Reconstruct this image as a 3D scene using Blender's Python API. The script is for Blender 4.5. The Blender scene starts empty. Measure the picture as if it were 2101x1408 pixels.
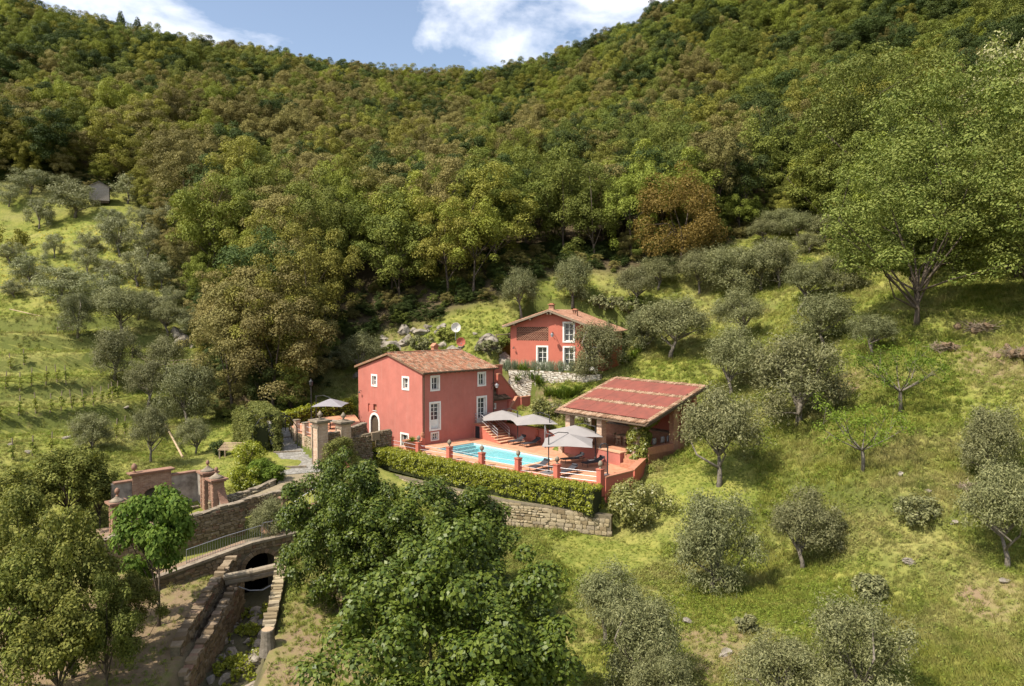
import bpy, bmesh, math, random
import numpy as np
from mathutils import Vector, Matrix
from mathutils.geometry import tessellate_polygon

R = math.radians
random.seed(7)
S = bpy.context.scene
COL = S.collection

# ------------------------------------------------------------------ camera
CAMZ = 30.0
FPX, CX, CY = 1500.0, 1050.5, 704.0
PITCH = math.atan(64 / FPX)
cam = bpy.data.cameras.new('camera')
cam.sensor_width = 36.0
cam.lens = 36.0 * FPX / 2101.0
cam.clip_end = 4000
cam.clip_start = 0.5
camo = bpy.data.objects.new('camera', cam)
COL.objects.link(camo)
camo.location = (0, 0, CAMZ)
camo.rotation_euler = (math.pi / 2 - PITCH, 0, 0)
S.camera = camo

# ------------------------------------------------------------------ light
SUN_EL = R(53)
SUN_H = Vector((-0.823, -0.568, 0)).normalized()
SUNV = Vector((SUN_H.x * math.cos(SUN_EL), SUN_H.y * math.cos(SUN_EL), math.sin(SUN_EL)))
W = bpy.data.worlds.new('World')
S.world = W
W.use_nodes = True
nt = W.node_tree
for n in list(nt.nodes):
    nt.nodes.remove(n)
wo = nt.nodes.new('ShaderNodeOutputWorld')
bg = nt.nodes.new('ShaderNodeBackground')
sky = nt.nodes.new('ShaderNodeTexSky')
sky.sky_type = 'NISHITA'
sky.sun_disc = False
sky.sun_elevation = SUN_EL
sky.sun_rotation = math.atan2(SUN_H.x, SUN_H.y)
sky.air_density = 1.0
sky.dust_density = 2.0
tc = nt.nodes.new('ShaderNodeTexCoord')
sep = nt.nodes.new('ShaderNodeSeparateXYZ')
nt.links.new(tc.outputs['Generated'], sep.inputs[0])
zad = nt.nodes.new('ShaderNodeMath'); zad.operation = 'ADD'; zad.inputs[1].default_value = 0.22
nt.links.new(sep.outputs['Z'], zad.inputs[0])
zmx = nt.nodes.new('ShaderNodeMath'); zmx.operation = 'MAXIMUM'; zmx.inputs[1].default_value = 0.08
nt.links.new(zad.outputs[0], zmx.inputs[0])
comb = nt.nodes.new('ShaderNodeCombineXYZ')
for ax in 'XY':
    dv = nt.nodes.new('ShaderNodeMath'); dv.operation = 'DIVIDE'
    nt.links.new(sep.outputs[ax], dv.inputs[0]); nt.links.new(zmx.outputs[0], dv.inputs[1])
    nt.links.new(dv.outputs[0], comb.inputs[ax])
comb.inputs['Z'].default_value = 6.85
cn = nt.nodes.new('ShaderNodeTexNoise')
cn.inputs['Scale'].default_value = 1.9
cn.inputs['Detail'].default_value = 9
cn.inputs['Roughness'].default_value = 0.55
cn.inputs['Distortion'].default_value = 0.25
nt.links.new(comb.outputs[0], cn.inputs['Vector'])
cr = nt.nodes.new('ShaderNodeValToRGB')
cr.color_ramp.elements[0].position = 0.50
cr.color_ramp.elements[1].position = 0.655
nt.links.new(cn.outputs['Fac'], cr.inputs[0])
mx = nt.nodes.new('ShaderNodeMix'); mx.data_type = 'RGBA'
nt.links.new(cr.outputs[0], mx.inputs[0])
hs = nt.nodes.new('ShaderNodeHueSaturation')
hs.inputs['Saturation'].default_value = 0.9
hs.inputs['Value'].default_value = 1.15
nt.links.new(sky.outputs[0], hs.inputs['Color'])
nt.links.new(hs.outputs[0], mx.inputs[6])
mx.inputs[7].default_value = (9.6, 9.5, 9.7, 1)
nt.links.new(mx.outputs[2], bg.inputs[0])
bg.inputs[1].default_value = 0.12
nt.links.new(bg.outputs[0], wo.inputs[0])

sun = bpy.data.lights.new('sun', 'SUN')
sun.energy = 4.6
sun.angle = R(0.55)
sun.color = (1.0, 0.93, 0.82)
suno = bpy.data.objects.new('sun', sun)
COL.objects.link(suno)
suno.location = (-60, -40, 120)
suno.rotation_euler = (-SUNV).to_track_quat('-Z', 'Y').to_euler()

S.view_settings.view_transform = 'Standard'
S.view_settings.look = 'None'
S.view_settings.gamma = 1
S.view_settings.exposure = 0.6
S.view_settings.use_curve_mapping = False
S.cycles.max_bounces = 6
S.cycles.diffuse_bounces = 3
S.cycles.glossy_bounces = 2
S.cycles.transmission_bounces = 3
S.cycles.transparent_max_bounces = 6
S.cycles.caustics_reflective = False
S.cycles.caustics_refractive = False
S.cycles.use_denoising = True

# ------------------------------------------------------------------ survey helpers
def ray(px, py):
    u = (px - CX) / FPX; v = (CY - py) / FPX
    return Vector((u, math.cos(PITCH) + v * math.sin(PITCH), -math.sin(PITCH) + v * math.cos(PITCH)))
def PD(px, py, d):                                  # survey point at forward distance d
    r = ray(px, py); t = d / r.y
    return Vector((r.x * t, d, CAMZ + r.z * t))
# the villa's own ground grid: a along the pool front of the house, b along its gable
C0 = Vector((-8.172, 66.341)); E1 = Vector((0.7208, 0.6931)); E2 = Vector((-0.6931, 0.7208))
TH = math.atan2(E1.y, E1.x)
T0 = CAMZ - 12.2                                    # pool terrace level
def L(a, b, z=0.0):
    p = C0 + E1 * a + E2 * b
    return Vector((p.x, p.y, z))
def AB(x, y):
    d = Vector((x, y)) - C0
    return d.dot(E1), d.dot(E2)
# upper house grid
UW = Vector((0.95, -0.3122)).normalized(); UN = Vector((UW.y, -UW.x))   # UN: outward (front) normal
U0 = Vector((3.3, 80.0)); UZ = CAMZ - 6.2
UTH = math.atan2(UW.y, UW.x)

# ------------------------------------------------------------------ materials
MATS = {}
def newmat(name):
    m = bpy.data.materials.new(name); m.use_nodes = True
    t = m.node_tree
    for n in list(t.nodes): t.nodes.remove(n)
    return m, t
def N(t, typ, **kw):
    n = t.nodes.new(typ)
    for k, v in kw.items():
        setattr(n, k, v)
    return n
def setin(n, **kw):
    for k, v in kw.items():
        n.inputs[k.replace('_', ' ')].default_value = v
def rgb(c): return (c[0], c[1], c[2], 1)
def mixc(t, fac, a, b, mode='MIX'):
    m = N(t, 'ShaderNodeMix', data_type='RGBA', blend_type=mode)
    for s, val in ((0, fac), (6, a), (7, b)):
        if hasattr(val, 'is_output') or isinstance(val, bpy.types.NodeSocket): t.links.new(val, m.inputs[s])
        elif s == 0: m.inputs[0].default_value = val
        else: m.inputs[s].default_value = rgb(val)
    return m.outputs[2]
def noise(t, vec, scale, detail=5, rough=0.6, dist=0.0):
    n = N(t, 'ShaderNodeTexNoise'); setin(n, Scale=scale, Detail=detail, Roughness=rough, Distortion=dist)
    if vec is not None: t.links.new(vec, n.inputs['Vector'])
    return n.outputs['Fac']
def ramp(t, fac, stops):
    r = N(t, 'ShaderNodeValToRGB'); e = r.color_ramp.elements
    while len(e) < len(stops): e.new(0.5)
    for i, (p, c) in enumerate(stops):
        e[i].position = p; e[i].color = rgb(c) if isinstance(c, (tuple, list)) else (c, c, c, 1)
    t.links.new(fac, r.inputs[0])
    return r.outputs[0]
def wpos(t): return N(t, 'ShaderNodeNewGeometry').outputs['Position']
def finish(m, t, col, rough=0.8, bump=None, bstr=0.3, bdist=0.02, spec=0.3, metal=0.0, trans=0.0, tcol=None):
    p = N(t, 'ShaderNodeBsdfPrincipled')
    if isinstance(col, bpy.types.NodeSocket): t.links.new(col, p.inputs['Base Color'])
    else: p.inputs['Base Color'].default_value = rgb(col)
    setin(p, Roughness=rough, Metallic=metal)
    p.inputs['Specular IOR Level'].default_value = spec
    if bump is not None:
        b = N(t, 'ShaderNodeBump'); setin(b, Strength=bstr, Distance=bdist)
        t.links.new(bump, b.inputs['Height']); t.links.new(b.outputs[0], p.inputs['Normal'])
    o = N(t, 'ShaderNodeOutputMaterial')
    if trans > 0:
        tr = N(t, 'ShaderNodeBsdfTranslucent')
        if tcol is None: tcol = col
        if isinstance(tcol, bpy.types.NodeSocket): t.links.new(tcol, tr.inputs[0])
        else: tr.inputs[0].default_value = rgb(tcol)
        ms = N(t, 'ShaderNodeMixShader'); ms.inputs[0].default_value = trans
        t.links.new(p.outputs[0], ms.inputs[1]); t.links.new(tr.outputs[0], ms.inputs[2])
        t.links.new(ms.outputs[0], o.inputs[0])
    else:
        t.links.new(p.outputs[0], o.inputs[0])
    return m
def plain(name, c, rough=0.6, spec=0.3, metal=0.0, c2=None, scale=6.0, bump=0.0, bscale=40.0):
    if name in MATS: return MATS[name]
    m, t = newmat(name)
    pos = wpos(t)
    c2 = c2 or tuple(x * 0.8 for x in c)
    col = mixc(t, ramp(t, noise(t, pos, scale), [(0.3, 0.0), (0.7, 1.0)]), c, c2)
    b = noise(t, pos, bscale) if bump else None
    MATS[name] = finish(m, t, col, rough, b, bump, 0.02, spec, metal)
    return MATS[name]
def plaster(name, c, dark=0.78, streak=0.5):
    m, t = newmat(name)
    pos = wpos(t)
    mp = N(t, 'ShaderNodeMapping'); t.links.new(pos, mp.inputs[0]); mp.inputs['Scale'].default_value = (2.2, 2.2, 0.35)
    n1 = noise(t, pos, 0.8, 6, 0.65); n2 = noise(t, mp.outputs[0], 1.3, 6, 0.7); n3 = noise(t, pos, 9, 4, 0.6)
    c1 = mixc(t, ramp(t, n1, [(0.3, 0.0), (0.72, 1.0)]), c, tuple(x * dark for x in c))
    c2 = mixc(t, ramp(t, n2, [(0.5, 0.0), (0.85, streak)]), c1, (c[0] * 0.98, c[1] * 1.45 + .02, c[2] * 1.45 + .02))
    c3 = mixc(t, ramp(t, n3, [(0.45, 0.0), (0.8, 0.3)]), c2, tuple(x * 0.72 for x in c))
    MATS[name] = finish(m, t, c3, 0.9, noise(t, pos, 22, 5), 0.25, 0.03, 0.15)
    return MATS[name]
def island(name, stops, rough=0.85, bump=0.5, bscale=14.0, objrand=True, mott=0.35, spec=0.2):
    """colour differs from piece to piece (tile, stone), with a little mottling"""
    m, t = newmat(name)
    g = N(t, 'ShaderNodeNewGeometry')
    fac = g.outputs['Random Per Island']
    if objrand:
        oi = N(t, 'ShaderNodeObjectInfo')
        ad = N(t, 'ShaderNodeMath', operation='ADD'); t.links.new(fac, ad.inputs[0]); t.links.new(oi.outputs['Random'], ad.inputs[1])
        fr = N(t, 'ShaderNodeMath', operation='FRACT'); t.links.new(ad.outputs[0], fr.inputs[0]); fac = fr.outputs[0]
    c = ramp(t, fac, stops)
    nz = noise(t, g.outputs['Position'], bscale * 0.4, 6, 0.7)
    c = mixc(t, ramp(t, nz, [(0.35, 0.0), (0.75, mott)]), c, tuple(x * 0.45 for x in stops[0][1]))
    MATS[name] = finish(m, t, c, rough, noise(t, g.outputs['Position'], bscale, 6), bump, 0.03, spec)
    return MATS[name]
def leafmat(name, lo, hi, trans=0.28, hue=0.03, val=0.35, rough=0.65, spec=0.14, big=None):
    m, t = newmat(name)
    g = N(t, 'ShaderNodeNewGeometry'); oi = N(t, 'ShaderNodeObjectInfo')
    c = mixc(t, g.outputs['Random Per Island'], lo, hi)
    if big is not None:                                            # bunches of a second tone (blossom, new growth)
        bn = noise(t, N(t, 'ShaderNodeTexCoord').outputs['Object'], big[1], 3)
        c = mixc(t, ramp(t, bn, [(big[2], 0.0), (big[2] + 0.1, 1.0)]), c, big[0])
    h = N(t, 'ShaderNodeHueSaturation')
    mr = N(t, 'ShaderNodeMapRange'); setin(mr, To_Min=0.5 - hue, To_Max=0.5 + hue); t.links.new(oi.outputs['Random'], mr.inputs[0])
    m7 = N(t, 'ShaderNodeMath', operation='MULTIPLY'); m7.inputs[1].default_value = 7.31; t.links.new(oi.outputs['Random'], m7.inputs[0])
    fr = N(t, 'ShaderNodeMath', operation='FRACT'); t.links.new(m7.outputs[0], fr.inputs[0])
    mv = N(t, 'ShaderNodeMapRange'); setin(mv, To_Min=1 - val, To_Max=1 + val); t.links.new(fr.outputs[0], mv.inputs[0])
    t.links.new(mr.outputs[0], h.inputs['Hue']); t.links.new(mv.outputs[0], h.inputs['Value']); t.links.new(c, h.inputs['Color'])
    br = N(t, 'ShaderNodeHueSaturation'); setin(br, Value=1.5, Saturation=1.1); t.links.new(h.outputs[0], br.inputs['Color'])
    MATS[name] = finish(m, t, h.outputs[0], rough, None, spec=spec, trans=trans, tcol=br.outputs[0])
    return MATS[name]

# ------------------------------------------------------------------ mesh builder
class MB:
    def __init__(s): s.v = []; s.f = []; s.mi = []; s.cur = 0
    def add(s, vs, fs):
        o = len(s.v); s.v += [tuple(v) for v in vs]; s.f += [tuple(i + o for i in f) for f in fs]; s.mi += [s.cur] * len(fs); return s
    def box(s, x0, x1, y0, y1, z0, z1):
        return s.add([(x0, y0, z0), (x1, y0, z0), (x1, y1, z0), (x0, y1, z0), (x0, y0, z1), (x1, y0, z1), (x1, y1, z1), (x0, y1, z1)],
                     [(3, 2, 1, 0), (4, 5, 6, 7), (0, 1, 5, 4), (1, 2, 6, 5), (2, 3, 7, 6), (3, 0, 4, 7)])
    def hexa(s, b, t):
        return s.add(list(b) + list(t), [(3, 2, 1, 0), (4, 5, 6, 7), (0, 1, 5, 4), (1, 2, 6, 5), (2, 3, 7, 6), (3, 0, 4, 7)])
    def quad(s, a, b, c, d): return s.add([a, b, c, d], [(0, 1, 2, 3)])
    def ext(s, pts, vec):                                   # polygon extruded along vec
        n = len(pts); v = Vector(vec)
        top = [tuple(Vector(p) + v) for p in pts]
        fs = [tuple(range(n))[::-1], tuple(range(n, 2 * n))] + [(i, (i + 1) % n, n + (i + 1) % n, n + i) for i in range(n)]
        return s.add(list(pts) + top, fs)
    def tube(s, pts, r, n=8, cap=True):
        pts = [Vector(p) for p in pts]; k = len(pts)
        rs = r if isinstance(r, (list, tuple)) else [r] * k
        vs = []; ref = Vector((0.31, 0.17, 0.93))
        for i, p in enumerate(pts):
            d = (pts[min(i + 1, k - 1)] - pts[max(i - 1, 0)]).normalized()
            if abs(d.dot(ref)) > 0.95: ref = Vector((0.9, 0.3, 0.1))
            x = d.cross(ref).normalized(); y = d.cross(x)
            for j in range(n):
                a = 2 * math.pi * j / n
                vs.append(p + (x * math.cos(a) + y * math.sin(a)) * rs[i])
        fs = [(i * n + j, i * n + (j + 1) % n, (i + 1) * n + (j + 1) % n, (i + 1) * n + j) for i in range(k - 1) for j in range(n)]
        if cap: fs += [tuple(range(n))[::-1], tuple((k - 1) * n + j for j in range(n))]
        return s.add(vs, fs)
    def lathe(s, prof, n=12, c=(0, 0, 0)):
        vs = [(c[0] + r * math.cos(2 * math.pi * j / n), c[1] + r * math.sin(2 * math.pi * j / n), c[2] + z) for r, z in prof for j in range(n)]
        k = len(prof)
        fs = [(i * n + j, i * n + (j + 1) % n, (i + 1) * n + (j + 1) % n, (i + 1) * n + j) for i in range(k - 1) for j in range(n)]
        fs += [tuple(range(n))[::-1], tuple((k - 1) * n + j for j in range(n))]
        return s.add(vs, fs)
    def mesh(s, name, mats, smooth=False, recalc=True):
        me = bpy.data.meshes.new(name)
        me.from_pydata(s.v, [], s.f)
        if not isinstance(mats, (list, tuple)): mats = [mats]
        for m in mats: me.materials.append(m)
        if len(mats) > 1: me.polygons.foreach_set('material_index', s.mi)
        if recalc:
            b = bmesh.new(); b.from_mesh(me); bmesh.ops.recalc_face_normals(b, faces=b.faces); b.to_mesh(me); b.free()
        if smooth: me.polygons.foreach_set('use_smooth', [True] * len(me.polygons))
        me.update()
        return me
    def build(s, name, mats, parent=None, kind=None, smooth=False, recalc=True):
        return link(name, s.mesh(name, mats, smooth, recalc), parent, kind)
def link(name, me, parent=None, kind=None):
    o = bpy.data.objects.new(name, me); COL.objects.link(o)
    if parent is not None: o.parent = parent
    if kind: o['kind'] = kind
    return o
def tag(o, label, cat, group=None):
    o['label'] = label; o['category'] = cat
    if group: o['group'] = group
    return o
def thing(name, label, cat, loc, rz=0.0, group=None):
    o = bpy.data.objects.new(name, None); COL.objects.link(o)
    o.empty_display_size = 0.3
    o.location = loc; o.rotation_euler = (0, 0, rz)
    return tag(o, label, cat, group)
def villa(name, label, cat, a, b, z, group=None, dr=0.0):
    return thing(name, label, cat, L(a, b, z), TH + dr, group)
def copytree(o, parent=None):
    c = o.copy(); COL.objects.link(c); c.parent = parent
    for ch in list(o.children): copytree(ch, c)
    return c
def npmesh(name, V, F, mat):
    """mesh from numpy arrays of quads"""
    me = bpy.data.meshes.new(name)
    k = F.shape[1]
    me.vertices.add(len(V)); me.vertices.foreach_set('co', np.ascontiguousarray(V, dtype=np.float32).ravel())
    me.loops.add(F.size); me.loops.foreach_set('vertex_index', np.ascontiguousarray(F, dtype=np.int32).ravel())
    me.polygons.add(len(F))
    me.polygons.foreach_set('loop_start', np.arange(0, F.size, k, dtype=np.int32))
    if mat is not None: me.materials.append(mat)
    me.update(calc_edges=True)
    return me
# ------------------------------------------------------------------ terrain
SURV = [  # surveyed ground spots: pixel column, pixel row, forward distance
 (1290,1104,49.3),(1450,1205,40),(1640,1168,44),(1500,1408,30),(1200,1408,32.5),(2100,1408,27),(1900,1250,34),(2080,1100,37),
 (2090,1000,41),(1770,968,43),(1847,850,49),(2000,695,57),(1880,668,60),(2101,590,63),(1400,965,55),(1345,1000,52.5),(1400,1062,48),
 (1500,985,50),(1480,830,65),(1540,860,60),(1630,872,55),(1550,725,72),(1330,728,78),(1440,650,87),(1600,620,82),(1720,575,80),
 (1260,562,96),(1100,605,93),(1180,622,91),(1010,690,84),(860,712,86),(700,785,84),(545,850,75),(460,862,75),(430,742,88),(300,738,87),
 (310,948,58),(180,925,60),(390,925,62),(480,935,59),(40,852,66),(100,765,75),(0,705,85),(150,685,90),(0,905,60),(200,645,95),
 (100,565,108),(30,485,122),(205,415,133),(330,485,118),(380,605,102),(260,930,57),(60,960,56),
 (1060,545,97),(800,662,92),(720,690,90),(1400,545,97),(1500,500,102),(1640,490,98),
 (320,1290,37.5),(100,1360,34),(0,1160,44),(250,1190,43),(0,1060,50),(620,1385,34),(600,1190,43),(900,1260,40),(1100,1125,47),(780,1330,36),
 (1750,1300,32.5),(1130,1200,42),
 (1110,797,76.0),(1200,805,73.5),(1038,1081,51.7),(1120,1089,50.9),(1206,1101,49.6),(950,1062,53.5),(1140,842,72),(1150,872,69.5),(1420,765,71),(640,850,73),(590,900,66),(640,975,56),
]
WORLDPTS = [  # wooded slopes and everything outside the picture: x, y, height above the valley datum
 (-150,150,58),(-95,140,58),(-120,175,74),(-60,150,52),(-45,180,68),(-110,230,104),(-175,230,118),(-60,230,92),(-150,300,130),(-95,330,133),
 (-20,200,66),(20,180,66),(0,250,88),(-50,300,114),(-48,380,140),(0,380,139),(20,330,133),(40,230,104),(60,180,78),(80,150,68),(60,130,58),(60,108,46.5),
 (45,100,39),(70,90,44),(95,100,62),(100,140,78),(120,180,102),(90,230,120),(60,270,134),(150,230,138),(200,200,150),(170,140,120),(140,90,88),(85,60,49),
 (0,125,44),(-20,105,36),(-30,120,42),(10,112,40),(25,125,48),(-15,140,48),(35,150,60),(-30,93,27.5),(-22,85,24.5),
 (-90,90,30),(-80,60,22),(-120,60,32),(-70,110,38),(-90,30,20),(-60,20,14),(-35,20,12),(0,15,10),(30,15,14),(60,25,28),(90,20,44),(150,20,70),
 (0,-30,4),(-60,-40,6),(60,-40,20),(0,-120,-8),(-150,-100,20),(150,-100,50),(-250,0,70),(250,0,120),(-300,300,170),(300,300,200),(0,520,150),(-200,500,170),(200,500,190),
 (-400,600,170),(400,600,190),(0,700,120),(-400,-200,40),(400,-200,90),(0,-300,-20),
]
_cp = []
for px, py, d in SURV:
    q = PD(px, py, d); _cp.append((q.x, q.y, q.z))
_cp += WORLDPTS
_cp = np.array(_cp, dtype=float)
def _kern(r): return np.sqrt(r * r + 9.0)
def _fit():
    n = len(_cp); d = np.sqrt(((_cp[:, None, :2] - _cp[None, :, :2]) ** 2).sum(-1))
    A = np.zeros((n + 3, n + 3)); A[:n, :n] = _kern(d); A[:n, :n] -= np.eye(n) * 0.6
    A[:n, n] = 1; A[:n, n + 1:] = _cp[:, :2]; A[n, :n] = 1; A[n + 1:, :n] = _cp[:, :2].T
    return np.linalg.solve(A, np.concatenate([_cp[:, 2], [0, 0, 0]]))
_w = _fit()
def _raw(x, y):
    out = np.zeros(len(x))
    for i in range(0, len(x), 20000):
        xs = x[i:i + 20000]; ys = y[i:i + 20000]
        d = np.sqrt((xs[:, None] - _cp[None, :, 0]) ** 2 + (ys[:, None] - _cp[None, :, 1]) ** 2)
        out[i:i + 20000] = _kern(d) @ _w[:-3] + _w[-3] + _w[-2] * xs + _w[-1] * ys
    return out
def _hash2(ix, iy, s):
    v = np.sin(ix * 127.1 + iy * 311.7 + s * 74.7) * 43758.5453
    return v - np.floor(v)
def vnoise(x, y, s=0):
    ix = np.floor(x); iy = np.floor(y); fx = x - ix; fy = y - iy
    fx = fx * fx * (3 - 2 * fx); fy = fy * fy * (3 - 2 * fy)
    return (_hash2(ix, iy, s) * (1 - fx) + _hash2(ix + 1, iy, s) * fx) * (1 - fy) + (_hash2(ix, iy + 1, s) * (1 - fx) + _hash2(ix + 1, iy + 1, s) * fx) * fy
def polydist(x, y, poly):
    """signed distance to a polygon (negative inside)"""
    n = len(poly); d = np.full(len(x), 1e9); ins = np.zeros(len(x), bool)
    for i in range(n):
        ax, ay = poly[i]; bx, by = poly[(i + 1) % n]
        ex, ey = bx - ax, by - ay
        t = np.clip(((x - ax) * ex + (y - ay) * ey) / (ex * ex + ey * ey), 0, 1)
        d = np.minimum(d, np.hypot(x - ax - t * ex, y - ay - t * ey))
        if abs(ey) > 1e-9:
            c = ((ay > y) != (by > y)) & (x < (bx - ax) * (y - ay) / ey + ax)
            ins ^= c
    return np.where(ins, -d, d)
def linedist(x, y, pts):
    d = np.full(len(x), 1e9); zz = np.zeros(len(x))
    for (ax, ay, az), (bx, by, bz) in zip(pts[:-1], pts[1:]):
        ex, ey = bx - ax, by - ay
        t = np.clip(((x - ax) * ex + (y - ay) * ey) / (ex * ex + ey * ey), 0, 1)
        dd = np.hypot(x - ax - t * ex, y - ay - t * ey)
        m = dd < d; d = np.where(m, dd, d); zz = np.where(m, az + t * (bz - az), zz)
    return d, zz
def abpoly(pts): return [tuple(L(a, b)[:2]) for a, b in pts]
def uppt(u, n, z=0.0):
    p = U0 + UW * u + UN * n
    return Vector((p.x, p.y, z))
TERR2 = [AB(*p) for p in ((-15.3, 58.7), (-18.5, 62.75), (-20.1, 66.2), (-18.6, 72.5), (-15.9, 73.6), (-12.9, 64.2), (-14.0, 60.9))]
FLATS = [  # (polygon, level, blend width)
 (abpoly([(-5.9, -2.0), (-5.1, -9.7), (-4.25, -15.5), (-2.75, -18.3), (-0.7, -21.9), (0.8, -21.6), (0.3, -20.5), (-3, 1.5), (-6, 2)]), CAMZ - 13.75, 0.35),
 (abpoly([(-3.2, 1.0), (-0.1, -20.7), (3.0, -21.0), (7.3, -19.6), (8.8, -10), (8.9, 0.5), (0.5, 1)]), T0 - 0.5, 0.5),
 (abpoly([(6.9, -19.6), (7.4, -9.8), (13.8, -10), (13.6, -20)]), T0 + 0.35, 1.0),
 (abpoly([(0.2, 0.2), (9.2, 0.2), (9.2, 10.6), (0.2, 10.6)]), T0 - 0.5, 0.8),
 (abpoly([(-5.4, 1.2), (-0.2, 1.2), (-0.2, 11), (-5.4, 11)]), T0 - 1.3, 0.5),
 (abpoly(TERR2), CAMZ - 10.65, 0.35),
 (abpoly([(9.0, -0.9), (14.7, -1.6), (14.5, 1.6), (13.4, 4.0), (9.3, 5.6)]), T0 - 0.3, 0.5),
 (abpoly([(-28.5, -7.3), (-17.5, -7.3), (-17.2, -5.3), (-28.5, -5.5)]), CAMZ - 15.75, 0.4),
 (abpoly([(-.35, -2.15), (4.3, -2.15), (4.3, -12.75), (-.35, -12.75)]), T0 - 2.2, 0.4),
 ([tuple(uppt(u, n)[:2]) for u, n in ((-4.8, 2.2), (8.0, 2.2), (9.5, -11.5), (-4.2, -11.5))], UZ - 0.12, 0.4),
]
RAVINE = [(-16.35, 46.4, CAMZ - 18.2), (-16.1, 45.0, CAMZ - 18.3), (-15.0, 40.0, CAMZ - 18.7), (-13.9, 34.0, CAMZ - 19.1), (-12.8, 25.0, CAMZ - 19.9), (-11, 8, CAMZ - 22)]
def sstep(t): t = np.clip(t, 0, 1); return t * t * (3 - 2 * t)
def ground(x, y):
    x = np.atleast_1d(np.asarray(x, float)); y = np.atleast_1d(np.asarray(y, float))
    z = _raw(x, y)
    # vineyard terraces on the western slope
    tw = sstep((-24 - x) / 6) * sstep((y - 57) / 6) * sstep((100 - y) / 8) * sstep((x + 75) / 12)
    h = 2.1; q = (z + 0.5 * vnoise(x * .12, y * .12, 3)) / h; fl = np.floor(q); fr = q - fl
    zt = (fl + sstep((fr - 0.76) / 0.24) * 0.92 + 0.08 * fr) * h
    z = z + (zt - z) * tw
    # terracettes on the eastern meadow
    te = sstep((x - 12) / 8) * sstep((y - 26) / 8) * sstep((95 - y) / 10)
    z = z + te * 0.22 * np.sin(z * 2.6 + 2 * vnoise(x * .2, y * .2, 8))
    z = z + (vnoise(x * .5, y * .5, 1) - .5) * 0.35 + (vnoise(x * 1.3, y * 1.3, 2) - .5) * 0.16
    for poly, lev, mar in FLATS:
        d = polydist(x, y, poly)
        w = sstep(1 - d / mar)
        z = z + (lev - z) * w
    d, rz = linedist(x, y, RAVINE)
    wd = 1.2 + 0.25 * vnoise(y * .6, x * .2, 4)
    w = sstep(1 - (d - wd) / 0.7)
    bed = rz + 0.3 * (vnoise(x * 1.6, y * 1.6, 5) - .5) + 0.22 * (d / 1.4) ** 2
    z = np.where(w > 0, z + (np.minimum(bed, z) - z) * w, z)
    return z
def gz(x, y): return float(ground([x], [y])[0])
_TT = np.concatenate([np.arange(20, 130, 0.35), np.arange(130, 420, 2.0)])
def hit(px, py):
    """where the sight line through a pixel meets the ground"""
    r = ray(px, py); x = r.x * _TT; y = r.y * _TT; z = CAMZ + r.z * _TT
    g = ground(x, y); k = np.nonzero(g >= z)[0]
    if len(k) == 0: return None
    i = k[0]
    return Vector((x[i], y[i], g[i]))

def axis(lo, hi, fine_lo, fine_hi, fine):
    a = list(np.arange(fine_lo, fine_hi + 1e-6, fine))
    st = fine
    while a[-1] < hi: st = min(st * 1.09, 14); a.append(a[-1] + st)
    st = fine
    while a[0] > lo: st = min(st * 1.09, 14); a.insert(0, a[0] - st)
    return np.array(a)
GX = axis(-420, 420, -34, 34, 0.42); GY = axis(-260, 640, 26, 88, 0.42)
gxx, gyy = np.meshgrid(GX, GY)
GZ = ground(gxx.ravel(), gyy.ravel())
nx, ny = len(GX), len(GY)
ii = (np.arange(ny - 1)[:, None] * nx + np.arange(nx - 1)[None, :]).ravel()
GF = np.stack([ii, ii + 1, ii + nx + 1, ii + nx], 1)
# ground material: meadow, dry straw, bare earth, forest floor
def ground_material():
    m, t = newmat('ground_soil')
    g = N(t, 'ShaderNodeNewGeometry'); pos = g.outputs['Position']
    n1 = noise(t, pos, 0.16, 5, 0.6); n2 = noise(t, pos, 0.9, 6, 0.65); n3 = noise(t, pos, 4.5, 5, 0.7)
    gr = mixc(t, ramp(t, n2, [(0.35, 0.0), (0.68, 1.0)]), (0.132, 0.160, 0.027), (0.29, 0.275, 0.066))
    gr = mixc(t, ramp(t, n1, [(0.48, 0.0), (0.68, 0.6)]), gr, (0.30, 0.26, 0.10))
    gr = mixc(t, ramp(t, n3, [(0.42, 0.0), (0.75, 0.55)]), gr, (0.055, 0.08, 0.016))
    spn = N(t, 'ShaderNodeSeparateXYZ'); t.links.new(g.outputs['True Normal'], spn.inputs[0])
    gr = mixc(t, ramp(t, spn.outputs[2], [(0.62, 0.8), (0.86, 0.0)]), gr, (0.085, 0.10, 0.025))
    earth = mixc(t, n3, (0.15, 0.105, 0.062), (0.28, 0.205, 0.12))
    att = N(t, 'ShaderNodeAttribute', attribute_name='cover')
    sp = N(t, 'ShaderNodeSeparateColor'); t.links.new(att.outputs['Color'], sp.inputs[0])
    ad = N(t, 'ShaderNodeMath', operation='ADD'); t.links.new(sp.outputs[0], ad.inputs[0])
    sb = N(t, 'ShaderNodeMath', operation='MULTIPLY'); sb.inputs[1].default_value = 0.9; t.links.new(n2, sb.inputs[0]); t.links.new(sb.outputs[0], ad.inputs[1])
    c = mixc(t, ramp(t, ad.outputs[0], [(0.62, 0.0), (0.85, 1.0)]), gr, earth)
    fl = mixc(t, n3, (0.05, 0.04, 0.022), (0.12, 0.09, 0.05))
    c = mixc(t, sp.outputs[1], c, fl)
    moss = mixc(t, n2, (0.06, 0.055, 0.02), (0.17, 0.15, 0.095))
    c = mixc(t, sp.outputs[2], c, moss)
    return finish(m, t, c, 0.95, n3, 0.6, 0.12, 0.1)
gme = npmesh('ground', np.stack([gxx.ravel(), gyy.ravel(), GZ], 1), GF, ground_material())
gme.polygons.foreach_set('use_smooth', np.ones(len(GF), bool))
GROUND = link('ground', gme, None, 'structure')
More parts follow.
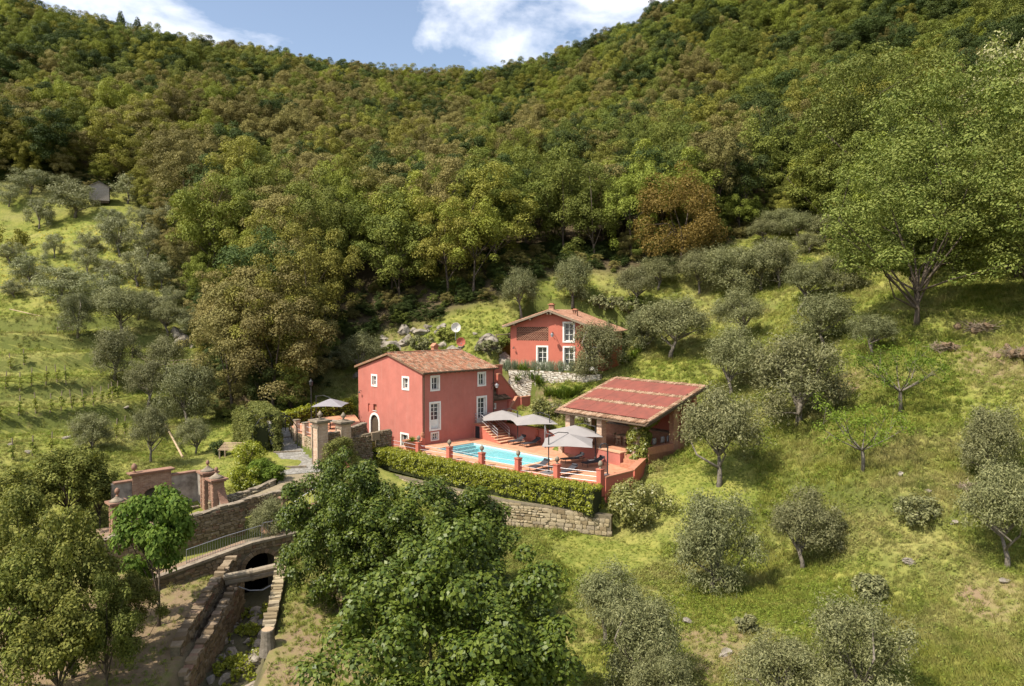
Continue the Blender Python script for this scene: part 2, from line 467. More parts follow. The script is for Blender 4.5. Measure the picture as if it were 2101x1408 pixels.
GROUND['label'] = 'grassy hillside and valley floor around the red houses'

# lower edge of the wood, as pixel columns and rows, then tested on ground spots
EDGE = [(-400, 330), (0, 372), (130, 384), (285, 398), (330, 470), (350, 545), (395, 620), (430, 700), (455, 800), (490, 862), (590, 858), (640, 770), (700, 704), (790, 672), (900, 645),
        (1010, 610), (1080, 560), (1200, 552), (1290, 566), (1400, 540), (1500, 492), (1600, 470), (1690, 470), (1760, 540), (1900, 560), (2101, 480), (2600, 400)]
def to_px(x, y, z):
    d = np.stack([x, y, z - CAMZ], -1)
    f = d[..., 1] * math.cos(PITCH) - d[..., 2] * math.sin(PITCH)
    u = d[..., 1] * math.sin(PITCH) + d[..., 2] * math.cos(PITCH)
    f = np.maximum(f, 1e-3)
    return CX + d[..., 0] / f * FPX, CY - u / f * FPX
_ex = [e[0] for e in EDGE]; _ey = [e[1] for e in EDGE]
# wood boundary as a ground polygon: each edge spot where it stands on the slope, closed far behind the hills
_wb = []
for ex_, ey_ in EDGE:
    q = hit(ex_, ey_)
    if q is not None: _wb.append((q.x, q.y))
WOOD = [(-420, _wb[0][1] - 30)] + _wb + [(420, 30), (420, 640), (-420, 640)]
def wood_mask(x, y): return polydist(np.asarray(x, float), np.asarray(y, float), WOOD)
# cover attribute: bare earth / forest floor / stream bed
_wd = wood_mask(gxx.ravel(), gyy.ravel())
_rd, _ = linedist(gxx.ravel(), gyy.ravel(), RAVINE)
cov = np.zeros((nx * ny, 4), np.float32); cov[:, 3] = 1
X_, Y_ = gxx.ravel(), gyy.ravel()
cov[:, 1] = sstep(1 - (_wd + 1) / 4)
cov[:, 2] = sstep(1 - (_rd - 1.6) / 0.6)
bare = np.zeros(nx * ny)
for bx, by, br, bv in ((-11, 35, 6, .34), (-20, 37, 8, .42), (-26, 34, 9, .45), (-9, 42, 4, .4), (4, 38, 4, .2), (9, 33, 4, .3), (26, 57, 3, .3), (36, 52, 5, .32), (22, 33, 2, .3), (14, 38, 4, .1), (30, 44, 6, .12), (-3, 77, 5, .22), (-14, 86, 5, .25), (3, 74, 4, .25), (-40, 66, 5, .15)):
    bare = np.maximum(bare, bv * sstep(1.4 - np.hypot(X_ - bx, Y_ - by) / br))
cov[:, 0] = bare
ca = gme.color_attributes.new('cover', 'FLOAT_COLOR', 'POINT')
ca.data.foreach_set('color', cov.ravel())
# ------------------------------------------------------------------ foliage
rng = np.random.default_rng(11)
def unit(n):
    v = rng.normal(size=(n, 3)); return v / np.linalg.norm(v, axis=1, keepdims=True)
def leafcloud(C, Rr, n, size, asp=0.55, up=0.35, shell=0.7, flat=0.85, upbias=0.25, outw=0.95, wisp=0.3):
    C = np.asarray(C, float); Rr = np.asarray(Rr, float)
    pr = Rr ** 2; idx = rng.choice(len(C), n, p=pr / pr.sum())
    d = unit(n); d[:, 2] += upbias; d /= np.linalg.norm(d, axis=1, keepdims=True)
    rad = shell + (1.12 - shell) * rng.random(n) ** 0.8
    rad = rad + wisp * rng.random(n) ** 5
    p = C[idx] + d * (rad * Rr[idx])[:, None] * np.array([1, 1, flat])
    nn = d * outw + unit(n) * 0.62 + np.array([0, 0, up]); nn /= np.linalg.norm(nn, axis=1, keepdims=True)
    t = np.cross(nn, unit(n)); t /= np.linalg.norm(t, axis=1, keepdims=True) + 1e-9
    b = np.cross(nn, t)
    s = (size * (0.55 + 0.9 * rng.random(n)))[:, None]
    V = np.stack([p - t * s * .5, p + b * s * asp * .5 + t * s * .08, p + t * s * .5, p - b * s * asp * .5 + t * s * .08], 1).reshape(-1, 3)
    F = np.arange(4 * n).reshape(n, 4)
    return V, F
def crown_clumps(n, rx, rz, cz, rc, inner=0.35, low=-0.55, jitter=0.22, lobes=1.0):
    """clump centres filling an uneven crown"""
    C = []; rr = []
    lob = unit(7); lamp = (0.38 * rng.random(7) + 0.06) * lobes
    while len(C) < n:
        d = unit(1)[0]
        if d[2] < low: continue
        k = 1 + sum(a * max(0, d @ l) ** 3 for a, l in zip(lamp, lob)) - jitter * rng.random()
        s = 1.0 if rng.random() > inner else 0.45 + 0.4 * rng.random()
        C.append((d[0] * rx * k * s, d[1] * rx * k * s, cz + d[2] * rz * k * s)); rr.append(rc * (0.65 + 0.7 * rng.random()))
    return np.array(C), np.array(rr)
def limbs(mb, trunk, r0, C, nl, sides=7, wob=0.12, start=0.35):
    """tapered trunk polyline then limbs that reach into the crown"""
    k = len(trunk)
    mb.tube(trunk, [r0 * (1 - 0.55 * i / (k - 1)) * (1.25 if i == 0 else 1) for i in range(k)], sides)
    top = Vector(trunk[-1]); idx = rng.choice(len(C), min(nl, len(C)), replace=False)
    for i in idx:
        e = Vector(C[i]); s = Vector(trunk[-1]) if rng.random() < 0.6 else Vector(trunk[-2]).lerp(top, rng.random())
        m = s.lerp(e, 0.5) + Vector(rng.normal(size=3)) * wob * (e - s).length; m.z += 0.08 * (e - s).length
        mb.tube([s, m, e], [r0 * 0.42, r0 * 0.26, r0 * 0.07], 5, False)
M_BARK = plain('bark', (0.13, 0.10, 0.075), 0.9, 0.1, c2=(0.06, 0.05, 0.04), scale=5, bump=0.6, bscale=18)
M_BARKG = plain('bark_grey', (0.22, 0.19, 0.15), 0.9, 0.1, c2=(0.10, 0.085, 0.065), scale=6, bump=0.6, bscale=20)
LM = dict(
 brown=leafmat('leaves_olive_brown', (0.118, 0.104, 0.028), (0.285, 0.246, 0.085), 0.12, 0.007, 0.25),
 gold=leafmat('leaves_golden_green', (0.125, 0.126, 0.018), (0.295, 0.276, 0.058), 0.14, 0.008, 0.22),
 green=leafmat('leaves_mid_green', (0.085, 0.110, 0.019), (0.205, 0.222, 0.046), 0.15, 0.010, 0.25),
 dark=leafmat('leaves_dark_green', (0.030, 0.050, 0.012), (0.086, 0.110, 0.027), 0.12, 0.012, 0.25),
 lime=leafmat('leaves_fresh_green', (0.140, 0.165, 0.022), (0.245, 0.262, 0.050), 0.18, 0.010, 0.2),
 rust=leafmat('leaves_rust', (0.125, 0.085, 0.018), (0.240, 0.165, 0.046), 0.22, 0.008, 0.1),
 olive=leafmat('leaves_olive_grey', (0.088, 0.097, 0.036), (0.245, 0.242, 0.105), 0.14, 0.01, 0.14, 0.55, 0.22),
 olivepale=leafmat('leaves_olive_pale', (0.125, 0.135, 0.055), (0.290, 0.290, 0.145), 0.15, 0.01, 0.14, 0.55, 0.22),
 linden=leafmat('leaves_linden', (0.032, 0.058, 0.006), (0.118, 0.148, 0.020), 0.14, 0.006, 0.06, 0.45, 0.25),
 maple=leafmat('leaves_maple', (0.055, 0.105, 0.014), (0.15, 0.21, 0.035), 0.32, 0.006, 0.08),
 hedge=leafmat('leaves_hedge', (0.120, 0.150, 0.010), (0.340, 0.350, 0.032), 0.28, 0.004, 0.06, 0.42, 0.4),
 box=leafmat('leaves_box', (0.075, 0.125, 0.012), (0.17, 0.225, 0.032), 0.25, 0.006, 0.1),
 shade=leafmat('leaves_shade', (0.075, 0.092, 0.016), (0.205, 0.208, 0.045), 0.2, 0.01, 0.15),
 vine=leafmat('leaves_vine', (0.075, 0.088, 0.02), (0.195, 0.195, 0.052), 0.25, 0.006, 0.1),
 acacia=leafmat('leaves_acacia', (0.070, 0.095, 0.015), (0.200, 0.215, 0.052), 0.15, 0.008, 0.15),
 blossom=leafmat('leaves_blossom', (0.10, 0.13, 0.02), (0.18, 0.2, 0.05), 0.25, 0.01, 0.1, big=((0.5, 0.47, 0.26), 1.3, 0.5)),
 lav=leafmat('leaves_lavender', (0.16, 0.19, 0.115), (0.28, 0.31, 0.20), 0.15, 0.01, 0.12),
 strap=leafmat('leaves_strap', (0.075, 0.125, 0.015), (0.17, 0.215, 0.035), 0.25, 0.01, 0.12),
 pale=leafmat('leaves_pale_shrub', (0.12, 0.135, 0.03), (0.27, 0.255, 0.085), 0.22, 0.008, 0.1, 0.4, 0.4),
 ivy=leafmat('leaves_ivy', (0.10, 0.13, 0.018), (0.28, 0.28, 0.06), 0.22, 0.005, 0.1, 0.4, 0.4),
)
PROTO = {}
def tree_proto(key, leafkey, n, size, asp, clumps, rx, rz, cz, rc, th, tr, nl=7, bark=None, kinds=1, **kw):
    """crown and trunk meshes of one tree kind, in kinds variants; height normalised through the copies' scale"""
    out = []
    lk = {k: kw.pop(k) for k in ('up', 'shell', 'flat', 'upbias', 'outw', 'wisp') if k in kw}
    lean = kw.pop('lean', 0.35)
    for i in range(kinds):
        C, rr = crown_clumps(clumps, rx, rz, cz, rc, **kw)
        V, F = leafcloud(C, rr, n, size, asp, **lk)
        cme = npmesh('crown_' + key, V, F, LM[leafkey])
        mb = MB(); a = rng.random() * 6.28
        tr_pts = [(0, 0, -0.5), (lean * .2 * math.cos(a), lean * .2 * math.sin(a), th * .35), (lean * math.cos(a + .5), lean * math.sin(a + .5), th)]
        if tr > 0.3: tr_pts.append((lean * 1.2 * math.cos(a + .3), lean * 1.2 * math.sin(a + .3), th + rz * 0.2))
        limbs(mb, tr_pts, tr, C, nl)
        tme = mb.mesh('trunk_' + key, bark or M_BARK, True)
        rad = np.hypot(V[:, 0], V[:, 1])
        out.append((cme, tme, float(np.percentile(V[:, 2], 99.3)), 2 * float(np.percentile(rad, 96))))
    PROTO[key] = out
#           key      leaf     n     size asp clumps rx  rz  cz  rc  trunk
tree_proto('brown', 'brown', 23000, .165, .6, 66, 3.5, 4.2, 6.3, .80, 3.6, .2, kinds=3, low=-.85, jitter=.5, inner=.45, upbias=.65, wisp=.12, shell=.6)
tree_proto('gold',  'gold',  21000, .175, .6, 60, 3.6, 4.0, 6.2, .84, 3.6, .2, kinds=2, low=-.85, jitter=.5, inner=.45, upbias=.65, wisp=.12, shell=.6)
tree_proto('green', 'green', 19000, .20, .6, 54, 3.7, 4.3, 6.5, .94, 3.6, .2, kinds=3, low=-.85, jitter=.5, inner=.45, upbias=.65, wisp=.12, shell=.6)
tree_proto('dark',  'dark',  19000, .195, .6, 56, 3.4, 4.5, 6.3, .9, 3.4, .2, kinds=2, low=-.85, jitter=.5, inner=.45, upbias=.65, wisp=.12, shell=.6)
tree_proto('lime',  'lime',  17000, .21, .5, 50, 3.7, 3.9, 6.4, .92, 3.8, .18, up=.6, kinds=2, low=-.85, jitter=.5, inner=.45, upbias=.65, wisp=.12, shell=.6)
tree_proto('rust',  'rust',  24000, .17, .6, 80, 3.7, 4.2, 5.4, .95, 3.0, .26, kinds=1, low=-.9)
tree_proto('acacia', 'acacia', 46000, .20, .55, 190, 5.9, 5.4, 7.6, .95, 2.6, .24, nl=18, kinds=2, up=.7, flat=.55, low=-.72, lobes=.6)
tree_proto('blossom', 'blossom', 12000, .34, .55, 60, 4.4, 4.6, 8.0, 1.3, 5.0, .3, nl=12)
tree_proto('olive', 'olive', 24000, .135, .30, 85, 1.7, 1.75, 2.05, .46, .95, .17, nl=10, bark=M_BARKG, kinds=4, shell=.2, up=.2, jitter=.45, low=-.85, lean=.25, lobes=.7, wisp=1.3)
_o1 = PROTO['olive'][:2]
tree_proto('olive', 'olive', 22000, .135, .30, 70, 1.7, 1.5, 2.5, .48, 1.25, .17, nl=14, bark=M_BARKG, kinds=3, shell=.2, up=.2, jitter=.5, low=-.5, lean=.35, lobes=.9, wisp=1.3)
PROTO['olive'] = [_o1[0], PROTO['olive'][0], _o1[1], PROTO['olive'][1], PROTO['olive'][2]]
tree_proto('farolive', 'olivepale', 8000, .2, .3, 42, 1.7, 1.7, 2.1, .5, .95, .17, nl=6, bark=M_BARKG, kinds=2, shell=.25, up=.2, jitter=.4, low=-.8, lean=.3, wisp=1.0)
tree_proto('linden', 'linden', 70000, .17, .66, 185, 3.9, 3.5, 4.3, .64, 1.7, .22, nl=14, kinds=3, up=.55, shell=.5, low=-.97, jitter=.3, lobes=.6, upbias=.5, wisp=.1)
tree_proto('maple', 'maple', 9000, .27, .75, 42, 2.3, 2.4, 4.7, .72, 2.6, .15, nl=16, kinds=1, up=.7, shell=.4, low=-.75, flat=.6)
tree_proto('shade', 'shade', 17000, .19, .6, 75, 2.5, 2.8, 4.5, .62, 2.2, .14, nl=16, kinds=3, up=.4, shell=.4, jitter=.45, lobes=1.5)
tree_proto('shrub', 'pale', 5500, .17, .45, 45, 1.1, .95, 1.05, .34, .5, .05, nl=8, kinds=1, shell=.4, low=-.8)
# cypress
def cypress():
    C = [(0, 0, 1 + i * .55) for i in range(15)]; rr = [1.25 * math.sin(math.pi * min(1, (i + 2.2) / 17.5)) ** .8 + .12 for i in range(15)]
    V, F = leafcloud(C, rr, 4000, .4, .4, up=.8, shell=.8)
    mb = MB(); mb.tube([(0, 0, -.4), (0, 0, 4)], [.2, .08], 6)
    PROTO['cypress'] = [(npmesh('crown_cypress', V, F, LM['dark']), mb.mesh('trunk_cypress', M_BARK, True), 9.3, 2.8)]
cypress()
# sparse fruit tree: mostly branches
def fruit():
    mb = MB(); ends = []
    mb.tube([(0, 0, -.3), (.05, 0, .6), (.0, .05, 1.1)], [.10, .08, .07], 8)
    for i in range(9):
        a = i * 0.72 + rng.random() * .3; l = 1.3 + .6 * rng.random()
        s = Vector((0, .05, 1.0)); m = s + Vector((math.cos(a) * l * .55, math.sin(a) * l * .55, .35 + .3 * rng.random())); e = s + Vector((math.cos(a) * l, math.sin(a) * l, 1.0 + .7 * rng.random()))
        mb.tube([s, m, e], [.04, .026, .01], 5, False); ends += [m, e]
        for j in range(5):
            q = m.lerp(e, .2 + .2 * j) ; w = q + Vector(rng.normal(size=3)) * .35 + Vector((0, 0, .35)); mb.tube([q, w], [.012, .005], 4, False); ends.append(w)
    V, F = leafcloud(ends, [.34] * len(ends), 3600, .10, .55, shell=.2, up=.4)
    PROTO['fruit'] = [(npmesh('crown_fruit', V, F, LM['box']), mb.mesh('trunk_fruit', M_BARKG, True), 2.9, 3.6)]
fruit()
TREEN = 0
def put_tree(key, name, label, cat, loc, height=None, width=None, group=None, var=None, rz=None):
    global TREEN
    ps = PROTO[key]; v = ps[(TREEN if var is None else var) % len(ps)]; TREEN += 1
    cme, tme, h0, w0 = v
    sz = (height / h0) if height else 1.0
    sx = (width / w0) if width else sz
    o = thing(name, label, cat, loc, random.random() * 6.28 if rz is None else rz, group)
    o.scale = (sx, sx, sz)
    link('crown', cme, o); link('trunk', tme, o)
    return o
def tree_at(key, name, label, cat, px, py, top, wpx, group=None, var=None):
    """a tree surveyed by the pixel of its foot, of its top and its breadth"""
    q = hit(px, py)
    d = q.y
    return put_tree(key, name, label, cat, (q.x, q.y, gz(q.x, q.y)), (py - top) / FPX * d, wpx / FPX * d, group, var)

# ---- olives
OL_E = [(1460,1212,1008,172),(1648,1172,1003,156),(1762,1470,1238,215),(1595,1490,1305,205),(2068,1172,952,172),(2030,1000,838,128)]
lab_e = ['grey-green olive tree with low hanging branches on the meadow below the pavilion', 'olive tree showing a pale forked trunk in its crown on the meadow', 'dense dark olive tree low on the tall-grass meadow slope',
         'pale olive tree beside the dense dark one low on the meadow', 'broad silvery olive tree beside a heap of dry brushwood', 'rounded olive tree on the meadow beside the two sparse fruit trees']
for (px, py, top, w), lb in zip(OL_E, lab_e):
    tree_at('olive', 'olive_tree', lb, 'olive tree', px, py, top, w)
for px, py, top, w in ((1242,1325,1160,155),(1318,1440,1228,175),(1352,1520,1335,165)):
    tree_at('olive', 'olive_tree', 'grey-green olive tree in the row beside the big dark linden trees', 'olive tree', px, py, top, w, 'olives beside the lindens')
for px, py, top, w in ((1475,1002,798,180),(1640,872,690,195),(1500,815,668,125),(1690,712,605,130),(1790,735,650,100)):
    tree_at('olive', 'olive_tree', 'big grey-green olive tree on the slope beside the open pavilion', 'olive tree', px, py, top, w, 'olives beside the pavilion')
for px, py, top, w in ((1375,738,612,150),(1320,720,640,80),(1520,695,598,110),(1500,612,508,120),(1435,606,512,95),(1560,598,500,100),(1600,590,492,90),(1655,625,540,115),(1730,600,522,95),(1350,596,528,85),(1300,640,550,82),(1660,520,480,60),(1640,495,435,80),(1600,482,430,75),(1690,500,440,80),(1570,500,450,70)):
    tree_at('olive', 'olive_tree', 'silvery olive tree on the grass bank uphill of the upper red house', 'olive tree', px, py, top, w, 'olives uphill of the upper house')
tree_at('olive', 'olive_tree', 'green olive tree standing alone behind the chimneys of the upper house', 'olive tree', 1175, 624, 532, 78)
tree_at('olive', 'olive_tree', 'dark green tree at the wood edge behind the upper house gable', 'olive tree', 1070, 660, 562, 82)
put_tree('olive', 'olive_tree', 'olive tree growing against the front of the upper red house', 'olive tree', uppt(6.7, 2.7, UZ - .9), 6.0, 5.7)
tree_at('olive', 'olive_tree', 'olive tree behind the gable of the pool house', 'olive tree', 740, 782, 686, 100)
OL_W = [(310,950,832,80,'leaning trunk'),(190,928,848,85,''),(402,935,858,72,''),(385,872,745,115,''),(305,842,745,95,''),(342,775,690,78,''),(235,778,678,95,''),(345,695,628,80,''),(160,695,608,72,''),(250,695,598,115,''),(285,655,600,60,'')]
for px, py, top, w, f in OL_W:
    if f: tree_at('olive', 'olive_tree', 'olive tree with a bare leaning trunk on the mown grass behind the walled gate', 'olive tree', px, py, top, w)
    else: tree_at('olive', 'olive_tree', 'olive tree among the vineyard terraces and the timber fence', 'olive tree', px, py, top, w, 'olives by the vineyard')
OL_F = [(120,620,548,110),(205,628,560,92),(180,565,512,62),(283,590,512,92),(332,596,540,62),(62,580,520,80),(247,528,450,82),(302,530,462,72),(80,470,410,62),(155,445,374,104),(62,402,352,80),(350,490,420,62),(262,425,368,72),(128,402,366,62),
        (18,425,380,50),(30,612,572,62),(112,530,482,44),(310,650,600,70),(225,480,430,60),(180,520,478,55),(395,690,640,60),(20,540,500,60),(330,440,395,60),(290,470,425,60),(225,580,535,60),(150,605,560,60),(375,560,510,60),(350,640,590,60)]
for px, py, top, w in OL_F:
    tree_at('farolive', 'olive_tree', 'small grey olive tree in the flowery grove below the wood and wooden hut', 'olive tree', px, py, top, w, 'olives in the flowery grove')
# ---- foreground broadleaves
def fg(key, name, label, x, y, top, w, var, rz):
    g_ = gz(x, y); put_tree(key, name, label, 'tree', (x, y, g_), CAMZ + top - g_, w, None, var, rz)
fg('linden', 'linden_tree', 'glossy dark linden tree whose top reaches the clipped arch', -9.35, 40.3, -8.35, 7.0, 0, 0.3)
fg('linden', 'linden_tree', 'glossy dark linden tree in front of the stone retaining wall', -3.75, 38.2, -9.1, 8.2, 1, 2.0)
fg('linden', 'linden_tree', 'largest glossy dark linden tree, lowest of the three', -1.95, 27.6, -8.8, 9.4, 2, 4.0)
tree_at('maple', 'maple_tree', 'fresh green maple tree standing in front of the old walled gate', 'tree', 326, 1285, 1008, 190)
tree_at('shade', 'broadleaf_tree', 'small dark scrub tree on the shaded bank beside the ravine wall', 'tree', 268, 1338, 1180, 125)
for i, (px, py, top, w) in enumerate(((150,1400,1045,215),(60,1330,1000,225),(10,1480,1150,240),(110,1500,1200,220),(222,1430,1180,160))):
    tree_at('shade', 'broadleaf_tree', 'dark broadleaf tree crowding the shaded bank below the walled gate', 'tree', px, py, top, w, 'trees on the shaded bank', i)
for i, (px, py, top, w) in enumerate(((150,1100,925,185),(45,1130,960,190),(205,1085,955,100))):
    tree_at('shade', 'broadleaf_tree', 'mid green tree beside the walled gate, behind the shaded bank', 'tree', px, py, top, w, 'trees beside the walled gate')
tree_at('olive', 'olive_tree', 'small olive tree on the steps next to the bridge railing', 'olive tree', 562, 1150, 1048, 92)
tree_at('fruit', 'fruit_tree', 'sparse fruit tree with bare spreading branches, the lower of two', 'tree', 1770, 972, 838, 165)
tree_at('fruit', 'fruit_tree', 'sparse leafy fruit tree on the meadow, the upper of two', 'tree', 1848, 855, 722, 160)
# ---- big trees on the eastern slope
tree_at('acacia', 'acacia_tree', 'huge light green acacia with forked trunk shading the meadow', 'tree', 1880, 670, 290, 370, None, 0)
tree_at('acacia', 'acacia_tree', 'tall spreading acacia behind the huge one, against the wood', 'tree', 1960, 560, 150, 380, None, 1)
tree_at('acacia', 'acacia_tree', 'yellow-green domed acacia at the upper wood edge', 'tree', 1800, 470, 120, 300, None, 1)
tree_at('acacia', 'acacia_tree', 'spreading acacia shading the dark bank beside the huge one', 'tree', 2130, 640, 260, 360, None, 0)
tree_at('blossom', 'blossoming_tree', 'tree covered in cream blossom at the meadow edge', 'tree', 2095, 400, 75, 210)
for px, py, top, w in ((478, 862, 640, 170), (560, 856, 560, 210), (618, 812, 600, 150), (505, 800, 545, 180), (585, 770, 505, 180)):
    tree_at('brown', 'holm_oak', 'tall olive-brown holm oak leafy to the ground at the wood tip beside the path', 'tree', px, py, top, w, 'holm oaks at the wood tip')
for px, py, top, w in ((1985, 575, 330, 190), (2085, 570, 300, 200), (1760, 500, 300, 170), (1690, 478, 310, 150)):
    tree_at('green', 'chestnut_tree', 'mid green chestnut at the wood edge among the acacias', 'tree', px, py, top, w, 'chestnuts among the acacias')
tree_at('rust', 'oak_tree', 'rust coloured oak at the wood edge above the upper house', 'tree', 1395, 560, 350, 190)
tree_at('rust', 'oak_tree', 'rust tinted oak deep in the wood', 'tree', 345, 345, 260, 120)

# ---- the wood: every tree placed on the slope; the nearest are things, the rest one mass
def forest():
    pts = []
    sp = 5.2
    for gx in np.arange(-330, 330, sp):
        ys = np.arange(60, 480, sp)
        for gy in ys:
            pts.append((gx + random.uniform(-.42, .42) * sp + (sp * .5 if int(gy / sp) % 2 else 0), gy + random.uniform(-.42, .42) * sp))
    P = np.array(pts)
    # thin out with distance: crowns far away overlap anyway
    dist = np.hypot(P[:, 0], P[:, 1])
    keep = rng.random(len(P)) < np.clip(1.15 - dist / 900, .6, 1)
    P = P[keep]; dist = dist[keep]
    m = wood_mask(P[:, 0], P[:, 1]) < -0.5
    P = P[m]; dist = dist[m]
    # a closer fringe of young trees along the edge
    E_ = rng.random((9000, 2)) * np.array([190, 130]) + np.array([-110, 60]); we = wood_mask(E_[:, 0], E_[:, 1]); E_ = E_[(we < .6) & (we > -6)]; qx, _q = to_px(E_[:, 0], E_[:, 1], ground(E_[:, 0], E_[:, 1])); E_ = E_[(qx < 640) | (qx > 1290) | (rng.random(len(E_)) < .02)]
    sel = []
    for e in E_:
        if all((e[0] - q[0]) ** 2 + (e[1] - q[1]) ** 2 > 7.5 for q in sel): sel.append(e)
    E_ = np.array(sel); extra = np.concatenate([np.zeros(len(P)), np.ones(len(E_))]); P = np.concatenate([P, E_]); dist = np.hypot(P[:, 0], P[:, 1])
    z = ground(P[:, 0], P[:, 1])
    px, py = to_px(P[:, 0], P[:, 1], z + 6)
    inview = (px > -150) & (px < 2250) & (py > -260) & (py < 1000) & (P[:, 1] > 20)
    P = P[inview]; z = z[inview]; px = px[inview]; py = py[inview]; dist = dist[inview]; extra = extra[inview]
    # leave out what the near ground hides
    vis = np.ones(len(P), bool)
    ts = np.linspace(0.25, 0.965, 40)
    for f in ts:
        gx_, gy_ = P[:, 0] * f, P[:, 1] * f
        zz = CAMZ + (z + 11 - CAMZ) * f
        vis &= ground(gx_, gy_) < zz + 1
    P = P[vis]; z = z[vis]; px = px[vis]; py = py[vis]; dist = dist[vis]; extra = extra[vis]
    # kind by patches: flowering holm oak in the middle, green on the flanks and crest
    n1 = vnoise(P[:, 0] * .035, P[:, 1] * .035, 21); n2 = vnoise(P[:, 0] * .11, P[:, 1] * .11, 22); r = rng.random(len(P))
    mid = np.exp(-((px - 700) / 520) ** 2) * np.clip((py - 60) / 200, .25, 1)
    kinds = []; edge0 = (_wdist(P) > -16) & (dist < 135) & (px > 640)
    for i in range(len(P)):
        w = {'brown': .12 + .58 * mid[i] * (.35 + n1[i]), 'gold': .18 + .36 * mid[i] * n2[i], 'green': .32 + .25 * (1 - mid[i]), 'dark': .15 + .18 * (1 - n1[i]) + (.35 if py[i] < 170 else 0), 'lime': .10 + .22 * (n2[i] > .62)}
        if edge0[i]: w['green'] += .45; w['lime'] += .12; w['brown'] *= .7
        if py[i] > 560: w['dark'] += .15; w['lime'] += .05
        t = sum(w.values()); a = r[i] * t
        for k, v in w.items():
            a -= v
            if a <= 0: break
        kinds.append(k)
    kinds = np.array(kinds)
    h = 8.5 + 6.5 * rng.random(len(P)) ** 1.2 + 1.5 * (n1 - .5); h[dist > 260] *= 0.92
    edge = (_wdist(P) > -16) & (dist < 135); h = np.where(edge, 11.5 + 5 * rng.random(len(P)), h); h = np.where(extra > 0, 4.0 + 4.5 * rng.random(len(P)), h)
    wd = np.minimum(h, 12) * (0.66 + 0.30 * rng.random(len(P)))
    LAB = {'brown': ('holm_oak', 'olive-brown flowering holm oak crown in the wood above the houses', 'flowering holm oaks in the wood'),
           'gold': ('oak_tree', 'golden-green oak crown in the wood above the houses', 'golden-green oaks in the wood'),
           'green': ('chestnut_tree', 'mid green round chestnut crown in the wood above the houses', 'green chestnuts in the wood'),
           'dark': ('ilex_tree', 'dark green evergreen crown in the wood above the houses', 'dark evergreens in the wood'),
           'lime': ('ash_tree', 'fresh light green ash crown in the wood above the houses', 'light green ashes in the wood')}
    order = np.argsort(dist - 14 * extra)[:300]
    near = np.zeros(len(P), bool); near[order] = True
    for i in order:
        nm, lb, gr = LAB[kinds[i]]
        zone = 'flowery olive grove' if px[i] < 430 else 'pool house' if px[i] < 1000 else 'upper house' if px[i] < 1450 else 'tall-grass meadow'
        put_tree(kinds[i], nm, lb.replace('the houses', 'the ' + zone), 'tree', (P[i, 0], P[i, 1], z[i] - .15), float(h[i]), float(wd[i]), gr + ' above the ' + zone)
    far = ~near
    scatter('forest', 'dense mixed wood covering the upper hillsides up to the skyline', P[far], z[far] - .15, kinds[far], h[far], wd[far])
    # undergrowth under the edge of the wood
    U = rng.random((26000, 2)) * np.array([200, 140]) + np.array([-115, 55]); wu = wood_mask(U[:, 0], U[:, 1]); U = U[(wu < 1.2) & (wu > -9)][:3800]
    zu = ground(U[:, 0], U[:, 1]); hu = .7 + 1.5 * rng.random(len(U)) ** 1.8
    ku = np.array(['dark', 'dark', 'dark', 'brown', 'green'])[rng.integers(0, 5, len(U))]
    scatter('undergrowth', 'bushy undergrowth along the foot of the wood', U, zu - .35 * hu, ku, hu * 1.25, hu * 1.35)
    print('FOREST', len(P), 'near', near.sum())
def _wdist(P): return wood_mask(P[:, 0], P[:, 1])
def gn_scatter(name, label, V, rot, scl, idx, coll, kind='stuff'):
    """one object whose points carry copies from a collection of shapes"""
    me = bpy.data.meshes.new(name)
    me.vertices.add(len(V)); me.vertices.foreach_set('co', np.ascontiguousarray(V, np.float32).ravel())
    a = me.attributes.new('rot', 'FLOAT_VECTOR', 'POINT'); a.data.foreach_set('vector', np.ascontiguousarray(rot, np.float32).ravel())
    a = me.attributes.new('scl', 'FLOAT_VECTOR', 'POINT'); a.data.foreach_set('vector', np.ascontiguousarray(scl, np.float32).ravel())
    a = me.attributes.new('pick', 'INT', 'POINT'); a.data.foreach_set('value', np.ascontiguousarray(idx, np.int32))
    o = link(name, me, None, kind); o['label'] = label
    ng = bpy.data.node_groups.new(name + '_scatter', 'GeometryNodeTree')
    ng.interface.new_socket('Geometry', in_out='INPUT', socket_type='NodeSocketGeometry')
    ng.interface.new_socket('Geometry', in_out='OUTPUT', socket_type='NodeSocketGeometry')
    gi = ng.nodes.new('NodeGroupInput'); go = ng.nodes.new('NodeGroupOutput')
    ci = ng.nodes.new('GeometryNodeCollectionInfo'); ci.inputs['Collection'].default_value = coll
    ci.inputs['Separate Children'].default_value = True; ci.inputs['Reset Children'].default_value = True
    ip = ng.nodes.new('GeometryNodeInstanceOnPoints'); ip.inputs['Pick Instance'].default_value = True
    def at(nm, ty):
        n = ng.nodes.new('GeometryNodeInputNamedAttribute'); n.data_type = ty; n.inputs['Name'].default_value = nm
        return [s for s in n.outputs if s.enabled and s.name == 'Attribute'][0]
    ng.links.new(gi.outputs[0], ip.inputs['Points']); ng.links.new(ci.outputs[0], ip.inputs['Instance'])
    ng.links.new(at('pick', 'INT'), ip.inputs['Instance Index'])
    e2r = ng.nodes.new('FunctionNodeEulerToRotation'); ng.links.new(at('rot', 'FLOAT_VECTOR'), e2r.inputs[0])
    ng.links.new(e2r.outputs[0], ip.inputs['Rotation']); ng.links.new(at('scl', 'FLOAT_VECTOR'), ip.inputs['Scale'])
    ng.links.new(ip.outputs[0], go.inputs[0])
    md = o.modifiers.new('scatter', 'NODES'); md.node_group = ng
    return o
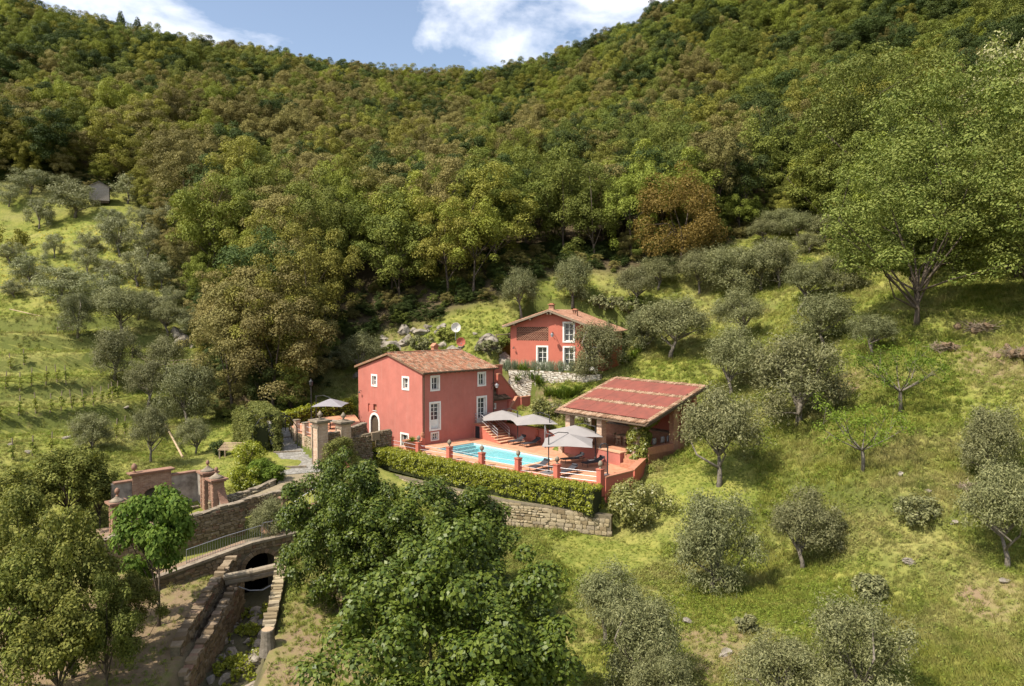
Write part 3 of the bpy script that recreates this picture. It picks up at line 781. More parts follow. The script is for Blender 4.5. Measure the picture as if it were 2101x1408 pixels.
def hidden_coll(name, meshes):
    c = bpy.data.collections.new(name)
    for i, me in enumerate(meshes):
        o = bpy.data.objects.new('%s_%03d' % (name, i), me); c.objects.link(o)
    return c
def scatter(name, label, P, z, kinds, h, wd):
    meshes = []; where = {}; dims = []
    for k in ('brown', 'gold', 'green', 'dark', 'lime'):
        for j, (cme, tme, h0, w0) in enumerate(PROTO[k]):
            where.setdefault(k, []).append(len(meshes)); meshes.append(cme); dims.append((h0, w0))
    coll = hidden_coll('wood_shapes', meshes)
    idx = np.array([where[k][int(rng.integers(len(where[k])))] for k in kinds])
    D = np.array(dims)[idx]
    rot = np.zeros((len(P), 3)); rot[:, 2] = rng.random(len(P)) * 6.28
    scl = np.stack([wd / D[:, 1], wd / D[:, 1], h / D[:, 0]], 1)
    gn_scatter(name, label, np.column_stack([P, z]), rot, scl, idx, coll)
forest()
for px, py, top, w in ((248, 62, 4, 22), (282, 62, 18, 22)):
    q = PD(px, py, 255); zg = gz(q.x, q.y)
    put_tree('cypress', 'cypress_tree', 'dark pointed cypress rising above the crest of the wood', 'tree', (q.x, q.y, zg), (PD(px, top, 255).z - zg) * .86, 3.4, 'cypresses on the crest')

# ---- grass
def tuft(nb, h, w, lean, mat, seed):
    r = np.random.default_rng(seed); V = []; F = []
    for i in range(nb):
        a = r.random() * 6.28; hh = h * (.5 + .7 * r.random()); l = lean * (.3 + r.random()) * hh; bx, by = r.normal(size=2) * .07
        dx, dy = math.cos(a), math.sin(a); o = len(V); ww = w * (.6 + .8 * r.random())
        V += [(bx - dy * ww, by + dx * ww, -.04), (bx + dy * ww, by - dx * ww, -.04), (bx + dy * ww * .6 + dx * l * .5, by - dx * ww * .6 + dy * l * .5, hh * .62), (bx + dx * l, by + dy * l, hh)]
        F.append((o, o + 1, o + 2, o + 3))
    return npmesh('grass_tuft', np.array(V), np.array(F), mat)
def weed(n, r0, size, mat, seed):
    C = [(0, 0, r0 * .5)]; V, F = leafcloud(C, [r0], n, size, .6, up=.9, shell=.2, flat=.6); return npmesh('weed', V, F, mat)
def grassmat(name, pal, dry):
    m, t = newmat(name); g = N(t, 'ShaderNodeNewGeometry'); pos = g.outputs['Position']
    c = mixc(t, g.outputs['Random Per Island'], pal[0], pal[1])
    n1 = noise(t, pos, 0.16, 5, 0.6); n2 = noise(t, pos, 0.55, 4, 0.6)
    c = mixc(t, ramp(t, n1, [(0.44, 0.0), (0.62, dry)]), c, (0.35, 0.30, 0.12))
    c = mixc(t, ramp(t, n2, [(0.5, 0.0), (0.68, 0.75)]), c, pal[2])
    MATS[name] = finish(m, t, c, 0.6, None, spec=0.2, trans=0.3)
    return MATS[name]
gm1 = grassmat('grass_meadow', ((0.165, 0.190, 0.026), (0.335, 0.33, 0.068), (0.085, 0.126, 0.018)), .75)
gm2 = grassmat('grass_weed', ((0.11, 0.16, 0.018), (0.24, 0.285, 0.042), (0.19, 0.24, 0.03)), .5)
flm = plain('flower_yellow', (0.55, 0.40, 0.02), 0.6)
GT = hidden_coll('grass_shapes', [tuft(20, .18, .007, .6, gm1, 1), tuft(20, .28, .006, .6, gm1, 2), tuft(20, .15, .008, .5, gm1, 3), weed(30, .13, .06, gm2, 4), weed(44, .19, .07, gm2, 5), weed(12, .12, .05, flm, 6)])
def grass():
    n = 210000
    # density falls with distance; sample spots in front of the camera on open ground
    y = 25 + 100 * rng.random(n * 2) ** 1.5; x = (rng.random(n * 2) * 2 - 1) * (y * .78 + 2)
    k = rng.random(n * 2) < np.clip(1.1 - y / 130, .2, 1); x, y = x[k][:n], y[k][:n]
    ok = wood_mask(x, y) > 1.0
    for poly, lev, mar in FLATS: ok &= polydist(x, y, poly) > (-.2 if lev == CAMZ - 13.75 else .35)
    d, _ = linedist(x, y, RAVINE); ok &= d > 2.3
    for poly in NOGRASS: ok &= polydist(x, y, poly) > 0
    # bare places
    b = np.zeros(len(x))
    for bx, by, br, bv in ((-11, 35, 6, .8), (-20, 37, 8, .93), (-27, 34, 9, .93), (-9, 42, 4, .85), (4, 38, 4, .5), (9, 33, 4, .6), (26, 57, 3, .5), (36, 52, 5, .5), (22, 33, 2, .7)):
        b = np.maximum(b, bv * sstep(1.4 - np.hypot(x - bx, y - by) / br))
    ok &= rng.random(len(x)) > b
    ok &= rng.random(len(x)) < .35 + 1.1 * vnoise(x * .45, y * .45, 31)
    # mown lawn by the pavilion and behind the gate
    lawn = ((np.hypot(x - 12, y - 51) < 5) | (np.hypot(x + 19, y - 60) < 7) | (np.hypot(x - 6, y - 46.5) < 3.5))
    x, y, lawn = x[ok], y[ok], lawn[ok]
    z = ground(x, y); m = len(x)
    idx = np.where(rng.random(m) < .5, rng.integers(0, 3, m), rng.integers(3, 5, m))
    tall = (vnoise(x * .22, y * .22, 33) > .55) & (x > 14); idx = np.where(tall & (rng.random(m) < .4), 1, idx)
    yel = (x < -45) & (y > 98) & (rng.random(m) < .6 * (vnoise(x * .1, y * .16, 35) > .42)); idx = np.where(yel, 5, idx)
    s = (.75 + .6 * rng.random(m)) * np.where(lawn, .4, 1) * np.clip(y / 45, .8, 1.25) * np.where(yel, 1.8, 1) * np.where((x < -20) & (y < 85), .65, 1)
    rot = np.zeros((m, 3)); rot[:, 2] = rng.random(m) * 6.28; rot[:, 0] = rng.normal(size=m) * .15
    gn_scatter('grass', 'meadow grass and low weeds on the open slopes', np.column_stack([x, y, z]), rot, np.stack([s, s, s], 1), idx, GT)
    print('GRASS', m)
# ------------------------------------------------------------------ building materials
M_RED = plaster('plaster_rose', (0.485, 0.172, 0.132), 0.8, .4)
M_RED2 = plaster('plaster_brick_red', (0.51, 0.155, 0.105), 0.85, 0.25)
M_WHITE = plain('white_paint', (0.80, 0.775, 0.71), 0.6, c2=(0.70, 0.67, 0.60), scale=3, bump=.1)
M_GREYM = plain('grey_metal', (0.32, 0.32, 0.33), 0.45, 0.4, 0.6)
M_STEEL = plain('pale_rail_metal', (0.62, 0.61, 0.62), 0.4, 0.4, 0.3)
M_DARKM = plain('dark_iron', (0.03, 0.03, 0.032), 0.5, 0.4)
M_WOOD = plain('weathered_timber', (0.30, 0.235, 0.16), 0.85, c2=(0.17, 0.13, 0.09), scale=8, bump=.4)
M_DWOOD = plain('dark_timber', (0.12, 0.08, 0.05), 0.8, c2=(0.06, 0.045, 0.03), scale=8, bump=.3)
M_LWOOD = plain('light_teak', (0.46, 0.34, 0.22), 0.65, c2=(0.36, 0.26, 0.16), scale=9)
M_STONEC = plain('cap_stone', (0.31, 0.255, 0.185), 0.9, c2=(0.13, 0.105, 0.075), scale=2.6, bump=.7, bscale=12)
M_MUTED = plain('weathered_terracotta', (0.33, 0.185, 0.125), 0.92, .1, c2=(0.20, 0.125, 0.09), scale=3, bump=.4)
M_TERRA = plain('terracotta', (0.46, 0.21, 0.12), 0.85, c2=(0.34, 0.15, 0.09), scale=5, bump=.2)
M_COPING = plain('pool_coping', (0.58, 0.34, 0.21), 0.8, c2=(0.50, 0.28, 0.17), scale=2, bump=.2)
M_CLOTH = plain('grey_canvas', (0.30, 0.275, 0.26), 0.85, 0.1, c2=(0.26, 0.24, 0.225), scale=1.2, bump=.1, bscale=6)
M_CLOTH2 = plain('slate_canvas', (0.27, 0.25, 0.265), 0.85, 0.1, c2=(0.23, 0.215, 0.225), scale=1.2, bump=.1, bscale=6)
M_SLING = plain('charcoal_sling', (0.055, 0.055, 0.062), 0.7, 0.2)
M_MORTAR = plain('lime_mortar', (0.20, 0.165, 0.11), 0.95, 0.1, c2=(0.10, 0.085, 0.055), scale=5, bump=.6, bscale=15)
M_OLDWALL = plain('stained_render', (0.42, 0.375, 0.31), 0.95, 0.1, c2=(0.13, 0.11, 0.09), scale=1.6, bump=.4, bscale=10)
M_STONES = island('field_stone', [(0.0, (0.20, 0.15, 0.085)), (0.35, (0.34, 0.27, 0.16)), (0.7, (0.43, 0.355, 0.23)), (1.0, (0.25, 0.205, 0.145))], 0.9, 0.7, 12)
M_PALEST = island('pale_dry_stone', [(0.0, (0.40, 0.34, 0.26)), (0.4, (0.58, 0.52, 0.42)), (0.75, (0.68, 0.63, 0.54)), (1.0, (0.34, 0.27, 0.19))], 0.9, 0.7, 12)
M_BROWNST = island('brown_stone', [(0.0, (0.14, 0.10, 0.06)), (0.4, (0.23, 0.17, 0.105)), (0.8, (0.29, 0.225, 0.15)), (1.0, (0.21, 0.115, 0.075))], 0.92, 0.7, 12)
M_TILE = island('clay_tile', [(0.0, (0.17, 0.10, 0.06)), (0.2, (0.30, 0.14, 0.085)), (0.5, (0.41, 0.185, 0.105)), (0.8, (0.42, 0.275, 0.18)), (1.0, (0.22, 0.165, 0.115))], 0.85, 0.3, 14, mott=.75)
M_TILE2 = island('new_clay_tile', [(0.0, (0.33, 0.17, 0.105)), (0.5, (0.41, 0.215, 0.135)), (1.0, (0.47, 0.285, 0.19))], 0.85, 0.3, 14, mott=.45)
M_TILE3 = island('sunbleached_tile', [(0.0, (0.24, 0.14, 0.085)), (0.4, (0.38, 0.23, 0.14)), (1.0, (0.48, 0.33, 0.22))], 0.85, 0.3, 14, mott=.4)
M_DTILE = island('mossy_tile', [(0.0, (0.10, 0.07, 0.045)), (0.6, (0.20, 0.13, 0.08)), (1.0, (0.30, 0.2, 0.12))], 0.9, 0.3, 14)
def glassmat():
    m, t = newmat('window_glass')
    return finish(m, t, (0.035, 0.04, 0.045), 0.06, spec=0.9)
M_GLASS = glassmat()
def brickmat(name, c1, c2, mortar, sx=1.0):
    """courses of small brick: each brick is too small to tell apart from here"""
    m, t = newmat(name)
    tcn = N(t, 'ShaderNodeTexCoord'); sp = N(t, 'ShaderNodeSeparateXYZ'); t.links.new(tcn.outputs['Object'], sp.inputs[0])
    ad = N(t, 'ShaderNodeMath', operation='ADD'); t.links.new(sp.outputs[0], ad.inputs[0]); t.links.new(sp.outputs[1], ad.inputs[1])
    cb = N(t, 'ShaderNodeCombineXYZ'); t.links.new(ad.outputs[0], cb.inputs[0]); t.links.new(sp.outputs[2], cb.inputs[1])
    b = N(t, 'ShaderNodeTexBrick'); t.links.new(cb.outputs[0], b.inputs['Vector'])
    setin(b, Scale=1.0, Mortar_Size=0.008, Brick_Width=0.26 * sx, Row_Height=0.085 * sx, Bias=0.0)
    b.inputs['Color1'].default_value = rgb(c1); b.inputs['Color2'].default_value = rgb(c2); b.inputs['Mortar'].default_value = rgb(mortar)
    nz = noise(t, tcn.outputs['Object'], 3.0, 6, 0.7)
    c = mixc(t, ramp(t, nz, [(0.4, 0.0), (0.75, 0.6)]), b.outputs['Color'], tuple(x * .5 for x in c1))
    MATS[name] = finish(m, t, c, 0.9, noise(t, tcn.outputs['Object'], 20, 5), 0.5, 0.02, 0.1)
    return MATS[name]
M_BRICK = brickmat('pale_brick', (0.47, 0.30, 0.20), (0.60, 0.45, 0.33), (0.52, 0.44, 0.34))
M_OLDBRICK = brickmat('old_brick', (0.27, 0.15, 0.10), (0.37, 0.235, 0.16), (0.34, 0.28, 0.2))
M_BRICKR = brickmat('red_brick', (0.36, 0.16, 0.095), (0.46, 0.24, 0.15), (0.36, 0.28, 0.2))
def deckmat():
    m, t = newmat('terracotta_paving'); pos = wpos(t)
    mp = N(t, 'ShaderNodeMapping'); t.links.new(pos, mp.inputs[0]); mp.inputs['Rotation'].default_value = (0, 0, -TH)
    b = N(t, 'ShaderNodeTexBrick'); t.links.new(mp.outputs[0], b.inputs['Vector']); setin(b, Scale=1.0, Mortar_Size=0.006, Brick_Width=0.3, Row_Height=0.3, Bias=0.0)
    b.offset = 0.0
    b.inputs['Color1'].default_value = rgb((0.46, 0.20, 0.11)); b.inputs['Color2'].default_value = rgb((0.53, 0.255, 0.15)); b.inputs['Mortar'].default_value = rgb((0.36, 0.22, 0.15))
    c = mixc(t, ramp(t, noise(t, pos, 1.1, 5), [(.4, 0.), (.75, .5)]), b.outputs['Color'], (0.56, 0.33, 0.21))
    return finish(m, t, c, 0.8, noise(t, pos, 12), .15, .02, .2)
M_DECK = deckmat()
def cobblemat():
    m, t = newmat('grey_cobbles'); pos = wpos(t)
    v = N(t, 'ShaderNodeTexVoronoi', feature='DISTANCE_TO_EDGE'); setin(v, Scale=3.4); t.links.new(pos, v.inputs['Vector'])
    v2 = N(t, 'ShaderNodeTexVoronoi'); setin(v2, Scale=3.4); t.links.new(pos, v2.inputs['Vector'])
    c = mixc(t, N_sep(t, v2.outputs['Color']), (0.19, 0.178, 0.158), (0.29, 0.275, 0.245))
    c = mixc(t, ramp(t, v.outputs['Distance'], [(0.0, 1.0), (0.06, 0.0)]), c, (0.11, 0.10, 0.075))
    c = mixc(t, ramp(t, noise(t, pos, .9), [(.5, 0.), (.75, .7)]), c, (0.20, 0.18, 0.115))
    return finish(m, t, c, 0.9, v.outputs['Distance'], .5, .05, .15)
def N_sep(t, col):
    s = N(t, 'ShaderNodeSeparateColor'); t.links.new(col, s.inputs[0]); return s.outputs[0]
M_COBBLE = cobblemat()

# ------------------------------------------------------------------ building kit (local frames)
def panel(mb, O, u, n, breaks, base, top, openings, depth=0.3):
    """one wall skin from O along u, outward n, with real openings and their reveals; top(u) is the wall head"""
    O = Vector(O); u = Vector(u); n = Vector(n); up = Vector((0, 0, 1))
    us = sorted(set(list(breaks) + [x for o in openings for x in o[:2]]))
    pt = lambda a, v, d=0.0: O + u * a + up * v - n * d
    for a0, a1 in zip(us[:-1], us[1:]):
        vs = [base] + sorted(set(v for o in openings if o[0] <= a0 + 1e-6 and o[1] >= a1 - 1e-6 for v in o[2:4]))
        for i, v0 in enumerate(vs):
            last = i == len(vs) - 1
            v1 = None if last else vs[i + 1]
            mid = (v0 + (v1 if v1 is not None else v0 + .01)) / 2
            if any(o[0] <= a0 + 1e-6 and o[1] >= a1 - 1e-6 and o[2] - 1e-6 <= mid <= o[3] + 1e-6 and not last for o in openings): continue
            mb.quad(pt(a0, v0), pt(a1, v0), pt(a1, top(a1) if last else v1), pt(a0, top(a0) if last else v1))
    for a0, a1, v0, v1 in [o[:4] for o in openings]:
        for p, q in (((a0, v0), (a1, v0)), ((a1, v0), (a1, v1)), ((a1, v1), (a0, v1)), ((a0, v1), (a0, v0))):
            mb.quad(pt(*p), pt(*q), pt(*q, depth), pt(*p, depth))
def obox(mb, O, u, n, a0, a1, v0, v1, d0, d1):
    """box in wall coordinates: along, up, out"""
    O = Vector(O); u = Vector(u); n = Vector(n); z = Vector((0, 0, 1))
    f = lambda a, v, d: O + u * a + z * v + n * d
    mb.hexa([f(a0, v0, d0), f(a1, v0, d0), f(a1, v0, d1), f(a0, v0, d1)], [f(a0, v1, d0), f(a1, v1, d0), f(a1, v1, d1), f(a0, v1, d1)])
def window(house, O, u, n, a0, a1, v0, v1, fr=0.17, cols=2, rows=3, solid=0.0, depth=0.22, name='window', label=None, ajar=False):
    """white surround as the part; sash bars and each pane below it"""
    mb = MB()
    obox(mb, O, u, n, a0, a0 + fr, v0, v1, -.05, .035); obox(mb, O, u, n, a1 - fr, a1, v0, v1, -.05, .035)
    obox(mb, O, u, n, a0 + fr, a1 - fr, v1 - fr, v1, -.05, .035)
    if v0 > 0.25 or name == 'window': obox(mb, O, u, n, a0 + fr, a1 - fr, v0, v0 + fr * .9, -.05, .06)
    b0, b1, w0, w1 = a0 + fr, a1 - fr, v0 + fr * .9 * (1 if name == 'window' else 0), v1 - fr
    for p0, p1, q0, q1 in ((b0, b0 + .03, w0, w1), (b1 - .03, b1, w0, w1), (b0, b1, w1 - .03, w1)): obox(mb, O, u, n, p0, p1, q0, q1, -depth, -.05)
    w = mb.build(name, M_WHITE, house)
    if label: w['label'] = label
    b0 += .03; b1 -= .03; w1 -= .03
    sb = MB(); t = .055; ws = w0 + solid * (w1 - w0)
    for p0, p1, q0, q1 in ((b0, b0 + t, w0, w1), (b1 - t, b1, w0, w1), (b0 + t, b1 - t, w1 - t, w1), (b0 + t, b1 - t, w0, w0 + t)): obox(sb, O, u, n, p0, p1, q0, q1, -depth - .02, -depth + .04)
    if solid: obox(sb, O, u, n, b0 + t, b1 - t, w0 + t, ws, -depth - .01, -depth + .02)
    for i in range(1, cols):
        c = b0 + (b1 - b0) * i / cols; obox(sb, O, u, n, c - t * .6, c + t * .6, ws, w1 - t, -depth - .015, -depth + .035)
    for j in range(1, rows):
        c = ws + (w1 - ws) * j / rows; obox(sb, O, u, n, b0 + t, b1 - t, c - .02, c + .02, -depth - .012, -depth + .03)
    sb.build('sash', M_WHITE, w)
    for i in range(cols):
        for j in range(rows):
            g = MB(); obox(g, O, u, n, b0 + (b1 - b0) * i / cols + .002, b0 + (b1 - b0) * (i + 1) / cols - .002, ws + (w1 - ws) * j / rows + .002, ws + (w1 - ws) * (j + 1) / rows - .002, -depth - .008, -depth + .004)
            g.build('pane', M_GLASS, w)
    return w
def tile_rows(mb, O, u, s, width, length, sp=0.25, tl=0.42, r=0.076, seed=1):
    """half-round clay tiles laid in courses up a slope: u along the eave, s up the slope"""
    rr = random.Random(seed); O = Vector(O); u = Vector(u).normalized(); s = Vector(s).normalized(); n = u.cross(s).normalized()
    if n.z < 0: n = -n
    nc = int(width / sp); sp = width / nc; nr = int(math.ceil(length / tl)); tl = length / nr
    for i in range(nc):
        for j in range(nr):
            cx = (i + .5) * sp + rr.gauss(0, .008); y0 = j * tl - .05 + rr.gauss(0, .012); y1 = (j + 1) * tl
            vs = []
            for yy, rad, lift in ((y0, r * 1.12, .035), (y1, r * .88, .008)):
                for k in range(6):
                    a = math.pi * k / 5
                    vs.append(O + u * (cx - rad * math.cos(a)) + s * yy + n * (lift + rad * math.sin(a) * .95))
            mb.add(vs, [(k, k + 1, 6 + k + 1, 6 + k) for k in range(5)] + [(5, 4, 3, 2, 1, 0)])
def gable_roof(house, e0, e1, ridge_y, yL, yR, zr, zeL, zeR, x0, x1, mat, slabmat, th=0.12, seed=1):
    """ridge along local x from x0 to x1; eaves at y=yL and y=yR"""
    rf = None
    for k, (ye, ze) in enumerate(((yL, zeL), (yR, zeR))):
        sl = Vector((0, ridge_y - ye, zr - ze)); ln = sl.length
        mb = MB(); d = Vector((0, 0, -th))
        P = [Vector((x0, ye, ze)), Vector((x1, ye, ze)), Vector((x1, ridge_y, zr)), Vector((x0, ridge_y, zr))]
        mb.ext(P, d)
        r = mb.build('roof', slabmat, house)
        if rf is None: rf = r
        tb = MB(); tile_rows(tb, (x0, ye, ze + .002), (1, 0, 0), sl, x1 - x0, ln, seed=seed + k)
        tb.build('roof_tiles', mat, r, 'stuff', recalc=False)
    rb = MB(); n = int((x1 - x0) / .4)
    for i in range(n):
        a = x0 + (x1 - x0) * i / n; b = a + (x1 - x0) / n + .05
        vs = [(xx, ridge_y - rad * math.cos(math.pi * k / 6), zr + lift + rad * math.sin(math.pi * k / 6)) for xx, rad, lift in ((a, .13, .05), (b, .11, .03)) for k in range(7)]
        rb.add(vs, [(k, k + 1, 8 + k, 7 + k) for k in range(6)])
    rb.build('ridge_tiles', mat, rf, 'stuff', recalc=False)
    return rf
# stones --------------------------------------------------------------
def stone_meshes(mat, k=6):
    out = []
    for s in range(k):
        b = bmesh.new(); bmesh.ops.create_cube(b, size=1.0)
        bmesh.ops.subdivide_edges(b, edges=b.edges[:], cuts=1, use_grid_fill=True)
        rr = random.Random(s + 5)
        for v in b.verts:
            l = v.co.length
            v.co *= (0.5 + 0.36 * (0.5 / max(abs(v.co.x), abs(v.co.y), abs(v.co.z))) * (0.62 / l if l > .6 else 1)) / 0.86
            v.co += Vector((rr.gauss(0, .035), rr.gauss(0, .05), rr.gauss(0, .04)))
        me = bpy.data.meshes.new('stone'); b.to_mesh(me); b.free(); me.materials.append(mat)
        out.append(me)
    return out
STM = {}
def stone_face(parent, pts, side, mat, size=(0.42, 0.2), depth=0.22, maxparts=300, joined=False, proud=0.06, seed=3, name='stone'):
    """courses of stones on the face of a wall; pts: (x,y,z_foot,z_head) in the parent's frame; side: +1 left of the run"""
    rr = random.Random(seed)
    if mat.name not in STM: STM[mat.name] = stone_meshes(mat)
    spots = []
    for (ax, ay, ab, at_), (bx, by, bb, bt) in zip(pts[:-1], pts[1:]):
        ln = math.hypot(bx - ax, by - ay); ux, uy = (bx - ax) / ln, (by - ay) / ln; nx_, ny_ = -uy * side, ux * side
        v = 0.0
        H = max(at_ - ab, bt - bb)
        while v < H:
            h = size[1] * rr.uniform(.65, 1.4); s = -rr.random() * size[0] * .5
            while s < ln:
                w = size[0] * rr.uniform(.5, 1.5); c = s + w / 2
                if 0.05 < c < ln - .05:
                    f = c / ln; zb = ab + (bb - ab) * f; zt = at_ + (bt - at_) * f
                    zc = zb + v + h / 2
                    if zc + h * .3 < zt:
                        spots.append((ax + ux * c + nx_ * (proud - depth / 2 + rr.gauss(0, .012)), ay + uy * c + ny_ * (proud - depth / 2), zc + rr.gauss(0, .012), math.atan2(uy, ux) + rr.gauss(0, .04), w * .97, depth, h * .97, rr.gauss(0, .04)))
                s += w
            v += h
    ms = STM[mat.name]
    if joined: single = []; rest = spots
    else:
        order = sorted(range(len(spots)), key=lambda i: -spots[i][4] * spots[i][6])
        keep = set(order[:maxparts]); single = [spots[i] for i in range(len(spots)) if i in keep]; rest = [spots[i] for i in range(len(spots)) if i not in keep]
    for x, y, z, r, w, d, h, tl in single:
        o = link(name, rr.choice(ms), parent); o.location = (x, y, z); o.rotation_euler = (0, tl, r); o.scale = (w, d, h)
    if rest:
        V = []; F = []; off = 0
        base = [(np.array([v.co[:] for v in me.vertices]), np.array([p.vertices[:] for p in me.polygons])) for me in ms]
        for x, y, z, r, w, d, h, tl in rest:
            bv, bf = rr.choice(base); q = bv * np.array([w, d, h]); c, s_ = math.cos(r), math.sin(r)
            q = np.stack([q[:, 0] * c - q[:, 1] * s_ + x, q[:, 0] * s_ + q[:, 1] * c + y, q[:, 2] + z + tl * bv[:, 0] * w], 1)
            V.append(q); F.append(bf + off); off += len(bv)
        link('small_stones' if not joined else 'stones', npmesh('stones', np.concatenate(V), np.concatenate(F), mat), parent, 'stuff')
def wall_core(pts, th, side):
    """solid wall along pts (x,y,z_foot,z_head), its stone face on the given side"""
    mb = MB()
    for (ax, ay, ab, at_), (bx, by, bb, bt) in zip(pts[:-1], pts[1:]):
        ln = math.hypot(bx - ax, by - ay); nx_, ny_ = -(by - ay) / ln * side, (bx - ax) / ln * side
        mb.hexa([(ax, ay, ab - .4), (bx, by, bb - .4), (bx - nx_ * th, by - ny_ * th, bb - .4), (ax - nx_ * th, ay - ny_ * th, ab - .4)],
                [(ax, ay, at_), (bx, by, bt), (bx - nx_ * th, by - ny_ * th, bt), (ax - nx_ * th, ay - ny_ * th, at_)])
    return mb
def stone_wall(name, label, pts, side, mat, th=0.5, cap=True, core=None, cat='wall', caplen=(.42, .62), **kw):
    """pts in world coordinates"""
    x0, y0, z0 = pts[0][0], pts[0][1], pts[0][2]
    t = thing(name, label, cat, (x0, y0, z0))
    lp = [(p[0] - x0, p[1] - y0, p[2] - z0, p[3] - z0) for p in pts]
    wall_core(lp, th, side).build('core', core or M_MORTAR, t)
    stone_face(t, lp, side, mat, **kw)
    if cap:
        mb = MB(); rr = random.Random(4)
        cp = [(p[0], p[1], p[3]) for p in lp]
        for (ax, ay, az), (bx, by, bz) in zip(cp[:-1], cp[1:]):
            ln = math.hypot(bx - ax, by - ay); k = max(1, int(ln / rr.uniform(*caplen))); ux, uy = (bx - ax) / ln, (by - ay) / ln; nx_, ny_ = -uy * side, ux * side
            for i in range(k):
                f0, f1 = i / k + .006, (i + 1) / k - .006; z = az + (bz - az) * (f0 + f1) / 2; h = .06 + rr.random() * (.09 if caplen[0] > .4 else .2)
                A = Vector((ax + (bx - ax) * f0, ay + (by - ay) * f0, 0)); B = Vector((ax + (bx - ax) * f1, ay + (by - ay) * f1, 0)); nn = Vector((nx_, ny_, 0)); o = .05 + rr.gauss(0, .03 if caplen[0] > .4 else .07)
                c = MB(); za = az + (bz - az) * f0 - .01; zb2 = az + (bz - az) * f1 - .01
                q = [(A + nn * o, za), (B + nn * o, zb2), (B - nn * (th + .03), zb2), (A - nn * (th + .03), za)]
                c.hexa([(p.x, p.y, zz) for p, zz in q], [(p.x + rr.gauss(0, .02), p.y + rr.gauss(0, .02), zz + h + rr.gauss(0, .018)) for p, zz in q])
                c.build('cap_stone', M_STONEC if caplen[0] > .4 else mat, t)
    return t
def finial(mb, c=(0, 0, 0), s=1.0):
    mb.lathe([(r * s, z * s) for r, z in ((.10, 0), (.11, .03), (.05, .07), (.045, .12), (.09, .16), (.135, .22), (.15, .30), (.135, .38), (.09, .45), (.035, .50))], 10, c)
NOGRASS = []

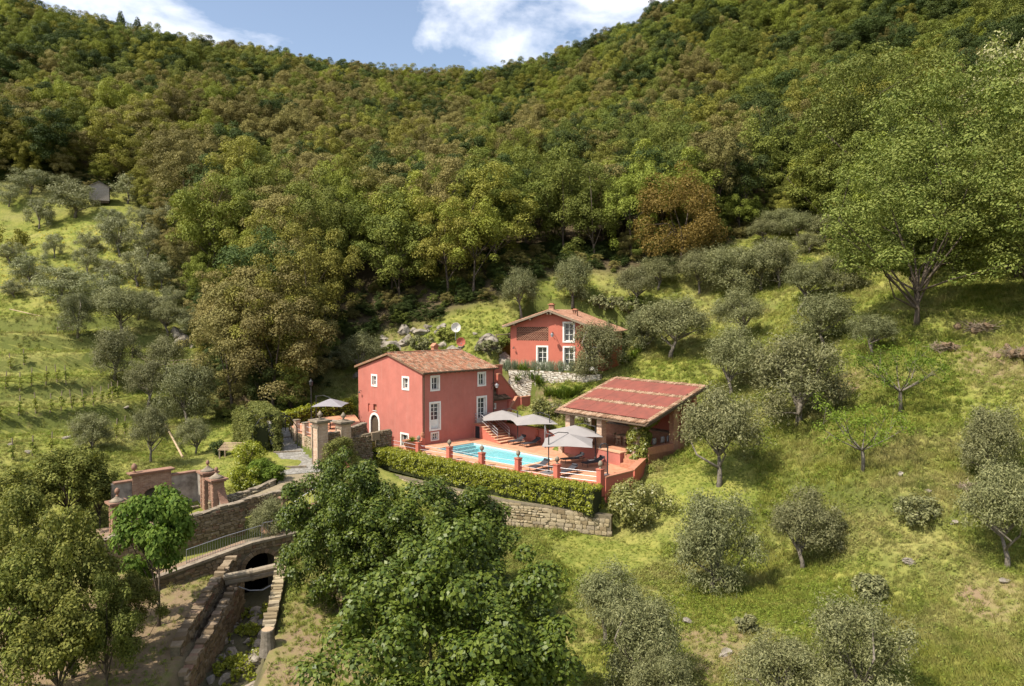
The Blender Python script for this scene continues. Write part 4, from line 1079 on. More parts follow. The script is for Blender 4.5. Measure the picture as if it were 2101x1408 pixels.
# ------------------------------------------------------------------ pool house
X, Y, Zv = Vector((1, 0, 0)), Vector((0, 1, 0)), Vector((0, 0, 1))
def pool_house():
    h = villa('red_house', 'rose plastered two storey house beside the pool with old clay tile roof', 'house', 0, 0, T0)
    Lx, Ly = 8.8, 10.75; ze, zr = 6.62, 8.05; rid = 5.35
    topg = lambda b: ze + (zr - ze) * (b / rid if b <= rid else (Ly - b) / (Ly - rid)) - .06
    # gable wall at x=0 (outward -x), u along +y
    g_open = [(7.45, 8.2, 4.98, 5.88), (2.15, 2.98, 5.03, 6.0), (7.05, 8.55, -1.2, 2.1), (2.27, 3.27, -1.25, .65), (8.62, 9.0, 2.22, 3.05), (7.45, 8.05, 2.45, 3.08)]
    mb = MB(); panel(mb, (0, 0, 0), (0, 1, 0), (-1, 0, 0), [0, rid, Ly], -2.0, topg, g_open); w = mb.build('wall', M_RED, h)
    w['label'] = 'sunlit gable wall with an arched door'
    f_open = [(1.08, 1.86, 5.03, 6.19), (6.83, 7.61, 5.07, 6.2), (.95, 1.95, 1.36, 3.74), (6.72, 7.72, 1.36, 3.82), (1.02, 1.80, .36, .98)]
    mb = MB(); panel(mb, (0, 0, 0), (1, 0, 0), (0, -1, 0), [0, Lx], -.6, lambda a: ze - .05, f_open); mb.build('wall', M_RED, h)
    mb = MB(); panel(mb, (Lx, 0, 0), (0, 1, 0), (1, 0, 0), [0, rid, Ly], -2.0, topg, []); mb.build('wall', M_RED, h)
    mb = MB(); panel(mb, (0, Ly, 0), (1, 0, 0), (0, 1, 0), [0, Lx], -2.0, lambda a: ze - .05, []); mb.build('wall', M_RED, h)
    sl = (zr - ze) / rid
    rf = gable_roof(h, 0, 0, rid, -.42, Ly + .42, zr + .14, ze + .14 - sl * .42, ze + .14 - sl * .42, -.22, Lx + .3, M_TILE, M_DTILE, seed=5)
    # eave rafters tails
    mb = MB()
    for i in range(16): mb.box(.2 + i * .56, .29 + i * .56, -.40, .1, ze - .14, ze - .05)
    mb.build('eave_rafters', M_DWOOD, h, 'stuff')
    mb = MB(); mb.tube([(-.2, -.47, ze + .02), (Lx + .3, -.47, ze + .02)], .06, 8); mb.build('gutter', M_DWOOD, h)
    mb = MB(); mb.tube([(.13, -.40, ze), (.13, -.1, ze - .25), (.13, -.08, 0)], .05, 8); mb.build('drainpipe', M_DWOOD, h)
    mb = MB(); mb.tube([(8.72, -.40, ze), (8.72, -.1, ze - .25), (8.72, -.08, 0)], .05, 8); mb.build('drainpipe', M_DWOOD, h)
    gO, gu, gn = (0, 0, 0), (0, 1, 0), (-1, 0, 0); fO, fu, fn = (0, 0, 0), (1, 0, 0), (0, -1, 0)
    window(h, gO, gu, gn, 7.28, 8.37, 4.82, 6.05, cols=2, rows=2); window(h, gO, gu, gn, 1.98, 3.15, 4.87, 6.17, cols=2, rows=2)
    window(h, fO, fu, fn, .91, 2.03, 4.88, 6.34, cols=2, rows=2); window(h, fO, fu, fn, 6.66, 7.78, 4.92, 6.35, cols=2, rows=2)
    window(h, fO, fu, fn, .78, 2.12, 1.21, 3.9, cols=2, rows=4, solid=.36, label='tall white french window')
    window(h, fO, fu, fn, 6.55, 7.89, 1.3, 3.98, cols=2, rows=4, solid=.2, name='door', label='white glazed door above the outdoor steps')
    window(h, fO, fu, fn, .93, 1.9, .27, 1.08, fr=.1, cols=3, rows=2)
    window(h, gO, gu, gn, 2.08, 3.45, -1.3, .83, cols=2, rows=1, name='door', label='white framed door near the planter')
    # arched door: surround, leaf, corners
    def arch(c, r, v0, vs, d0, d1, k=12, rin=None):
        mb = MB(); pts_o = [(c - r, v0)] + [(c - r * math.cos(math.pi * i / k), vs + r * math.sin(math.pi * i / k)) for i in range(k + 1)] + [(c + r, v0)]
        ri = rin; pts_i = [(c - ri, v0)] + [(c - ri * math.cos(math.pi * i / k), vs + ri * math.sin(math.pi * i / k)) for i in range(k + 1)] + [(c + ri, v0)]
        for i in range(len(pts_o) - 1):
            a, b, e, f = pts_o[i], pts_o[i + 1], pts_i[i + 1], pts_i[i]
            P = [(-d, p[0], p[1]) for d in (d0, d1) for p in (a, b, e, f)]
            mb.hexa(P[:4], P[4:])
        return mb
    ar = arch(7.8, .92, -1.2, 1.33, -.04, .05, rin=.70).build('arched_door', M_WHITE, h); ar['label'] = 'arched doorway with white surround and brown leaf'
    mb = MB(); mb.ext([(.13, 7.05, -1.2), (.13, 8.55, -1.2), (.13, 8.55, 1.3)] + [(.13, 7.8 + .75 * math.cos(math.pi * i / 10), 1.3 + .75 * math.sin(math.pi * i / 10)) for i in range(1, 10)] + [(.13, 7.05, 1.3)], (.05, 0, 0)); mb.build('door_leaf', M_DWOOD, ar)
    sp = MB()
    for sgn in (-1, 1):
        k = 8; pts = [(.012, 7.8 + sgn * .76, 2.11)] + [(.012, 7.8 + sgn * .76 * math.cos(math.pi / 2 * i / k), 1.33 + .76 * math.sin(math.pi / 2 * i / k)) for i in range(k + 1)]
        sp.ext(pts, (.1, 0, 0))
    sp.build('arch_spandrel', M_RED, ar)
    # blind niches
    mb = MB(); mb.box(.10, .16, 8.6, 9.02, 2.2, 3.07); mb.build('niche', M_RED2, h)
    mb = MB(); mb.box(.2, .26, 7.43, 8.07, 2.43, 3.1); nb = mb.build('niche', M_TERRA, h)
    mb = MB(); mb.box(-.05, .2, 7.4, 8.1, 2.40, 2.45); mb.build('sill', M_WHITE, nb)
    mb = MB(); mb.box(5.9, 6.5, 5.9, 6.35, zr - .1, zr + .62); ch = mb.build('chimney', M_TERRA, h)
    mb = MB(); mb.ext([(5.8, 5.82, zr + .62), (6.6, 5.82, zr + .62), (6.2, 5.82, zr + .95)], (0, .6, 0)); mb.build('cap', M_TERRA, ch)
    return h
pool_house()
def wall_lamp(label, loc, rz, s=1.0):
    t = thing('wall_lamp', label, 'lamp', loc, rz, 'wall lamps')
    mb = MB(); mb.tube([(0, 0, 0), (0, -.35, .22), (0, -.75, .28), (0, -.85, .18)], .022, 6); mb.tube([(0, 0, -.5), (0, -.15, -.2), (0, -.6, .24)], .018, 6); mb.build('bracket', M_DARKM, t)
    mb = MB(); mb.lathe([(.05, .18), (.10, .12), (.24, 0), (.22, -.02)], 12, (0, -.85, 0)); sh = mb.build('lamp_shade', M_GREYM, t)
    mb = MB(); mb.lathe([(.13, -.02), (.15, -.12), (.10, -.26)], 10, (0, -.85, 0)); mb.build('glass_shade', M_STEEL, t)
    t.scale = (s, s, s)
wall_lamp('bracket lamp on the pool house corner beside the stair', L(8.45, 0, T0 + 5.0), TH)
wall_lamp('bracket lamp on the upper house beside the brick lattice', uppt(1.35, .02, UZ + 3.75), UTH)
def small_bracket(label, loc, rz):
    t = thing('wall_lamp', label, 'lamp', loc, rz)
    mb = MB(); mb.tube([(0, 0, 0), (0, -.22, .1), (0, -.3, 0)], .02, 6); mb.build('bracket', M_DARKM, t)
    mb = MB(); mb.lathe([(.03, 0), (.12, -.12), (.1, -.16)], 10, (0, -.3, 0)); mb.build('lamp_shade', M_DARKM, t)
small_bracket('small dark lamp on the sunlit gable of the pool house', L(0, 10.1, T0 + 4.2), TH - math.pi / 2)
# satellite dishes behind the ridge
def dish(label, loc, face, r, col, square=False):
    t = thing('satellite_dish', label, 'satellite dish', loc, face)
    mb = MB(); mb.tube([(0, .12, -1.35), (0, .12, 0)], .035, 8); mb.build('mast', M_GREYM, t)
    mb = MB(); k = 8 if square else 20; rings = [(0, .0), (.5, .03), (1.0, .12)]
    for i in range(2):
        r0, d0 = rings[i]; r1, d1 = rings[i + 1]
        for j in range(k):
            a, b = 2 * math.pi * (j + .5) / k, 2 * math.pi * (j + 1.5) / k
            P = lambda rr_, dd, aa: (r * rr_ * math.cos(aa), -r * dd * 2, r * rr_ * math.sin(aa))
            mb.quad(P(r0, d0, a), P(r0, d0, b), P(r1, d1, b), P(r1, d1, a))
    d = mb.build('reflector', col, t, recalc=False); md = d.modifiers.new('thick', 'SOLIDIFY'); md.thickness = .02
    mb = MB(); mb.tube([(0, -.05, -r * .95), (0, -r * .8, -r * .3)], .015, 6); mb.box(-.05, .05, -r * .8 - .06, -r * .8 + .06, -r * .3 - .06, -r * .3 + .06); mb.build('feed_arm', M_GREYM, t)
dish('white round satellite dish behind the pool house roof', L(9.4, 6.6, T0 + 10.55), .25, .52, M_WHITE)
dish('red eight-sided satellite dish at the end of the roof ridge', L(9.25, 5.6, T0 + 9.05), .2, .50, M_RED2, True)

# ------------------------------------------------------------------ annex and outside stair behind the pool house
def annex():
    t = villa('stair_annex', 'red lean-to with mossy tile roof and outside stair behind the pool house', 'annex', 8.9, 0, T0)
    mb = MB(); mb.box(.02, 2.6, .9, 4.2, -.5, 3.2); mb.build('wall', M_RED, t)
    mb = MB(); mb.ext([(-.02, .55, 3.25), (2.95, .55, 3.25), (2.5, 4.2, 4.6), (-.02, 4.2, 4.6)], (0, 0, .1)); r = mb.build('roof', M_DTILE, t)
    tb = MB(); tile_rows(tb, (-.02, .55, 3.36), (1, 0, 0), (0, 3.65, 1.35), 2.8, 3.85, seed=9); tb.build('roof_tiles', M_DTILE, r, 'stuff', recalc=False)
    window(t, (0, .9, 0), (1, 0, 0), (0, -1, 0), .15, 1.05, 2.35, 2.95, fr=.09, cols=1, rows=1, depth=.02)
    # lower flight parapet: rises to the right in front, then upper flight rises to the left behind
    mb = MB(); mb.ext([(1.9, .35, -.4), (3.9, .35, -.4), (3.9, .35, 3.35), (3.55, .35, 3.35), (1.9, .35, 1.35)], (0, .28, 0)); mb.build('parapet', M_RED2, t)
    mb = MB(); mb.ext([(1.85, .30, 1.35), (3.55, .30, 3.35), (3.9, .30, 3.35), (3.9, .30, 3.47), (3.5, .30, 3.47), (1.85, .30, 1.5)], (0, .38, 0)); mb.build('parapet_cap', M_TERRA, t)
    mb = MB(); mb.box(3.9, 5.2, .1, .4, -.4, 3.3); mb.build('parapet', M_RED2, t)
    mb = MB(); mb.box(3.85, 5.3, .05, .45, 3.3, 3.42); mb.build('parapet_cap', M_TERRA, t)
    mb = MB(); mb.ext([(4.5, 1.3, -.4), (4.8, 1.3, 3.3), (4.5, 1.3, 3.3), (2.1, 1.3, 5.75), (1.7, 1.3, 5.75), (1.7, 1.3, -.4)], (0, .25, 0)); mb.build('parapet', M_RED2, t)
    mb = MB(); mb.ext([(4.8, 1.25, 3.3), (4.5, 1.25, 3.44), (2.1, 1.25, 5.89), (1.7, 1.25, 5.89), (1.7, 1.25, 5.75), (2.08, 1.25, 5.75), (4.45, 1.25, 3.3)], (0, .35, 0)); mb.build('parapet_cap', M_TERRA, t)
    for i in range(11):
        mb = MB(); mb.box(3.6 - i * .22 - .24, 3.6 - i * .22, 2.05, 3.4, 3.0 + i * .21, 3.2 + i * .21); mb.build('step', M_TERRA, t)
    mb = MB(); mb.box(2.6, 3.9, .65, 1.78, -.4, 3.0); mb.build('landing', M_RED2, t)
    mb = MB(); mb.box(1.6, 4.2, 3.3, 3.58, 0, 6.45); mb.build('parapet', M_RED2, t)
    mb = MB(); mb.box(1.55, 4.25, 3.25, 3.63, 6.45, 6.57); mb.build('parapet_cap', M_TERRA, t)
annex()

# ------------------------------------------------------------------ upper house
def upper_house():
    h = thing('red_house', 'upper brick-red house with lattice brickwork and white framed windows', 'house', (U0.x, U0.y, UZ), UTH)
    xl, xr, dep = -3.65, 6.9, 11.0
    ax, az = .93, 6.32; zl, zr_ = 4.72, 4.1
    top = lambda x: (az - (ax - x) * (az - zl) / (ax - xl) if x <= ax else az - (x - ax) * (az - zr_) / (xr - ax)) - .1
    ops = [(-2.95, .72, 3.04, 4.55), (-.5, .52, -.2, 2.34), (2.48, 3.5, 3.02, 4.97), (2.5, 3.52, -.2, 2.33), (5.0, 6.0, -.2, 2.3)]
    mb = MB(); panel(mb, (0, 0, 0), (1, 0, 0), (0, -1, 0), [xl, ax, xr], -1.2, top, ops); mb.build('wall', M_RED2, h)
    mb = MB(); panel(mb, (xr, 0, 0), (0, 1, 0), (1, 0, 0), [0, dep], -1.2, lambda a: zr_ - .1, []); mb.build('wall', M_RED2, h)
    mb = MB(); panel(mb, (xl, 0, 0), (0, 1, 0), (-1, 0, 0), [0, dep], -1.2, lambda a: zl - .1, []); mb.build('wall', M_RED2, h)
    mb = MB(); panel(mb, (0, dep, 0), (1, 0, 0), (0, 1, 0), [xl, ax, xr], -1.2, top, []); mb.build('wall', M_RED2, h)
    O, u, n = (0, 0, 0), (1, 0, 0), (0, -1, 0)
    window(h, O, u, n, -.68, .70, -.2, 2.51, cols=2, rows=3, solid=.33, name='door', label='white half-glazed door behind the lavender')
    window(h, O, u, n, 2.31, 3.68, 2.87, 5.14, cols=2, rows=3, solid=.05)
    window(h, O, u, n, 2.33, 3.70, -.2, 2.50, cols=2, rows=3, solid=.2); window(h, O, u, n, 4.83, 6.17, -.2, 2.5, cols=2, rows=3, solid=.2)
    # brick lattice: crossing slanted bricks with gaps
    mb = MB(); W_, H_ = 3.67, 1.51; k = 14; pw = W_ / k; ph = H_ / 6
    for j in range(6):
        for i in range(k):
            x0 = -2.95 + i * pw; z0 = 3.04 + j * ph
            for sgn in (0, 1):
                a = Vector((x0 + (pw if sgn else 0), 0, z0)); b = Vector((x0 + pw / 2, 0, z0 + ph))
                d = (b - a).normalized(); p = Vector((d.z, 0, -d.x)) * .028
                mb.hexa([a + p + Vector((0, .015 + .002 * sgn, 0)), a - p + Vector((0, .015 + .002 * sgn, 0)), a - p + Vector((0, .14, 0)), a + p + Vector((0, .14, 0))],
                        [b + p + Vector((0, .015 + .002 * sgn, 0)), b - p + Vector((0, .015 + .002 * sgn, 0)), b - p + Vector((0, .14, 0)), b + p + Vector((0, .14, 0))])
        mb.box(-2.95, .72, .012, .142, 3.04 + (j + 1) * ph - .02, 3.04 + (j + 1) * ph + .02)
    mb.build('brick_lattice', island('lattice_brick', [(0., (.27, .12, .08)), (1., (.38, .20, .13))]), h, 'stuff', recalc=False)
    mb = MB(); mb.box(-3.0, .75, .3, .34, 3.0, 4.6); mb.build('lattice_backing', plain('painted_loft_dark', (.03, .025, .02), .9), h)  # dark sheet behind the gaps; the unlit loft is put into its colour
    # roof: ridge runs back from the gable, with oversailing verge and timber purlins
    for k, (xe, ze) in enumerate(((-4.35, 4.62), (7.45, 3.98))):
        sl = Vector((ax - xe, 0, az + .08 - ze)); ln = sl.length
        mb = MB(); mb.ext([(xe, -.75, ze), (xe, dep + .5, ze), (ax, dep + .5, az + .08), (ax, -.75, az + .08)], (0, 0, -.12)); r = mb.build('roof', M_WOOD, h)
        tb = MB()
        if k == 0: tile_rows(tb, (xe, dep + .5, ze + .005), (0, -1, 0), sl, dep + 1.25, ln, seed=20)
        else: tile_rows(tb, (xe, -.75, ze + .005), (0, 1, 0), sl, dep + 1.25, ln, seed=21)
        tb.build('roof_tiles', M_TILE2, r, 'stuff', recalc=False)
        mb = MB(); mb.ext([(xe, -.80, ze - .2), (ax, -.80, az - .12), (ax, -.80, az + .09), (xe, -.80, ze + .02)], (0, .06, 0)); mb.build('verge_board', M_WOOD, r)
        for f in (.25, .6, .97):
            x = xe + (ax - xe) * f; z = ze + (az - ze) * f - .16
            mb = MB(); mb.box(x - .08, x + .08, -.72, .1, z - .18, z - .02); mb.build('purlin', M_WOOD, r)
    for cx, cy in ((.75, 1.2), (2.7, 4.2)):
        zc = az - abs(cx - ax) * .37
        mb = MB(); mb.box(cx - .28, cx + .28, cy - .28, cy + .28, zc - .4, zc + .35); c = mb.build('chimney', M_BRICKR, h)
        for px_, py_ in ((-.2, -.2), (.2, -.2), (-.2, .2), (.2, .2), (0, -.22), (0, .22)):
            mb = MB(); mb.box(cx + px_ - .06, cx + px_ + .06, cy + py_ - .06, cy + py_ + .06, zc + .35, zc + .72); mb.build('pier', M_BRICKR, c)
        mb = MB(); mb.box(cx - .36, cx + .36, cy - .36, cy + .36, zc + .72, zc + .8); mb.box(cx - .2, cx + .2, cy - .2, cy + .2, zc + .8, zc + .9); mb.build('cap', M_TERRA, c)
        mb = MB(); mb.box(cx - .13, cx + .13, cy - .13, cy + .13, zc + .3, zc + .7); mb.build('flue', M_DARKM, c)
upper_house()
small_bracket('small dark lamp low on the front of the upper house', uppt(-3.2, .02, UZ + 2.3), UTH)
# ------------------------------------------------------------------ pool terrace
def terrace():
    out = [(-3.45, 1.3), (-0.25, -20.95), (3.2, -21.3), (7.7, -19.2), (6.6, -18.6), (8.6, -11), (8.6, -.5), (8.75, -.02), (0, -.02), (0, 1.3)]
    hole = [(-.25, -2.25), (4.2, -2.25), (4.2, -12.65), (-.25, -12.65)]
    pl = [[Vector((*p, 0)) for p in out], [Vector((*p, 0)) for p in hole]]
    tri = tessellate_polygon(pl); vs = [v for l in pl for v in l]
    mb = MB(); mb.add(vs, tri); n = len(out)
    for i in range(n):
        a, b = out[i], out[(i + 1) % n]; mb.quad((*a, 0), (*b, 0), (*b, -.25), (*a, -.25))
    o = mb.build('pool_terrace', M_DECK, None, 'structure'); o.location = L(0, 0, T0); o.rotation_euler = (0, 0, TH); o['label'] = 'terracotta paved pool terrace'
    for v in o.data.polygons:
        pass
    # pool
    p = villa('swimming_pool', 'rectangular turquoise swimming pool with terracotta coping', 'pool', -.25, -12.65, T0)
    w, l, d = 4.45, 10.4, 1.45
    m = plain('pool_lining', (0.62, 0.78, 0.79), .5, c2=(0.55, 0.73, 0.75), scale=.8)
    mb = MB(); mb.quad((0, 0, -d), (w, 0, -d), (w, l, -d), (0, l, -d))
    for a, b in (((0, 0), (w, 0)), ((w, 0), (w, l)), ((w, l), (0, l)), ((0, l), (0, 0))): mb.quad((*a, -d), (*b, -d), (*b, .02), (*a, .02))
    mb.build('basin', m, p, recalc=False)
    for i in range(4):
        mb = MB(); mb.box(1.6 + .0 * i, w - .003, l - .35 * (4 - i), l - .35 * (3 - i) - .002, -d + .01, -.18 - .25 * (3 - i)); mb.build('step', plain('pool_step', (.66, .82, .84), .5), p)
    cw = .42
    def ring(x0, y0, x1, y1, n):
        for i in range(n):
            f0, f1 = i / n, (i + 1) / n; g = .006
            if abs(x1 - x0) > abs(y1 - y0): bx = (x0 + (x1 - x0) * f0 + g, x0 + (x1 - x0) * f1 - g, y0, y1)
            else: bx = (x0, x1, y0 + (y1 - y0) * f0 + g, y0 + (y1 - y0) * f1 - g)
            mb = MB(); mb.box(*bx, .012, .055); mb.build('coping_stone', M_COPING, p)
    ring(-cw, -cw, w + cw, .03, 9); ring(-cw, l - .03, w + cw, l + cw, 9); ring(-cw, .03, .03, l - .03, 18); ring(w - .03, .03, w + cw, l - .03, 18)
    mt, t = newmat('pool_water')
    tr = N(t, 'ShaderNodeBsdfTransparent'); tr.inputs[0].default_value = (.66, .90, .93, 1)
    gl = N(t, 'ShaderNodeBsdfGlossy'); setin(gl, Roughness=.03)
    fz = N(t, 'ShaderNodeFresnel'); fz.inputs[0].default_value = 1.33
    bp = N(t, 'ShaderNodeBump'); setin(bp, Strength=.12, Distance=.05); t.links.new(noise(t, wpos(t), 3.0, 3), bp.inputs['Height'])
    t.links.new(bp.outputs[0], gl.inputs['Normal']); t.links.new(bp.outputs[0], fz.inputs['Normal'])
    ms = N(t, 'ShaderNodeMixShader'); t.links.new(fz.outputs[0], ms.inputs[0]); t.links.new(tr.outputs[0], ms.inputs[1]); t.links.new(gl.outputs[0], ms.inputs[2])
    oo = N(t, 'ShaderNodeOutputMaterial'); t.links.new(ms.outputs[0], oo.inputs[0])
    mb = MB(); mb.quad((.001, .001, -.12), (w - .001, .001, -.12), (w - .001, l - .001, -.12), (.001, l - .001, -.12))
    wt = mb.build('pool_water', mt, None, 'structure', recalc=False); wt.location = L(-.25, -12.65, T0); wt.rotation_euler = (0, 0, TH)
terrace()

# fence posts with urn finials, rails between
POSTS = [(-3.12, .54), (-2.91, -3.33), (-2.32, -6.76), (-2.06, -10.5), (-1.43, -13.96), (-.99, -17.57), (.01, -20.81)]
PLAB = ['red fence post with round stone finial next to the dark stone wall', 'red fence post with stone finial beside the planted bowl', 'red fence post with stone finial before the shallow pool corner',
        'red fence post with acorn finial halfway along the pool', 'red fence post with acorn finial at the deep end of the pool', 'red fence post with acorn finial behind the loungers and umbrella base', 'red corner fence post with egg finial at the parapet']
def fence():
    z = -.25
    for (a, b), lb in zip(POSTS, PLAB):
        t = villa('fence_post', lb, 'fence post', a, b, T0 + z, 'pool fence posts')
        mb = MB(); mb.box(-.2, .2, -.2, .2, -.6, 1.28); mb.build('shaft', M_RED2, t)
        mb = MB(); mb.box(-.24, .24, -.24, .24, 1.28, 1.35); mb.build('cap', M_RED2, t)
        mb = MB(); finial(mb, (0, 0, 1.35), 1.15); mb.build('finial', M_STONEC, t, smooth=True)
    for i in range(len(POSTS) - 1):
        a = Vector(POSTS[i]); b = Vector(POSTS[i + 1]); d = (b - a); ln = d.length; d.normalize()
        where = ('beside the planted bowl', 'along the planter side of the pool', 'along the shallow half of the pool', 'along the deep half of the pool', 'before the front loungers', 'before the parapet corner')[i]
        t = thing('fence_rail', 'three thin white rails strung ' + where, 'railing', L(a.x, a.y, T0 + z), TH + math.atan2(d.y, d.x), 'pool fence rails')
        for zz in (.42, .75, 1.08):
            mb = MB(); mb.tube([(.2, 0, zz), (ln - .2, 0, zz)], .017, 6); mb.build('rail', M_STEEL, t)
fence()
# kerb under the fence
def kerb():
    t = villa('terrace_kerb', 'low red plastered kerb along the fenced edge of the terrace', 'kerb', 0, 0, T0)
    mb = MB()
    for (a0, b0), (a1, b1) in zip(POSTS[:-1], POSTS[1:]):
        mb.hexa([(a0 - .32, b0, -1.9), (a1 - .32, b1, -1.9), (a1 + .12, b1, -1.9), (a0 + .12, b0, -1.9)], [(a0 - .32, b0, .07), (a1 - .32, b1, .07), (a1 + .12, b1, .07), (a0 + .12, b0, .07)])
    mb.build('kerb_wall', M_RED2, t)
    # parapet at the corner
    mb = MB(); mb.hexa([(.22, -21.15, -2.6), (3.0, -21.45, -1.6), (3.0, -21.15, -1.6), (.22, -20.85, -2.6)], [(.22, -21.15, .45), (3.0, -21.45, .55), (3.0, -21.15, .55), (.22, -20.85, .45)]); mb.build('parapet', M_RED2, t)
    mb = MB(); mb.hexa([(.2, -21.2, .45), (3.05, -21.5, .55), (3.05, -21.1, .55), (.2, -20.8, .45)], [(.2, -21.2, .55), (3.05, -21.5, .65), (3.05, -21.1, .65), (.2, -20.8, .55)]); mb.build('parapet_cap', M_TERRA, t)
kerb()
def side_steps():
    t = villa('terrace_steps', 'broad terracotta steps between the pool terrace and the pavilion', 'steps', 5.2, -18.5, T0)
    # outer plinth wall beside the lawn
    mb = MB(); mb.hexa([(-1.75, -2.75, -1.3), (2.9, -.75, -.9), (2.9, -.4, -.9), (-1.75, -2.2, -1.3)], [(-1.75, -2.75, .55), (2.9, -.75, .75), (2.9, -.4, .75), (-1.75, -2.2, .55)]); mb.build('plinth', M_RED2, t)
    mb = MB(); mb.hexa([(-1.8, -2.8, .55), (2.95, -.8, .75), (2.95, -.35, .75), (-1.8, -2.15, .55)], [(-1.8, -2.8, .63), (2.95, -.8, .83), (2.95, -.35, .83), (-1.8, -2.15, .63)]); mb.build('plinth_cap', M_TERRA, t)
    for i in range(3):
        mb = MB(); mb.box(.35 + .45 * i, 2.6, -1.3 + .25 * i, .25, -.1, .30 * (i + 1)); mb.build('step', M_TERRA, t)
side_steps()
def house_stair():
    t = villa('garden_stair', 'red plastered stair with white rails from the glazed door to the pool', 'stair', 6.15, 0, T0)
    H = 1.36
    mb = MB(); mb.box(.05, 2.3, -1.05, -.01, -.2, H - .06); mb.build('landing', M_RED, t)
    mb = MB(); mb.box(.0, 2.3, -1.1, -.012, H - .06, H + .03); mb.build('landing_slab', M_TERRA, t)
    n = 7; run = 3.4 / n
    for i in range(n):
        z1 = H * (n - i) / (n + 1)
        sk = -.1 * i
        mb = MB(); mb.box(.02 + sk, 1.75 + sk * .4, -1.06 - run * (i + 1), -1.06 - run * i, -.2, z1 - .05); st = mb.build('step', M_RED2, t)
        mb = MB(); mb.box(-.03 + sk, 1.8 + sk * .4, -1.10 - run * (i + 1), -1.06 - run * i - .004, z1 - .05, z1 + .012); mb.build('tread', M_COPING, st)
    mb = MB(); mb.box(.02, .06, -.85, -.25, -.1, 1.15); mb.build('cellar_door', plain('dark_door', (.02, .025, .03), .6), t)
    for x in (.12, 1.6):
        for k in range(3):
            z = .4 + .28 * k
            mb = MB(); mb.tube([(x, -.1, H + z), (x, -1.0, H + z), (x - .5, -3.9, .28 + z)], .018, 6); mb.build('rail', M_STEEL, t)
        for y, zb in ((-.15, H), (-1.0, H), (-3.85, .2)):
            mb = MB(); mb.tube([(x - (.49 if y < -3 else 0), y, zb - .05), (x - (.49 if y < -3 else 0), y, zb + .98)], .022, 6); mb.build('baluster', M_GREYM, t)
house_stair()
def back_wall():
    t = villa('garden_wall', 'red plastered wall with terracotta coping behind the rear loungers', 'wall', 8.45, -1.1, T0)
    mb = MB(); mb.hexa([(0, 0, -.3), (0, -9.6, -.3), (.35, -9.6, -.3), (.35, 0, -.3)], [(0, 0, 1.38), (0, -9.6, 1.3), (.35, -9.6, 1.3), (.35, 0, 1.38)]); mb.build('wall', M_RED, t)
    for i in range(14):
        y0, y1 = -9.6 * i / 14 - .004, -9.6 * (i + 1) / 14 + .004; mb = MB(); mb.hexa([(-.06, y0, 1.37 - .08 * i / 14), (-.06, y1, 1.37 - .08 * (i + 1) / 14), (.42, y1, 1.37 - .08 * (i + 1) / 14), (.42, y0, 1.37 - .08 * i / 14)], [(-.06, y0, 1.45 - .08 * i / 14), (-.06, y1, 1.45 - .08 * (i + 1) / 14), (.42, y1, 1.45 - .08 * (i + 1) / 14), (.42, y0, 1.45 - .08 * i / 14)]); mb.build('coping_tile', M_TERRA, t)
    f = MB(); f.box(-.14, -.003, -5.5, -5.2, .1, 1.25); f.lathe([(.06, .62), (.16, .72), (.18, .76)], 10, (-.2, -5.35, 0)); f.build('wall_fountain', M_RED2, t)
    t2 = villa('garden_wall', 'low red wall with broad coping before the pavilion', 'wall', 6.75, -11.3, T0)
    A, B, C = (0, 0), (-.85, -6.7), (-.15, -7.15)
    mb = MB(); mb.hexa([(A[0], A[1], -.2), (B[0], B[1], -.2), (B[0] + .5, B[1] - .05, -.2), (A[0] + .5, A[1], -.2)], [(A[0], A[1], .98), (B[0], B[1], .98), (B[0] + .5, B[1] - .05, .98), (A[0] + .5, A[1], .98)]); mb.build('wall', M_RED, t2)
    mb = MB(); mb.hexa([(-.06, .05, .98), (B[0] - .06, B[1] - .06, .98), (B[0] + .58, B[1] - .1, .98), (.56, .05, .98)], [(-.06, .05, 1.07), (B[0] - .06, B[1] - .06, 1.07), (B[0] + .58, B[1] - .1, 1.07), (.56, .05, 1.07)]); mb.build('coping', M_COPING, t2)
    mb = MB(); mb.box(-.15, .75, .1, .55, -.2, .55); mb.build('brick_end', M_BRICK, t2)
back_wall()

